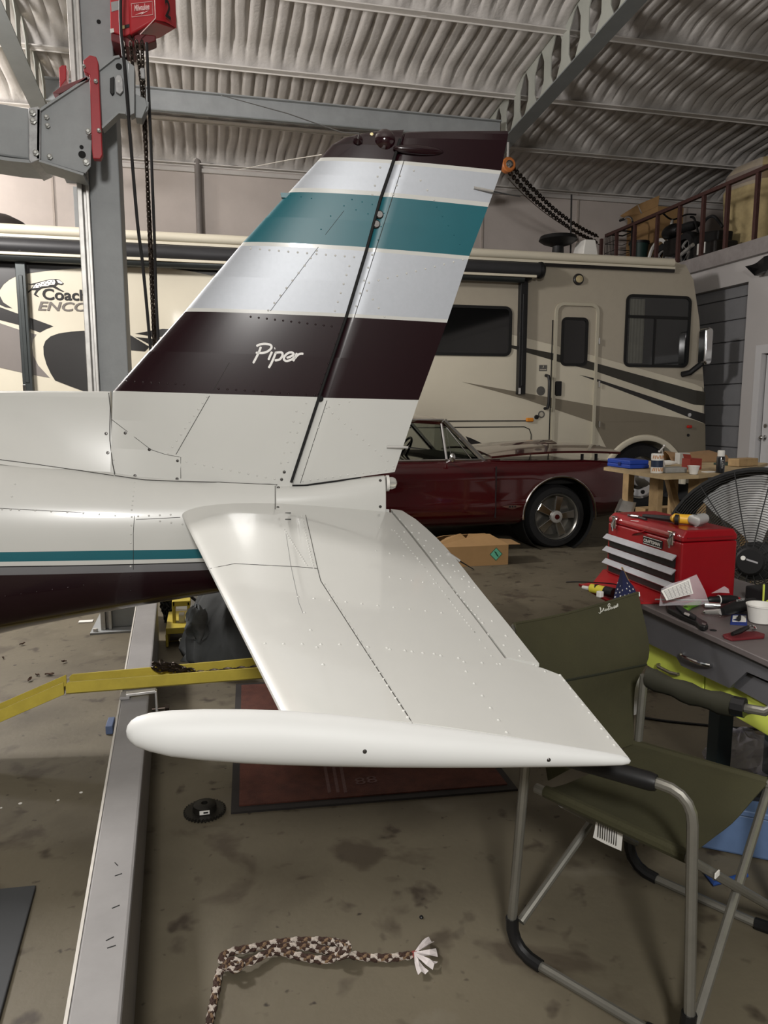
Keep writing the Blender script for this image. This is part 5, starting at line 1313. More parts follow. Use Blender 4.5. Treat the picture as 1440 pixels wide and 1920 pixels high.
# strokes in the enlarged view of the badge (4x, origin 1080,1040)
for st in (((168, 438), (180, 440), (184, 405), (176, 400), (190, 432), (204, 402), (206, 420), (212, 424)), ((226, 408), (216, 414), (218, 424), (228, 414), (230, 420)), ((244, 402), (236, 408), (238, 418), (248, 412)), ((248, 412), (236, 384), (246, 368), (252, 378), (244, 395), (258, 392), (256, 408), (246, 410)),
           ((270, 395), (260, 400), (262, 410), (272, 400), (274, 406)), ((278, 402), (284, 384), (280, 400), (290, 394), (288, 402), (280, 404)), ((290, 398), (300, 388), (294, 386), (294, 398), (302, 396)), ((302, 396), (312, 376), (306, 372), (304, 392), (314, 386)), ((166, 436), (172, 442))):
    q_ = [onback(1080 + p.x / 4, 1040 + p.y / 4) for p in spl([(x, y, 0) for x, y in st], 4)]
    q_ = [p for p in q_ if p]
    if len(q_) > 1: m.tube(q_, .0011, 4)
m.build('embroidered_name', THR, ch_, 0)

# ================================================================ desk and what lies on it
DK = mat('desk_grey_laminate', (84, 84, 87), .45, var=.06, scale=4)
DT = mat('desk_top_worn', (92, 85, 84), .5, var=.12, scale=5)
GRN = mat('lime_green_cabinet', (200, 212, 92), .45, var=.04)
DZ, DX, DY0, DY1 = .72, 1.51, .9, 2.9
dk = thing('grey_desk', 'worn grey desk with lime green lower drawers, behind the camp chair', 'desk', (2.1, 1.9, 0))
MB().prism([V((x, y, DZ - .02)) for x, y in ((DX, DY0), (2.12, DY0), (2.12, 2.81), (1.64, 2.81), (1.60, 2.48), (DX, 2.40))], (0, 0, .02)).build('desk_top', DT, dk, 0, .003)
def fx(x, y, X): p = onx(x, y, X); return V((X, p.y, p.z))
top_z = DZ - .02
b_ = [fx(x, y, 1.53) for x, y in ((1215, 1206), (1268, 1232), (1277, 1248), (1367, 1290))]
pts = [V((1.53, 2.385, top_z)), V((1.53, 2.385, b_[0].z))] + b_[:4] + [fx(1400, 1260, 1.53), V((1.53, fx(1440, 1277, 1.53).y, fx(1440, 1277, 1.53).z)), V((1.53, DY0 + .02, fx(1440, 1277, 1.53).z)), V((1.53, DY0 + .02, top_z))]
MB().prism(pts, (.012, 0, 0)).build('front_panel', DK, dk, 0)
MB().prism([V((1.545, b_[3].y + .0, b_[3].z + .002)), fx(1400, 1262, 1.545), V((1.545, DY0 + .05, fx(1440, 1277, 1.545).z)), V((1.545, DY0 + .05, fx(1440, 1330, 1.545).z))], (.012, 0, 0)).build('lower_panel', DK, dk, 0)
g0, g1, g2 = fx(1213, 1200, 1.565), fx(1320, 1312, 1.565), fx(1440, 1378, 1.565)
gz = (g1.z + g2.z) / 2; ysplit = fx(1320.5, 1275, 1.565).y
cab = MB().bb((1.585, DY0 + .1, gz + .01), (2.1, 2.37, top_z)).build('green_carcass', GRN, dk, 0, .003)
for y0, y1 in ((ysplit + .004, 2.375), (DY0 + .12, ysplit - .004)):
    MB().bb((1.565, y0, gz), (1.585, y1, .60)).build('green_drawer', GRN, dk, 0, .003)
def pull(name, a, b, m, r):
    MB().tube([a + V((.016, 0, 0)), a + V((-.008, 0, 0)), a.lerp(b, .2) + V((-.02, 0, 0)), a.lerp(b, .8) + V((-.02, 0, 0)), b + V((-.008, 0, 0)), b + V((.016, 0, 0))], r, 8).build(name, m, dk)
pull('drawer_pull', fx(1281, 1226, 1.53), fx(1335, 1248, 1.53), CHROME, .006)
DP = mat('pewter_pull', (120, 116, 104), .4, metal=.8, var=.1)
pull('drawer_pull', fx(1237, 1246, 1.565), fx(1273, 1264, 1.565), DP, .006)
pull('drawer_pull', fx(1377, 1322, 1.565), fx(1408, 1335, 1.565), DP, .006)
LEG = mat('dark_teal_leg', (36, 46, 48), .5)
for x, y in ((1.80, 2.22), (2.085, 2.26), (2.06, 1.05), (1.72, 1.02)):
    MB().bb((x - .03, y - .03, 0), (x + .03, y + .03, gz + .02)).build('leg', LEG, dk, 0, .003)
p = onz(1337, 1182, DZ); MB().lathe([(.011, 0), (.011, .0012), (.0003, .0014)], p, (0, 0, 1), 12).build('worn_hole', GAP, dk)
def od(x, y, h=0.0): return onz(x, y, DZ + h)

def flat_outline(name, pts, h, m, par, z=.001, bev=.002):
    P_ = [V((q_.x, q_.y, DZ + z)) for q_ in (od(x, y, z + h) for x, y in pts)]
    return MB().prism(P_, (0, 0, h)).build(name, m, par, 0, bev)
# folding saw / pruning knife
kn_ = thing('pruning_saw', 'black folding pruning saw lying along the desk edge', 'saw', od(1288, 1150))
flat_outline('saw_handle', [(1249, 1131), (1254, 1128), (1260, 1130), (1285, 1142), (1308, 1156), (1326, 1166), (1328, 1171), (1322, 1174), (1312, 1172), (1304, 1164), (1275, 1152), (1252, 1140)], .018, BLACK, kn_, .001, .004)
flat_outline('saw_blade_back', [(1266, 1134), (1274, 1134), (1306, 1154), (1302, 1158), (1280, 1148)], .008, RUBBER, kn_, .0195, .002)
flat_outline('lock_button', [(1284, 1147), (1294, 1151), (1292, 1154), (1282, 1150)], .004, STEEL, kn_, .028, .001)
flat_outline('hang_hole', [(1316, 1167), (1324, 1169), (1323, 1172), (1316, 1170)], .0015, DT, kn_, .0195, 0)
# green cutter
gt = thing('green_cutter', 'green plastic cable cutter with a round eye, behind the black saw', 'cutter', od(1297, 1126))
GP = mat('green_plastic', (96, 150, 48), .45, var=.08)
flat_outline('cutter_body', [(1279, 1139), (1282, 1134), (1292, 1129), (1303, 1125.5), (1313, 1122), (1316, 1125), (1312, 1129), (1300, 1134), (1290, 1141), (1282, 1142)], .014, GP, gt, .001, .005)
MB().lathe([(.006, 0), (.006, .002), (.0003, .0022)], od(1286, 1138, .016), (0, 0, 1), 12).build('cutter_eye', mat('dark_green', (52, 84, 30), .5), gt)
# long screwdriver
sd = thing('long_screwdriver', 'long thin screwdriver with a black handle pointing at the flag', 'screwdriver', od(1290, 1119))
a, b, c2 = od(1228, 1124, .024), od(1327, 1125, .024), od(1382, 1123, .024)
MB().tube([a, b], .0028, 8).build('shaft', STEEL, sd)
MB().tube([b, b.lerp(c2, .08), b.lerp(c2, .2), b.lerp(c2, .4), b.lerp(c2, .8), c2], [.009, .013, .012, .0155, .015, .010], 12).build('handle', BLACK, sd)
MB().tube([b.lerp(c2, .36), b.lerp(c2, .39)], .0165, 12).build('handle_ring', WPLAS, sd)
# cordless driver
dv_ = thing('cordless_driver', 'black cordless ratchet tool with a chrome head among the desk clutter', 'power tool', od(1365, 1135))
a, b, c2, d2 = od(1352, 1147, .03), od(1374, 1139, .03), od(1398, 1134, .03), od(1414, 1131, .03)
MB().tube([a, a.lerp(b, .3), b, b.lerp(c2, .5), c2, d2], [.013, .018, .021, .022, .021, .019], 14).build('tool_body', BLACK, dv_)
e = od(1323, 1148, .012); MB().tube([a, a.lerp(e, .5), e], [.011, .009, .007], 10).build('ratchet_neck', STEEL, dv_)
MB().ball(e, .0085, 8).build('ratchet_head', CHROME, dv_)
MB().tube([od(1321, 1134, .014), od(1350, 1136, .014)], .0115, 12).build('chrome_socket', CHROME, dv_)
xd = (c2 - b).normalized(); letters('tool_lettering', 'RYOBI', b + xd * .004 + V((0, -.012, .022)), xd, V((0, .25, 1)), .042, .008, mat('pale_print', (170, 170, 168), .5, var=0), dv_)
letters('tool_mark', 'B', od(1389, 1133, .014), xd, V((0, .3, 1)), .008, .008, MATS['pale_print'], dv_)
MB().tube([od(1368, 1137, .02), od(1392, 1133, .02)], [.013, .012], 12).build('battery_foot', RUBBER, dv_)
# blister card
cd = thing('blister_card', 'small white and blue blister card with a black bit, left of the paper tub', 'card', od(1385, 1160))
cp_ = [(1371, 1158), (1372, 1144), (1399, 1144), (1400, 1160)]
flat_outline('card', [(1369, 1170), (1372, 1152), (1400, 1152), (1401, 1172)], .002, mat('blue_print', (34, 52, 120), .5), cd, .001, 0)
flat_outline('white_face', [(1373, 1165), (1374, 1154), (1399, 1154), (1399, 1166)], .0008, PAPER, cd, .003, 0)
flat_outline('card_print', [(1375, 1161), (1382, 1161), (1382, 1163), (1375, 1163)], .0006, MATS['blue_print'], cd, .0038, 0)
MB().tube([od(1385, 1161, .013), od(1387, 1155, .013)], [.007, .005], 8).build('black_bit', BLACK, cd)
# tub
tb = thing('paper_tub', 'white paper ice-cream tub at the right edge of the desk', 'tub', od(1424, 1168))
c = od(1426, 1166, .001)
MB().lathe([(.033, 0), (.036, .002), (.045, .056), (.0475, .056), (.0475, .060), (.043, .060), (.034, .004), (.0005, .004)], c, (0, 0, 1), 32).build('tub_wall', WPLAS, tb)
# red block and marking knife
rb = tag(flat_outline('red_block', [(1355, 1189), (1375, 1184), (1418, 1183), (1434, 1188), (1433, 1193), (1372, 1198), (1358, 1193)], .008, mat('dark_red_block', (92, 22, 28), .6), None, .0005, .002), 'flat dark red block under the small knife at the desk edge', 'block')
pk = thing('paring_tool', 'small tool with a black grip and shiny hooked tip resting on the red block', 'knife', od(1395, 1185))
MB().tube([od(1373, 1189, .018), od(1386, 1184, .02), od(1402, 1176, .022)], [.006, .0085, .0065], 8).build('grip', BLACK, pk)
MB().tube(spl([od(1402, 1176, .022), od(1409, 1173, .022), od(1414, 1175, .02), od(1417, 1180, .018), od(1411, 1182, .018)], 4), .0035, 6).build('hooked_tip', CHROME, pk)
# red tray, tube, flag, bag
TY = mat('red_tray_paint', (150, 22, 26), .4, var=.08)
tr = thing('red_tray', 'red metal tray overhanging the desk corner, carrying the toolbox', 'tray', (1.68, 2.6, DZ))
tp_ = [onz(1085, 1097, DZ + .004), onz(1112, 1093, DZ + .004), V((1.66, 2.84, DZ + .004)), V((1.9, 2.84, DZ + .004)), V((1.9, 2.284, DZ + .004)), V((1.6, 2.284, DZ + .004)), onz(1205, 1131, DZ + .004), onz(1148, 1133, DZ + .004)]
for p in tp_: p.z = DZ + .001
MB().prism(tp_, (0, 0, .006)).build('tray_floor', TY, tr, 0)
MB().prism([tp_[0], tp_[-1], tp_[-1] + V((0, 0, .009)), tp_[0] + V((0, 0, .009))], (.006, 0, 0)).build('tray_lip', TY, tr, 0)
TZ = DZ + .007
def ot(x, y, h=0.0): return onz(x, y, TZ + h)
gl = thing('glue_tube', 'yellow and black sealant tube lying in the red tray', 'tube', ot(1125, 1107))
MB().tube([ot(1093, 1101, .016), ot(1110, 1105, .018), ot(1112, 1105.5, .019)], [.007, .010, .011], 12).build('nozzle_end', WPLAS, gl)
MB().tube([ot(1108, 1102.5, .022), ot(1135, 1108, .022)], .017, 14).build('yellow_body', mat('yellow_label', (196, 184, 60), .45, var=.05), gl)
MB().tube([ot(1117, 1102.8, .0245), ot(1121, 1104, .0245)], .0165, 10).build('label_band', BLACK, gl)
MB().tube([ot(1135, 1108, .022), ot(1151, 1112, .022)], .0185, 14).build('black_cap', BLACK, gl)
MB().box(ot(1125, 1114, .016), (.02, .02, .022), rot('Z', 20)).build('white_tip', WPLAS, gl, 0, .003)
a = [ot(1062, 1091.5, .02), ot(1080, 1091, .03), ot(1110, 1092, .03), ot(1150, 1095, .02), ot(1165, 1101, .008)]
tag(MB().tube(spl(a, 5), .0025, 6).build('cable_tie', BLACK, None), 'thin black cable arching over the red tray toward the floor', 'cable')
FBLU = mat('flag_navy', (22, 28, 66), .8, var=.05); FRED = mat('flag_red', (132, 26, 34), .8)
fl = thing('small_flag', 'little stars and stripes flag drooping on a stick above the chair back', 'flag', ot(1172, 1122))
tip = at(1166, 1064, 2.55); ft = V((1.52, 2.36, TZ + .004))
MB().tube([ft, tip], .003, 6).build('flag_stick', WOOD, fl)
cl_ = lambda x, y, d: at(x, y, d)
rows = [[cl_(1165, 1070, 2.55), cl_(1167, 1070, 2.53), cl_(1169, 1071, 2.55)], [cl_(1161, 1085, 2.54), cl_(1167, 1086, 2.50), cl_(1176, 1087, 2.54)], [cl_(1156, 1100, 2.53), cl_(1168, 1102, 2.49), cl_(1186, 1098, 2.53)], [cl_(1152, 1116, 2.52), cl_(1168, 1118, 2.48), cl_(1193, 1112, 2.52)], [cl_(1150, 1128, 2.5), cl_(1168, 1132, 2.47), cl_(1196, 1126, 2.5)]]
m = MB(); m.sheet(rows, .0015); FLB = m.bvh(); m.build('flag_canton', FBLU, fl, 60)
m = MB(); m.sheet([[cl_(1186, 1098, 2.54), cl_(1196, 1108, 2.55)], [cl_(1193, 1112, 2.53), cl_(1201, 1120, 2.54)], [cl_(1196, 1126, 2.51), cl_(1206, 1128, 2.52)]], .0015); m.build('flag_stripe', FRED, fl, 60)
m = MB(); m.sheet([[cl_(1190, 1114, 2.515), cl_(1199, 1110, 2.52)], [cl_(1192, 1122, 2.505), cl_(1200, 1118, 2.515)]], .0015); m.build('flag_stripe', PAPER, fl, 60)
m = MB()
for x, y in ((1159, 1093), (1164, 1099), (1159, 1105), (1156, 1112), (1163, 1111), (1168, 1107), (1175, 1094), (1179, 1100), (1174, 1104), (1180, 1108), (1186, 1105), (1187, 1113), (1178, 1115), (1171, 1117), (1164, 1118), (1154, 1120), (1182, 1120)):
    d = ray(x, y).normalized(); r = FLB.ray_cast(CAM, d)
    if r[0] is None: continue
    n = r[1] if r[1].dot(d) < 0 else -r[1]; a = n.orthogonal().normalized(); b = n.cross(a); c = r[0] + n * .0022
    m.add([c + (a * math.sin(2 * PI * k / 10) + b * math.cos(2 * PI * k / 10)) * (.0042 if k % 2 == 0 else .0018) for k in range(10)], [tuple(range(10))])
o = m.build('flag_stars', PAPER, fl, 0, kind='stuff')
CLR = mat('clear_plastic_film', (215, 210, 214), .15, var=0, alpha=.28, coat=.5)
bg = thing('clear_parts_bag', 'clear plastic bag holding a folded instruction sheet against the red toolbox', 'bag', od(1268, 1118))
bq = [[od(1236, 1136, .03), od(1262, 1135, .03), od(1308, 1135, .03), od(1330, 1131, .03)], [at(1240, 1104, 2.52), at(1268, 1100, 2.52), at(1300, 1098, 2.52), at(1322, 1108, 2.52)], [at(1258, 1094, 2.54), at(1280, 1088, 2.54), at(1306, 1077, 2.54), at(1314, 1092, 2.54)]]
m = MB(); m.sheet(bq, .0008); m.build('bag_film', CLR, bg, 60)
sh = [at(1240, 1108, 2.49), at(1293, 1085, 2.50), at(1300, 1113, 2.49), at(1250, 1126, 2.48)]
sh[3].z = max(sh[3].z, DZ + .012); sh[2].z = max(sh[2].z, DZ + .012)
MB().prism(sh, (0, .002, 0)).build('folded_sheet', PAPER, bg, 0)
m = MB()
for k in range(9):
    a, b = sh[0].lerp(sh[3], .1 + k * .1), sh[1].lerp(sh[2], .1 + k * .1); m.tube([a.lerp(b, .06) + V((0, -.002, 0)), a.lerp(b, .94) + V((0, -.002, 0))], .0006, 3)
for k in range(7):
    a, b = sh[0].lerp(sh[1], .08 + k * .14), sh[3].lerp(sh[2], .08 + k * .14); m.tube([a.lerp(b, .06) + V((0, -.002, 0)), a.lerp(b, .94) + V((0, -.002, 0))], .0005, 3)
m.build('printed_grid', mat('grey_print', (150, 148, 150), .7, var=0), bg, 0)
m = MB(); m.sheet([[at(1334, 1112, 2.63), at(1350, 1111, 2.62), at(1368, 1112, 2.63)], [at(1350, 1104, 2.64), at(1358, 1099, 2.64), at(1366, 1104, 2.64)]], .0008); tag(m.build('plastic_scrap', CLR, None, 60), 'crumpled clear plastic scrap at the toolbox corner', 'plastic')
# lime bin behind the tub
lb = thing('lime_tool_bag', 'lime edged dark tool case behind the paper tub', 'case', od(1425, 1135))
a = od(1412, 1143); a.x = 1.925; MB().bb((a.x, a.y + .05, DZ + .001), (a.x + .16, a.y + .14, DZ + .05)).build('case', RUBBER, lb, 0, .006)
MB().tube([V((a.x - .002, a.y + .045, DZ + .075)), V((a.x, a.y + .045, DZ + .006)), V((a.x + .05, a.y + .042, DZ + .03)), V((a.x + .16, a.y + .045, DZ + .01))], .004, 6).build('lime_edge', GRN, lb)

# ================================================================ toolbox
TBR = mat('toolbox_red_enamel', (128, 4, 16), .32, var=.05, coat=.4)
X0, X1, Y0, Y1, Z0, Z1 = 1.642, 1.872, 2.284, 2.785, TZ + .001, .985
tb2 = thing('red_toolbox', 'red steel toolbox with three silver-edged drawers standing on the desk corner', 'toolbox', (1.757, 2.53, Z0))
hz = Z1 - Z0; zl = Z0 + hz * .84
MB().bb((X0, Y0, Z0), (X1, Y1, zl - .002)).build('case', TBR, tb2, 0, .006)
m = MB(); m.loft([[V((x, y, z)) for x, y in ((X0, Y0), (X1, Y0), (X1, Y1), (X0, Y1))] if z < Z1 - .001 else [V((x, y, z)) for x, y in ((X0 + .02, Y0 + .008), (X1 - .012, Y0 + .008), (X1 - .012, Y1 - .008), (X0 + .02, Y1 - .008))] for z in (zl, Z1 - .022, Z1)])
m.build('lid', TBR, tb2, 0, .006)
MB().bb((X0 + .02, Y0 - .0015, zl + .012), (X1 - .02, Y0, zl + .016)).build('lid_crease', mat('toolbox_dark_red', (110, 8, 16), .4), tb2, 0)
ALU = mat('brushed_drawer_edge', (196, 198, 204), .32, metal=.7, var=.05, scale=40)
for k in range(3):
    zt_ = Z0 + hz * (.63 - .205 * k)
    d = MB().bb((X0 - .006, Y0 + .03, zt_ - hz * .175), (X0 + .004, Y1 - .025, zt_)).build('drawer', BLACK, tb2, 0)
    y0, y1 = Y0 + .022, Y1 + .002
    MB().prism([V((X0 - .004, y0, zt_ + .004)), V((X0 - .022, y0 + .002, zt_ - .014)), V((X0 - .019, y0 + .002, zt_ - .017)), V((X0 - .002, y0, zt_ + .0))], (0, y1 - y0, 0)).build('drawer_pull', ALU, d, 0)
for y in (Y0 + .052, Y1 - .06):
    l = MB().box((X0 - .006, y, zl + .006), (.012, .024, .05)).build('latch', CHROME, tb2, 0, .003)
    MB().tube([V((X0 - .014, y - .01, zl + .024)), V((X0 - .02, y, zl + .0)), V((X0 - .014, y, zl - .028))], .004, 6).build('latch_hook', CHROME, l)
    MB().box((X0 - .008, y, zl + .03), (.016, .03, .006)).build('latch_hook', CHROME, l, 0, .002)
yb, ya = fx(1206, 1005, X0 - .004), fx(1241, 1020, X0 - .004)
MB().bb((X0 - .004, ya.y, zl - .045), (X0, yb.y, zl - .014)).build('name_plate', INK, tb2, 0, .001)
letters('maker_name', 'CRAFTSMAN', (X0 - .0055, yb.y - .008, zl - .0362), V((0, -1, 0)), V((0, 0, 1)), yb.y - ya.y - .016, .013, mat('plate_silver', (222, 220, 212), .4, var=0), tb2, bold=.015)
w_ = MB(); 
for (y0, y1, z0, z1) in ((ya.y + .003, yb.y - .003, zl - .0432, zl - .0418), (ya.y + .003, yb.y - .003, zl - .0172, zl - .0158)): w_.bb((X0 - .0052, y0, z0), (X0 - .004, y1, z1))
w_.build('plate_border', MATS['plate_silver'], tb2, 0)
m = MB(); m.prism([V((X0 - .001, Y0 + .23, zl + .005)), V((X0 - .012, Y0 + .235, zl - .002)), V((X0 - .012, Y0 + .29, zl - .014)), V((X0 - .001, Y0 + .32, zl - .028))], (0, 0, .004)); m.build('lid_tab', TBR, tb2, 0)
def otb(x, y, h=0.0): return onz(x, y, Z1 + h)
op = thing('oscillating_tool', 'yellow and black power tool with a pale grey collar lying on the toolbox lid', 'power tool', otb(1285, 973))
YT_ = mat('tool_yellow', (214, 164, 42), .45, var=.04)
MB().tube([otb(1262, 972, .016), otb(1266, 972, .022), otb(1280, 973, .02), otb(1296, 974, .02), otb(1300, 974, .02)], [.012, .019, .018, .019, .018], 14).build('tool_body', YT_, op)
MB().tube([otb(1266, 974, .022), otb(1273, 974.5, .022)], .0195, 14).build('grip_panel', BLACK, op)
MB().tube([otb(1299, 974, .022), otb(1306, 975, .025), otb(1320, 972, .025)], [.019, .023, .02], 14).build('collar', mat('pale_grey_casting', (176, 176, 174), .4, metal=.3), op)
MB().tube([otb(1206, 967, .011), otb(1225, 969, .012), otb(1262, 973, .014)], [.007, .009, .012], 10).build('power_cord_boot', BLACK, op)
pn = thing('marker_pen', 'black marker with a silver band on the toolbox lid', 'pen', otb(1190, 962))
MB().tube([otb(1178, 966, .006), otb(1184, 967, .006)], .005, 8).build('pen_tip', BLACK, pn)
MB().tube([otb(1184, 967, .006), otb(1198, 969, .006)], .006, 8).build('silver_band', CHROME, pn)
MB().tube([otb(1198, 969.5, .006), otb(1212, 973.5, .006)], .005, 8).build('pen_barrel', BLACK, pn)
p = otb(1190, 977); tag(MB().box(p + V((0, 0, .0008)), (.03, .006, .0014), rot('Z', -50)).build('paper_strip', PAPER, None, 0), 'tiny white paper strip on the toolbox lid', 'paper')

# ================================================================ plywood bench behind the toolbox
BZ = 1.0
def ob(x, y, h=0.0): return onz(x, y, BZ + h + .0015)
wb_ = thing('plywood_bench', 'rough plywood topped bench on lumber legs in front of the burgundy coupe', 'bench', (2.95, 4.3, 0))
poly = [(1132, 876), (1246, 893), (1310, 891), (1392, 882), (1440, 868), (1330, 862), (1200, 864)]
MB().prism([onz(x, y, BZ) - V((0, 0, .022)) for x, y in poly], (0, 0, .022)).build('bench_top', PLY, wb_, 0)
def legat(x, y, w=.075, w2=.04, r=0, z=BZ - .022, m=WOOD):
    p = ob(x, y); MB().box((p.x, p.y, z / 2), (w, w2, z), rot('Z', r)).build('leg', m, wb_, 0, .004)
legat(1232, 884, .045, .085, 8); legat(1310, 884, .08, .09, 14); legat(1180, 870, .05, .08); legat(1410, 872, .06, .08); legat(1265, 868, .04, .07)
def stick(a, b, w, h, name='brace'):
    a, b = V(a), V(b); d = (b - a); R = d.to_track_quat('X', 'Z').to_matrix(); MB().box((a + b) / 2, (d.length, w, h), R).build(name, WOOD, wb_, 0, .003)
stick(ob(1250, 882, -.06), V((ob(1310, 882).x + .05, ob(1310, 882).y + .25, .62)), .04, .09)
stick(ob(1180, 870, -.62), ob(1410, 872, -.62), .04, .09, 'stretcher')
stick(ob(1232, 884, -.70), ob(1310, 880, -.70), .04, .08, 'stretcher')
# things on the bench
bc = thing('blue_tool_case', 'blue plastic tool case at the left end of the plywood bench', 'case', ob(1178, 880))
BLU = mat('blue_case_plastic', (24, 58, 148), .45, var=.06)
a, b = ob(1138, 874), ob(1200, 882); dx = (b - a).normalized(); dy = V((-dx.y, dx.x, 0))
def obx(name, o, l, w, z0, z1, m, par, bev=.006): return MB().prism([o + V((0, 0, z0)), o + dx * l + V((0, 0, z0)), o + dx * l + dy * w + V((0, 0, z0)), o + dy * w + V((0, 0, z0))], (0, 0, z1 - z0)).build(name, m, par, 0, bev)
obx('case_lower', a, .27, .16, .001, .028, BLU, bc); obx('case_lid', a + dx * .002, .266, .156, .0285, .058, BLU, bc)
obx('case_catch', a + dx * .14 - dy * .006, .03, .006, .018, .040, mat('dark_blue_catch', (16, 34, 90), .45), bc, .001)
cn = thing('shaker_canister', 'white canister with a dark blue band standing beside the blue case', 'canister', ob(1231, 886))
c = ob(1231, 886.5)
MB().lathe([(.037, 0), (.038, .002), (.038, .038)], c, (0, 0, 1), 24).build('canister_base', WPLAS, cn)
MB().lathe([(.0375, .038), (.0375, .082)], c, (0, 0, 1), 24).build('blue_band', mat('navy_label', (28, 42, 66), .5), cn)
MB().lathe([(.038, .082), (.038, .122), (.036, .125), (.0005, .126)], c, (0, 0, 1), 24).build('canister_top', WPLAS, cn)
OCH = mat('ochre_print', (176, 120, 56), .6, var=.2, scale=90)
rng = random.Random(4)
for zz in (.012, .092):
    for k in range(9):
        t = rad(200 + k * 17); p = c + V((.0386 * math.cos(t), .0386 * math.sin(t), zz + rng.uniform(0, .003)))
        MB().box(p + V((0, 0, .010)), (.0012, .0055, .022), Matrix.Rotation(t, 3, 'Z') @ rot('X', rng.uniform(-18, 18))).build('log_print', OCH, cn, 0)
wc_ = thing('paper_cup', 'small white paper cup at the front edge of the plywood bench', 'cup', ob(1299, 889))
MB().lathe([(.024, 0), (.036, .05), (.0385, .051), (.0385, .054), (.035, .053), (.023, .003), (.0005, .003)], ob(1300, 889), (0, 0, 1), 24).build('cup_wall', WPLAS, wc_)
sc = thing('spray_can', 'black spray can with a white cap standing on the plywood bench', 'can', ob(1350, 887))
c = ob(1350, 886)
MB().lathe([(.026, 0), (.0265, .004), (.0265, .098), (.024, .104), (.021, .108)], c, (0, 0, 1), 20).build('can_body', mat('can_black', (18, 20, 24), .3, coat=.4), sc)
MB().lathe([(.0225, .106), (.0225, .140), (.020, .145), (.0005, .145)], c, (0, 0, 1), 20).build('can_cap', WPLAS, sc)
m = MB()
for k in range(5): m.bb(c + V((-.012, -.0272, .03 + .012 * k)), c + V((-.002 + .003 * (k % 3), -.0262, .036 + .012 * k)))
m.build('can_print', mat('pale_print', (0, 0, 0)), sc, 0)
rbx = thing('red_parts_box', 'open dark red box behind the white paper cup', 'box', ob(1300, 878))
p = ob(1303, 880)
MB().bb((p.x - .05, p.y - .01, BZ + .001), (p.x + .045, p.y + .08, BZ + .075)).build('box_body', mat('brick_red_card', (128, 44, 34), .7), rbx, 0, .003)
MB().box((p.x - .05, p.y + .02, BZ + .085), (.004, .08, .04), rot('Y', -20)).build('box_flap', MATS['brick_red_card'], rbx, 0)
p = ob(1262, 886); tag(MB().bb((p.x - .07, p.y - .02, BZ + .0005), (p.x + .09, p.y + .08, BZ + .035)).build('parts_organiser', mat('cloudy_organiser', (150, 150, 146), .3, var=.15, scale=30, alpha=.8), None, 0, .005), 'cloudy clear parts organiser between the canister and the paper cup', 'organiser')
p = ob(1250, 873); tag(MB().tube([p + V((-.06, 0, .02)), p + V((.02, 0, .02)), p + V((.05, 0, .02)), p + V((.09, .01, .02))], [.018, .02, .014, .008], 10).build('sealant_tube', WPLAS, None), 'white sealant tube lying behind the clear organiser', 'tube')
p = ob(1285, 871); tag(MB().bb((p.x - .03, p.y + .03, BZ + .0005), (p.x + .06, p.y + .09, BZ + .085)).build('grey_carton', mat('grey_carton', (160, 158, 152), .7), None, 0, .004), 'grey carton standing behind the red parts box', 'carton')
p = ob(1335, 869); m = MB(); m.sheet([[V((p.x - .26 + .13 * k, p.y + .12 + .05 * j, BZ + .004 + (.085 + .02 * math.sin(2 * k + j)) * math.sin(PI * j / 4) * (1 - .12 * abs(k - 1.5)))) for k in range(5)] for j in range(5)], .003)
tag(m.build('brown_paper', mat('kraft_paper', (128, 100, 70), .85, var=.1), None, 50), 'crumpled brown kraft paper at the back of the plywood bench', 'paper')
p = ob(1330, 885); tag(MB().box((p.x, p.y, BZ + .003), (.09, .05, .005), rot('Z', 10)).build('paper_pad', PAPER, None, 0), 'small white paper pad left of the spray can', 'paper')
p = ob(1246, 876); m = MB(); m.tube([p + V((0, 0, .0)), p + V((-.03, 0, .13))], .006, 6); m.tube([p + V((-.045, 0, .112)), p + V((-.03, 0, .13)), p + V((-.01, 0, .15))], .006, 6); m.ball(p + V((-.01, 0, .152)), .011, 6); m.ball(p + V((-.047, 0, .112)), .010, 6)
tag(m.build('spark_plug_wrench', STEEL, None), 'chrome T-handled wrench standing behind the canister', 'wrench')
p = ob(1372, 872); tag(MB().box((p.x, p.y + .05, BZ + .008), (.16, .12, .014), rot('Z', 20)).build('green_folder', mat('dark_green_folder', (28, 48, 38), .6), None, 0, .002), 'dark green folder behind the spray can', 'folder')
p = ob(1392, 874); tag(MB().box((p.x + .02, p.y + .02, BZ + .03), (.22, .09, .055), rot('Z', 16)).build('lumber_offcut', WOOD, None, 0, .004), 'tan lumber offcut at the right end of the plywood bench', 'lumber')
# clutter below the bench
cb_ = thing('chrome_bracket', 'curved pale metal bracket propped behind the toolbox', 'bracket', (2.5, 4.6, 0))
a, b, c, d = at(1156, 958, 4.6), at(1165, 938, 4.7), at(1192, 942, 4.9), at(1186, 962, 4.9)
MB().sheet([[a, b], [d.lerp(a, .5) + V((0, -.05, 0)), c.lerp(b, .5) + V((0, -.05, 0))], [d, c]], .004).build('bracket_plate', STEEL, cb_, 50)
MB().tube([V((a.x, a.y, .005)), a, b], .012, 6).build('bracket_leg', CHROME, cb_)
p = onz(1245, 1000); fj = thing('red_trolley_jack', 'low red trolley jack on the floor under the plywood bench', 'jack', (3.6, 5.37, 0))
JR = mat('jack_faded_red', (112, 44, 32), .6, var=.2)
MB().bb((3.32, 5.25, .05), (3.9, 5.32, .16)).build('side_plate', JR, fj, 0, .01)
MB().bb((3.32, 5.43, .05), (3.9, 5.50, .16)).build('side_plate', JR, fj, 0, .01)
MB().bb((3.4, 5.32, .14), (3.7, 5.43, .26)).build('lift_arm', JR, fj, 0, .01)
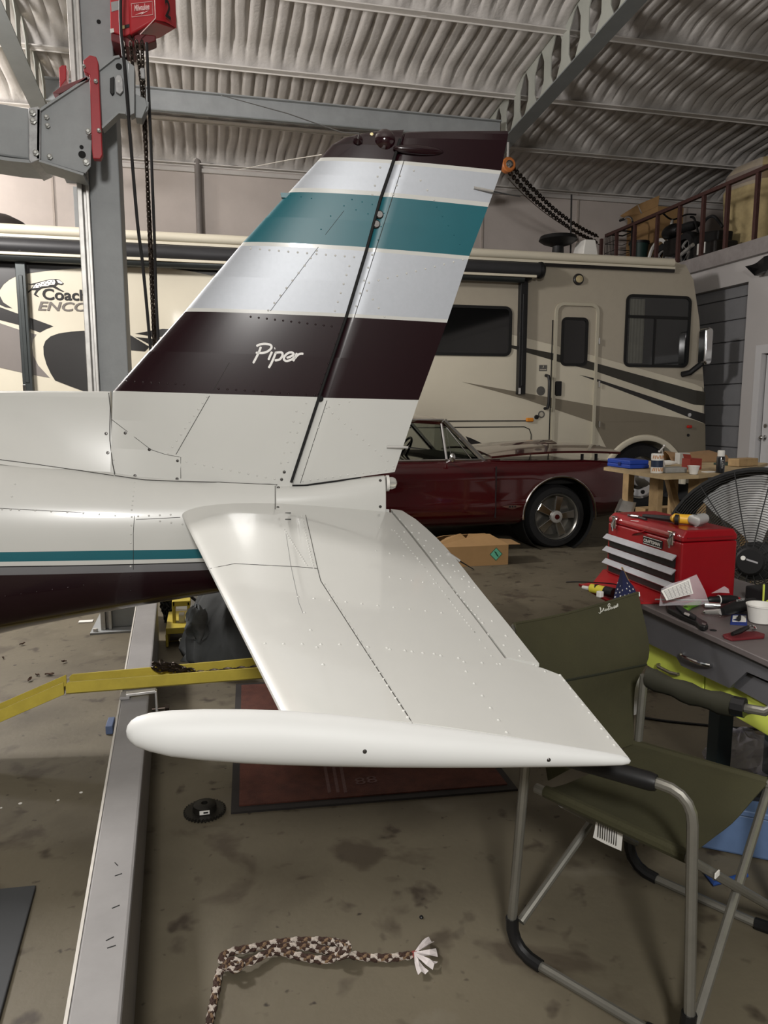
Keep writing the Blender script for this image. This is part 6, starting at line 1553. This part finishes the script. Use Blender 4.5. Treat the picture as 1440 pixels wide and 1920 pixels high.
for x in (3.38, 3.84):
    for y in (5.24, 5.51): MB().lathe([(.05, -.02), (.05, .02)], (x, y, .05), (0, 1, 0), 16).build('jack_wheel', BLACKM, fj)
MB().tube([(3.8, 5.38, .2), (4.0, 5.36, .7)], .018, 8).build('jack_handle', STEEL, fj)
bt = thing('timber_stack', 'short timber offcuts stacked beneath the plywood bench', 'timber', (3.95, 5.7, 0))
for k in range(6): MB().box((3.95 + .02 * (k % 2), 5.7 + .02 * (k % 3), .05 + .092 * k), (.75 - .08 * (k % 3), .14, .09), rot('Z', 4 * (k % 3) - 4)).build('timber_offcut', WOOD, bt, 0, .004)

# ================================================================ drum fan
fn = thing('drum_fan', 'large black drum fan with bright steel blades at the right edge', 'fan', (2.5, 2.95, 0))
hubp = V((2.42, 2.84, .725)); ax = V((-.80, -.58, .14)).normalized(); u = ax.cross(V((0, 0, 1))).normalized(); v = u.cross(ax)
FR = .42
def fp(r, t, h): return hubp + ax * h + (u * math.cos(t) + v * math.sin(t)) * r
m = MB(); rr = [[fp(r, 2 * PI * k / 48, h) for k in range(48)] for r, h in ((FR, 0), (FR + .012, .0), (FR + .012, -.30), (FR, -.30), (FR - .004, -.02), (FR, 0))]; m.loft(rr, False); m.build('drum_shell', BLACKM, fn)
for k in range(31):
    r = .075 + (FR - .085) * k / 30; h = .055 * (1 - (r / FR) ** 2) - .0
    MB().tube([fp(r, 2 * PI * j / 40, h) for j in range(40)], .0016, 4, closed=True).build('grille_ring', BLACKM, fn)
for k in range(16):
    t = 2 * PI * k / 16 + .1
    MB().tube([fp(r, t, .055 * (1 - (r / FR) ** 2) + .003) for r in (.05, .15, .25, .35, FR)], .0028, 5).build('grille_spoke', BLACKM, fn)
MB().lathe([(.062, .03), (.064, .06), (.055, .068), (.0005, .069)], hubp, ax, 24).build('grille_badge', BLACK, fn)
MB().lathe([(.011, 0), (.010, .003), (.0003, .0032)], hubp + ax * .0685 - u * -.028 + v * .012, ax, 12).build('badge_dot', PAPER, fn)
m = MB(); q0 = hubp + ax * .0695; m.prism([q0 + u * a + v * b for a, b in ((-.035, -.006), (.014, .004), (.014, .012), (-.035, .002))], ax * .0006); m.build('badge_print', MATS['grey_print'], fn, 0)
BLD = mat('polished_fan_blade', (224, 224, 222), .35, metal=.25, var=.05, scale=30)
for k in range(3):
    t0 = rad(75) + 2 * PI * k / 3; m = MB(); rr = []
    for r in (.07, .14, .22, .30, .37, .40):
        w = .30 + .55 * min(r / .3, 1) * .55
        rr.append([fp(r, t0 - w + 2 * w * j / 8, -.10 + .075 * (j / 4 - 1) * (.45 + .5 * r / .4)) for j in range(9)])
    m.sheet(rr, .003); m.build('fan_blade', BLD, fn, 60)
MB().lathe([(.09, -.15), (.09, -.03), (.06, -.02), (.0005, -.02)], hubp, ax, 24).build('motor_hub', BLACKM, fn)
m = MB()
for k in range(30):
    r = .09 + (FR - .1) * k / 29; m.tube([fp(r, 2 * PI * j / 24, -.29) for j in range(24)], .0016, 3, closed=True)
m.build('rear_grille', BLACKM, fn, kind='stuff')
bk = hubp - ax * .12
for s_ in (-1, 1):
    e = hubp - ax * .15 + u * s_ * (FR + .02); g = V((e.x, e.y, 0)); fwd = V((ax.x, ax.y, 0)).normalized()
    MB().tube([e, V((e.x, e.y, .12)), g + V((0, 0, .03)) + fwd * .2, g + V((0, 0, .02)) + fwd * .0 - fwd * .25], .018, 8).build('stand_leg', BLACKM, fn)
    MB().lathe([(.1, -.02), (.1, .02)], V((e.x, e.y, .1)) - fwd * .2, u, 20).build('stand_wheel', RUBBER, fn)
p = fp(FR, rad(118), .01); MB().tube([p, p + v * .03, p - ax * .02 + v * .04], .007, 6).build('grille_clip', STEEL, fn)

# ================================================================ cardboard box by the coupe
bx = thing('cardboard_carton', 'brown cardboard carton with a green diamond sticker beside the coupe', 'box', (2.3, 6.35, 0))
bX0, bX1, bY0, bY1, bZ = 1.9, 2.655, 6.2, 6.52, .185
MB().bb((bX0, bY0, .001), (bX1, bY0 + .006, bZ)).build('front_panel', CARD, bx, 0)
MB().bb((bX0, bY1 - .006, .001), (bX1, bY1, bZ)).build('back_panel', CARD, bx, 0)
MB().bb((bX1 - .006, bY0 + .006, .001), (bX1, bY1 - .006, bZ)).build('end_panel', CARD, bx, 0)
MB().bb((bX0, bY0 + .006, .001), (bX0 + .006, bY1 - .006, bZ)).build('end_panel', CARD, bx, 0)
MB().bb((bX0, bY0 + .006, .001), (bX1, bY1 - .006, .008)).build('bottom_panel', CARD, bx, 0)
def flap(pts): MB().prism(pts, (0, .004, .003)).build('flap', CARD, bx, 0)
flap([V((bX0, bY0, bZ)), V((bX1, bY0, bZ)), V((bX1 - .12, bY0 + .16, bZ + .075)), V((2.33, bY0 + .16, bZ + .085)), V((2.29, bY0 + .12, bZ + .05)), V((2.25, bY0 + .16, bZ + .09)), V((bX0 + .22, bY0 + .16, bZ + .06))])
flap([V((bX0, bY1, bZ)), V((bX1, bY1, bZ)), V((bX1 - .16, bY1 - .14, bZ + .08)), V((bX0 + .2, bY1 - .14, bZ + .075))])
MB().prism([V((bX1, bY0, bZ)), V((bX1, bY1, bZ)), V((bX1 + .15, bY1 - .02, bZ - .01)), V((bX1 + .12, bY0 + .01, bZ - .004))], (0, 0, .004)).build('flap', CARD, bx, 0)
p = ony(930, 1039, bY0); s_ = .062
MB().prism([(p.x + s_ * a, bY0 - .0025, p.z + s_ * b) for a, b in ((-1, 0), (0, -1), (1, 0), (0, 1))], (0, .002, 0)).build('diamond_sticker', mat('sticker_dark_green', (24, 74, 56), .5), bx, 0)
MB().prism([(p.x + s_ * .88 * a, bY0 - .0035, p.z + s_ * .88 * b) for a, b in ((-1, 0), (0, -1), (1, 0), (0, 1))], (0, .001, 0)).build('sticker_face', mat('sticker_mint', (96, 172, 142), .5), bx, 0)
for k, (a, b, w) in enumerate(((-.3, .30, .42), (-.22, .12, .5), (-.08, -.08, .46), (.02, -.28, .34))):
    MB().box((p.x + s_ * (a + .2), bY0 - .0042, p.z + s_ * b), (s_ * w, .001, s_ * .11), rot('Y', 38)).build('sticker_print', MATS['sticker_dark_green'], bx, 0)

# ================================================================ chain block on the rafter, wall fittings
ORG = mat('orange_cast_paint', (188, 112, 58), .45, var=.08)
cbk = thing('orange_chain_block', 'orange hand chain block hanging under the right rafter, just behind the rudder', 'chain block', onx(952, 310, 4.25))
c = onx(952, 310, 4.25)
MB().lathe([(.085, -.06), (.1, -.045), (.1, .045), (.085, .06), (.0005, .06)], c, (0, -1, 0), 28).build('block_case', ORG, cbk)
MB().box(c + V((-.03, 0, -.01)), (.09, .08, .15)).build('block_cheek', ORG, cbk, 0, .03)
MB().lathe([(.052, .06), (.052, .068), (.036, .072), (.034, .066), (.02, .066), (.018, .08), (.0005, .08)], c, (0, -1, 0), 24).build('block_hub', CHROME, cbk)
MB().tube([c + V((0, 0, .09)), V((c.x, c.y, zb(c.y) - .016))], .02, 8).build('suspension_hook', STEEL, cbk)
def dr(x, y, t): p0, p1 = c, V((6.93, 12.25, 3.75)); d = p0.lerp(p1, t); return at(x, y, (d - CAM).dot(FW))
m = MB(); link_chain(m, [dr(963, 316, .02), dr(1000, 355, .25), dr(1040, 393, .5), dr(1085, 425, .75), dr(1122, 444, .97)], .075, .011, .026, 6, 4); m.build('hand_chain', CHAINM, cbk, kind='stuff')
m = MB(); link_chain(m, [dr(957, 325, .02), dr(995, 368, .25), dr(1035, 402, .5), dr(1080, 435, .75), dr(1122, 455, .97)], .075, .011, .026, 6, 4); m.build('hand_chain', CHAINM, cbk, kind='stuff')
tag(MB().tube(spl([dr(952, 334, .0), dr(985, 368, .2), dr(1030, 405, .47), dr(1085, 440, .75), dr(1124, 459, .98)], 6), .006, 5).build('pull_cord', mat('brown_cord', (70, 56, 46), .8), None), 'thin brown cord sagging below the two hand chains', 'cord')
CN = thing('wall_downpipe', 'short grey downpipe on the back wall with foam over its top', 'pipe', ony(372, 436, 12.9))
a, b = ony(370, 292, 12.9), ony(373, 640, 12.9)
MB().tube([(a.x, 12.93, a.z), (a.x, 12.93, .02)], .055, 12).build('pipe', mat('grey_downpipe', (112, 106, 102), .5), CN)
MB().ball((a.x - .03, 12.92, a.z + .05), .1, 8, (.8, .6, 1.3), .1, 3).build('foam_cap', FOAM, CN, 60)
a, b = ony(135, 320, 12.8), ony(148, 320, 12.8)
tag(MB().bb((a.x, 12.8, 0), (b.x + .05, 12.98, 4.8)).build('wall_stanchion', LIFTG, None, 0, .005), 'grey steel stanchion on the back wall, half hidden by the lift post', 'stanchion')
sc_ = thing('floodlight', 'dark wall floodlight on the white partition at the right edge', 'light fitting', (6.95, 8.3, 3.25))
p = onx(1428, 500, 6.93)
MB().prism([V((6.80, p.y + .13, p.z + .02)), V((6.93, p.y + .13, p.z + .05)), V((6.93, p.y - .2, p.z + .12)), V((6.78, p.y - .2, p.z + .08)), V((6.78, p.y - .22, p.z - .10)), V((6.9, p.y + .08, p.z - .1))], (.05, 0, 0)).build('lamp_housing', BLACK, sc_, 0, .01)
MB().box((6.97, p.y - .05, p.z), (.06, .08, .08)).build('wall_bracket', BLACK, sc_, 0, .005)

# ================================================================ what is stored on the mezzanine
MZ = 3.52
def mp(x, y, X): return onx(x, y, X)
INS = mat('yellow_glass_wool', (176, 158, 116), .9, var=.2, scale=5, bump=.5, bscale=16)
for i, (x0, x1, yt, X, lab) in enumerate(((1342, 1420, 300, 7.75, 'wrapped bale of yellow insulation leaning behind the railing, left of two'), (1432, 1530, 330, 7.6, 'wrapped bale of yellow insulation at the right edge behind the railing'))):
    pa, pb = mp(x0, 400, X), mp(x1, 400, X); zt_ = min(mp((x0 + x1) / 2, yt, X).z, roof(pb.y) - .35); cy = (pa.y + pb.y) / 2; hy = abs(pa.y - pb.y) / 2
    t = thing('insulation_bale', lab, 'insulation', (X + .5, cy, MZ), 0, 'insulation bales on the mezzanine')
    rings = []
    rng = random.Random(i + 20)
    for z, k in ((MZ + .004, .92), (MZ + .1, 1), (MZ + .3, .98), (MZ + .5 * (zt_ - MZ), 1.0), (MZ + .72 * (zt_ - MZ), 1.03), (MZ + .76 * (zt_ - MZ), .97), (MZ + .88 * (zt_ - MZ), .95), (zt_ - .05, .75), (zt_, .3)):
        rings.append([V((X + .45 + (.45 + .03 * math.sin(3 * q_ + z * 4)) * k * math.copysign(abs(math.cos(q_)) ** .55, math.cos(q_)), cy + (hy * (1 + .05 * math.sin(4 * q_ + z * 7))) * k * math.copysign(abs(math.sin(q_)) ** .55, math.sin(q_)), z)) for q_ in [2 * PI * j / 36 for j in range(36)]])
    MB().loft(rings).build('glass_wool', INS, t, 60)
    MB().loft([[p + V((-.004, 0, 0)) if p.x < X + .45 else p for p in r] for r in rings[5:7]], False).build('wrap_band', mat('tan_wrap', (120, 98, 70), .6), t, 60)
    m = MB(); r = rings[-4]; m.sheet([[p * 1.0 + V((-.012, 0, 0)) for p in rr_[12:24]] for rr_ in rings[-5:-1]], 0); m.build('clear_wrap', CLR, t, 60)
t = thing('storage_carton', 'open brown carton standing at the back of the mezzanine clutter', 'box', mp(1205, 440, 7.6))
a, b = mp(1176, 420, 7.6), mp(1232, 420, 7.6); zt_ = mp(1205, 388, 7.6).z
MB().bb((7.6, b.y, MZ), (8.1, a.y, zt_ - .1)).build('carton_body', CARD, t, 0, .005)
MB().prism([V((7.6, a.y, zt_ - .1)), V((7.6, (a.y + b.y) / 2 + .05, zt_ - .1)), V((7.56, (a.y + b.y) / 2 + .1, zt_ + .06)), V((7.5, a.y + .1, zt_ - .02))], (.006, 0, 0)).build('carton_flap', CARD, t, 0)
MB().prism([V((7.6, (a.y + b.y) / 2, zt_ - .1)), V((7.6, b.y, zt_ - .1)), V((7.55, b.y - .1, zt_ + .04)), V((7.56, (a.y + b.y) / 2 + .08, zt_ + .06))], (.006, 0, 0)).build('carton_flap', CARD, t, 0)
t = thing('wire_basket', 'black wire basket against the end post of the mezzanine railing', 'basket', mp(1145, 460, 7.2))
a, b = mp(1135, 440, 7.15), mp(1154, 440, 7.15); bz1 = mp(1145, 436, 7.15).z
m = MB()
for k in range(8): y = a.y + (b.y - a.y) * k / 7; m.tube([(7.15, y, MZ + .005), (7.15, y, bz1)], .006, 4)
for k in range(7): z = MZ + .01 + (bz1 - MZ - .01) * k / 6; m.tube([(7.15, a.y, z), (7.15, b.y, z), (7.5, b.y, z), (7.5, a.y, z)], .006, 4, closed=True)
m.build('basket_mesh', BLACKM, t, kind='stuff')
MB().tube([(7.15, a.y, bz1), (7.15, b.y, bz1), (7.5, b.y, bz1), (7.5, a.y, bz1)], .014, 5, closed=True).build('basket_rim', BLACKM, t)
t = thing('bucket', 'dark green bucket with a black lid among the mezzanine clutter', 'bucket', mp(1203, 440, 7.35))
p = mp(1199, 440, 7.35); MB().lathe([(.13, MZ + .35), (.16, MZ + .68), (.17, MZ + .68)], (p.x, p.y, 0), (0, 0, 1), 20).build('bucket_wall', mat('dark_green_plastic', (30, 52, 48), .5), t)
MB().lathe([(.175, MZ + .68), (.175, MZ + .72), (.001, MZ + .73)], (p.x, p.y, 0), (0, 0, 1), 20).build('bucket_lid', BLACK, t)
MB().bb((p.x - .14, p.y - .15, MZ), (p.x + .17, p.y + .19, MZ + .35)).build('crate_below', WOOD, t, 0, .006)
t = thing('plank', 'pale plank laid across the mezzanine clutter behind the first railing posts', 'plank', mp(1180, 455, 7.12))
a, b = mp(1160, 455, 7.12), mp(1198, 450, 7.12); MB().bb((7.12, b.y, MZ + .16), (7.15, a.y, MZ + .27)).build('board', WOOD, t, 0, .003)
MB().bb((7.12, a.y - .08, MZ), (7.15, a.y - .02, MZ + .16)).build('prop', WOOD, t, 0); MB().bb((7.12, b.y + .02, MZ), (7.15, b.y + .08, MZ + .16)).build('prop', WOOD, t, 0)
# a stored motorcycle
t = thing('motorcycle', 'dark stored motorcycle behind the railing with a fat rear tyre', 'motorcycle', mp(1265, 475, 7.45))
bX = 7.45
f0, r0_ = mp(1245, 455, bX), mp(1291, 462, bX)
def wheel2(p, R, w, name):
    c = V((bX, p.y, MZ + R)); MB().lathe([(R * .62, -w), (R * .9, -w * 1.05), (R, -w * .6), (R, w * .6), (R * .9, w * 1.05), (R * .62, w)], c, (1, 0, 0), 28, False).build(name, RUBBER, t)
    m = MB(); m.tube([c + V((0, R * .62 * math.cos(k * PI / 14), R * .62 * math.sin(k * PI / 14))) for k in range(28)], .02, 6, closed=True)
    m.build('wheel_rim', STEEL, t)
    for k in range(8): MB().tube([c, c + V((0, R * .6 * math.cos(k * PI / 4), R * .6 * math.sin(k * PI / 4)))], .006, 4).build('wheel_spoke', STEEL, t)
    return c
cf = wheel2(f0, .29, .05, 'front_tyre'); cr = wheel2(r0_, .31, .10, 'rear_tyre')
mid = (cf + cr) / 2
MB().box(mid + V((0, 0, .14)), (.24, .36, .28)).build('engine', mat('oily_engine', (38, 36, 34), .5, metal=.4, var=.3, scale=30), t, 0, .03)
MB().ball(mid + V((0, .12, .42)), .2, 8, (.6, 1.2, .6)).build('fuel_tank', BLACK, t)
MB().ball(mid + V((0, -.28, .40)), .2, 8, (.6, 1.4, .35)).build('seat', RUBBER, t)
MB().tube([cf, cf + V((0, -.12, .35)), cf + V((0, -.2, .62))], .025, 8).build('fork', STEEL, t)
hbp = cf + V((0, -.2, .62)); MB().tube(spl([hbp + V((-.3, -.18, .05)), hbp + V((-.22, -.05, .08)), hbp, hbp + V((.22, -.05, .08)), hbp + V((.3, -.18, .05))], 5), .014, 6).build('handlebar', BLACK, t)
MB().tube(spl([cf + V((-.07, .33, .05)), cf + V((-.07, .2, .27)), cf + V((-.07, -.02, .34)), cf + V((-.07, -.22, .2))], 5), .03, 6).build('front_fender', WPLAS, t)
MB().tube([mid + V((-.1, .1, .0)), mid + V((-.13, -.2, -.08)), cr + V((-.13, -.3, .05))], .03, 8).build('exhaust_pipe', STEEL, t)
t = thing('salvaged_engine', 'dark salvaged engine block next to the wrapped insulation on the mezzanine', 'engine', mp(1335, 470, 7.4))
p = mp(1336, 465, 7.4)
MB().box((7.45, p.y, MZ + .16), (.4, .5, .32)).build('engine_block', MATS['oily_engine'], t, 0, .03)
MB().box((7.45, p.y, MZ + .40), (.25, .42, .16), rot('X', 8)).build('cylinder_head', BLACKM, t, 0, .02)
MB().box((7.245, p.y + .05, MZ + .24), (.02, .18, .16)).build('pale_panel', WPLAS, t, 0, .004)
m = MB(); m.tube(spl([(7.4, p.y - .2, MZ + .5), (7.35, p.y - .05, MZ + .68), (7.35, p.y + .15, MZ + .66), (7.4, p.y + .3, MZ + .5)], 5), .022, 6); m.build('intake_hose', RUBBER, t)
MB().tube(spl([(7.3, p.y + .22, MZ + .5), (7.28, p.y + .3, MZ + .72), (7.3, p.y + .42, MZ + .78)], 5), .018, 6).build('cable_loop', BLACK, t)
t = thing('bicycle_handlebar', 'old bicycle handlebar with stem poking above the mezzanine rail', 'handlebar', mp(1185, 420, 7.1))
p = mp(1183, 405, 7.09)
MB().tube(spl([(7.09, p.y + .22, p.z + .0), (7.09, p.y + .1, p.z + .01), (7.09, p.y - .02, p.z - .04), (7.09, p.y - .06, p.z - .12)], 5), .016, 6).build('bar', CHROME, t)
MB().tube([(7.09, p.y - .06, p.z - .1), (7.09, p.y - .05, MZ)], .018, 6).build('stem', BLACK, t)
MB().tube([(7.09, p.y + .2, p.z), (7.09, p.y + .34, p.z + .005)], .022, 8).build('grip', RUBBER, t)
# under-desk clutter and cable
t = thing('blue_steel_case', 'dusty blue steel case on the floor behind the camp chair legs', 'case', (1.73, 1.93, 0))
MB().box((1.73, 1.93, .075), (.46, .24, .14), rot('Z', -35)).build('case_body', mat('dusty_blue_steel', (84, 106, 140), .5, var=.12, scale=10), t, 0, .008)
MB().box((1.73, 1.93, .155), (.48, .26, .02), rot('Z', -35)).build('case_lid', MATS['dusty_blue_steel'], t, 0, .004)
MB().box((1.70, 1.92, .172), (.18, .06, .014), rot('Z', -28)).build('dark_strap', BLACK, t, 0)
p0, p1, p2 = onz(1307, 1615, .012), onz(1338, 1657, .012), onz(1400, 1640, .012)
tag(MB().tube([p0, p1, p2], .008, 6).build('blue_strap', mat('blue_strap', (30, 62, 122), .6), None), 'bent blue strap lying on the floor beneath the chair seat', 'strap')
bgf = thing('floor_plastic_bag', 'crumpled clear plastic bag on the floor under the lime drawers', 'bag', onz(1390, 1450))
c = onz(1385, 1455); MB().ball((c.x, c.y, .085), .13, 10, (1.1, .7, .75), .16, 8).build('bag_film', mat('hazy_film', (170, 168, 178), .2, var=.2, scale=10, alpha=.45, coat=.4), bgf, 0)
tag(MB().tube(spl([onz(1205, 1345, .006), onz(1250, 1352, .006), onz(1330, 1360, .006), onz(1400, 1366, .006), onz(1450, 1366, .006)], 6), .006, 6).build('floor_cable', RUBBER, None), 'dark cable snaking across the floor under the desk', 'cable')
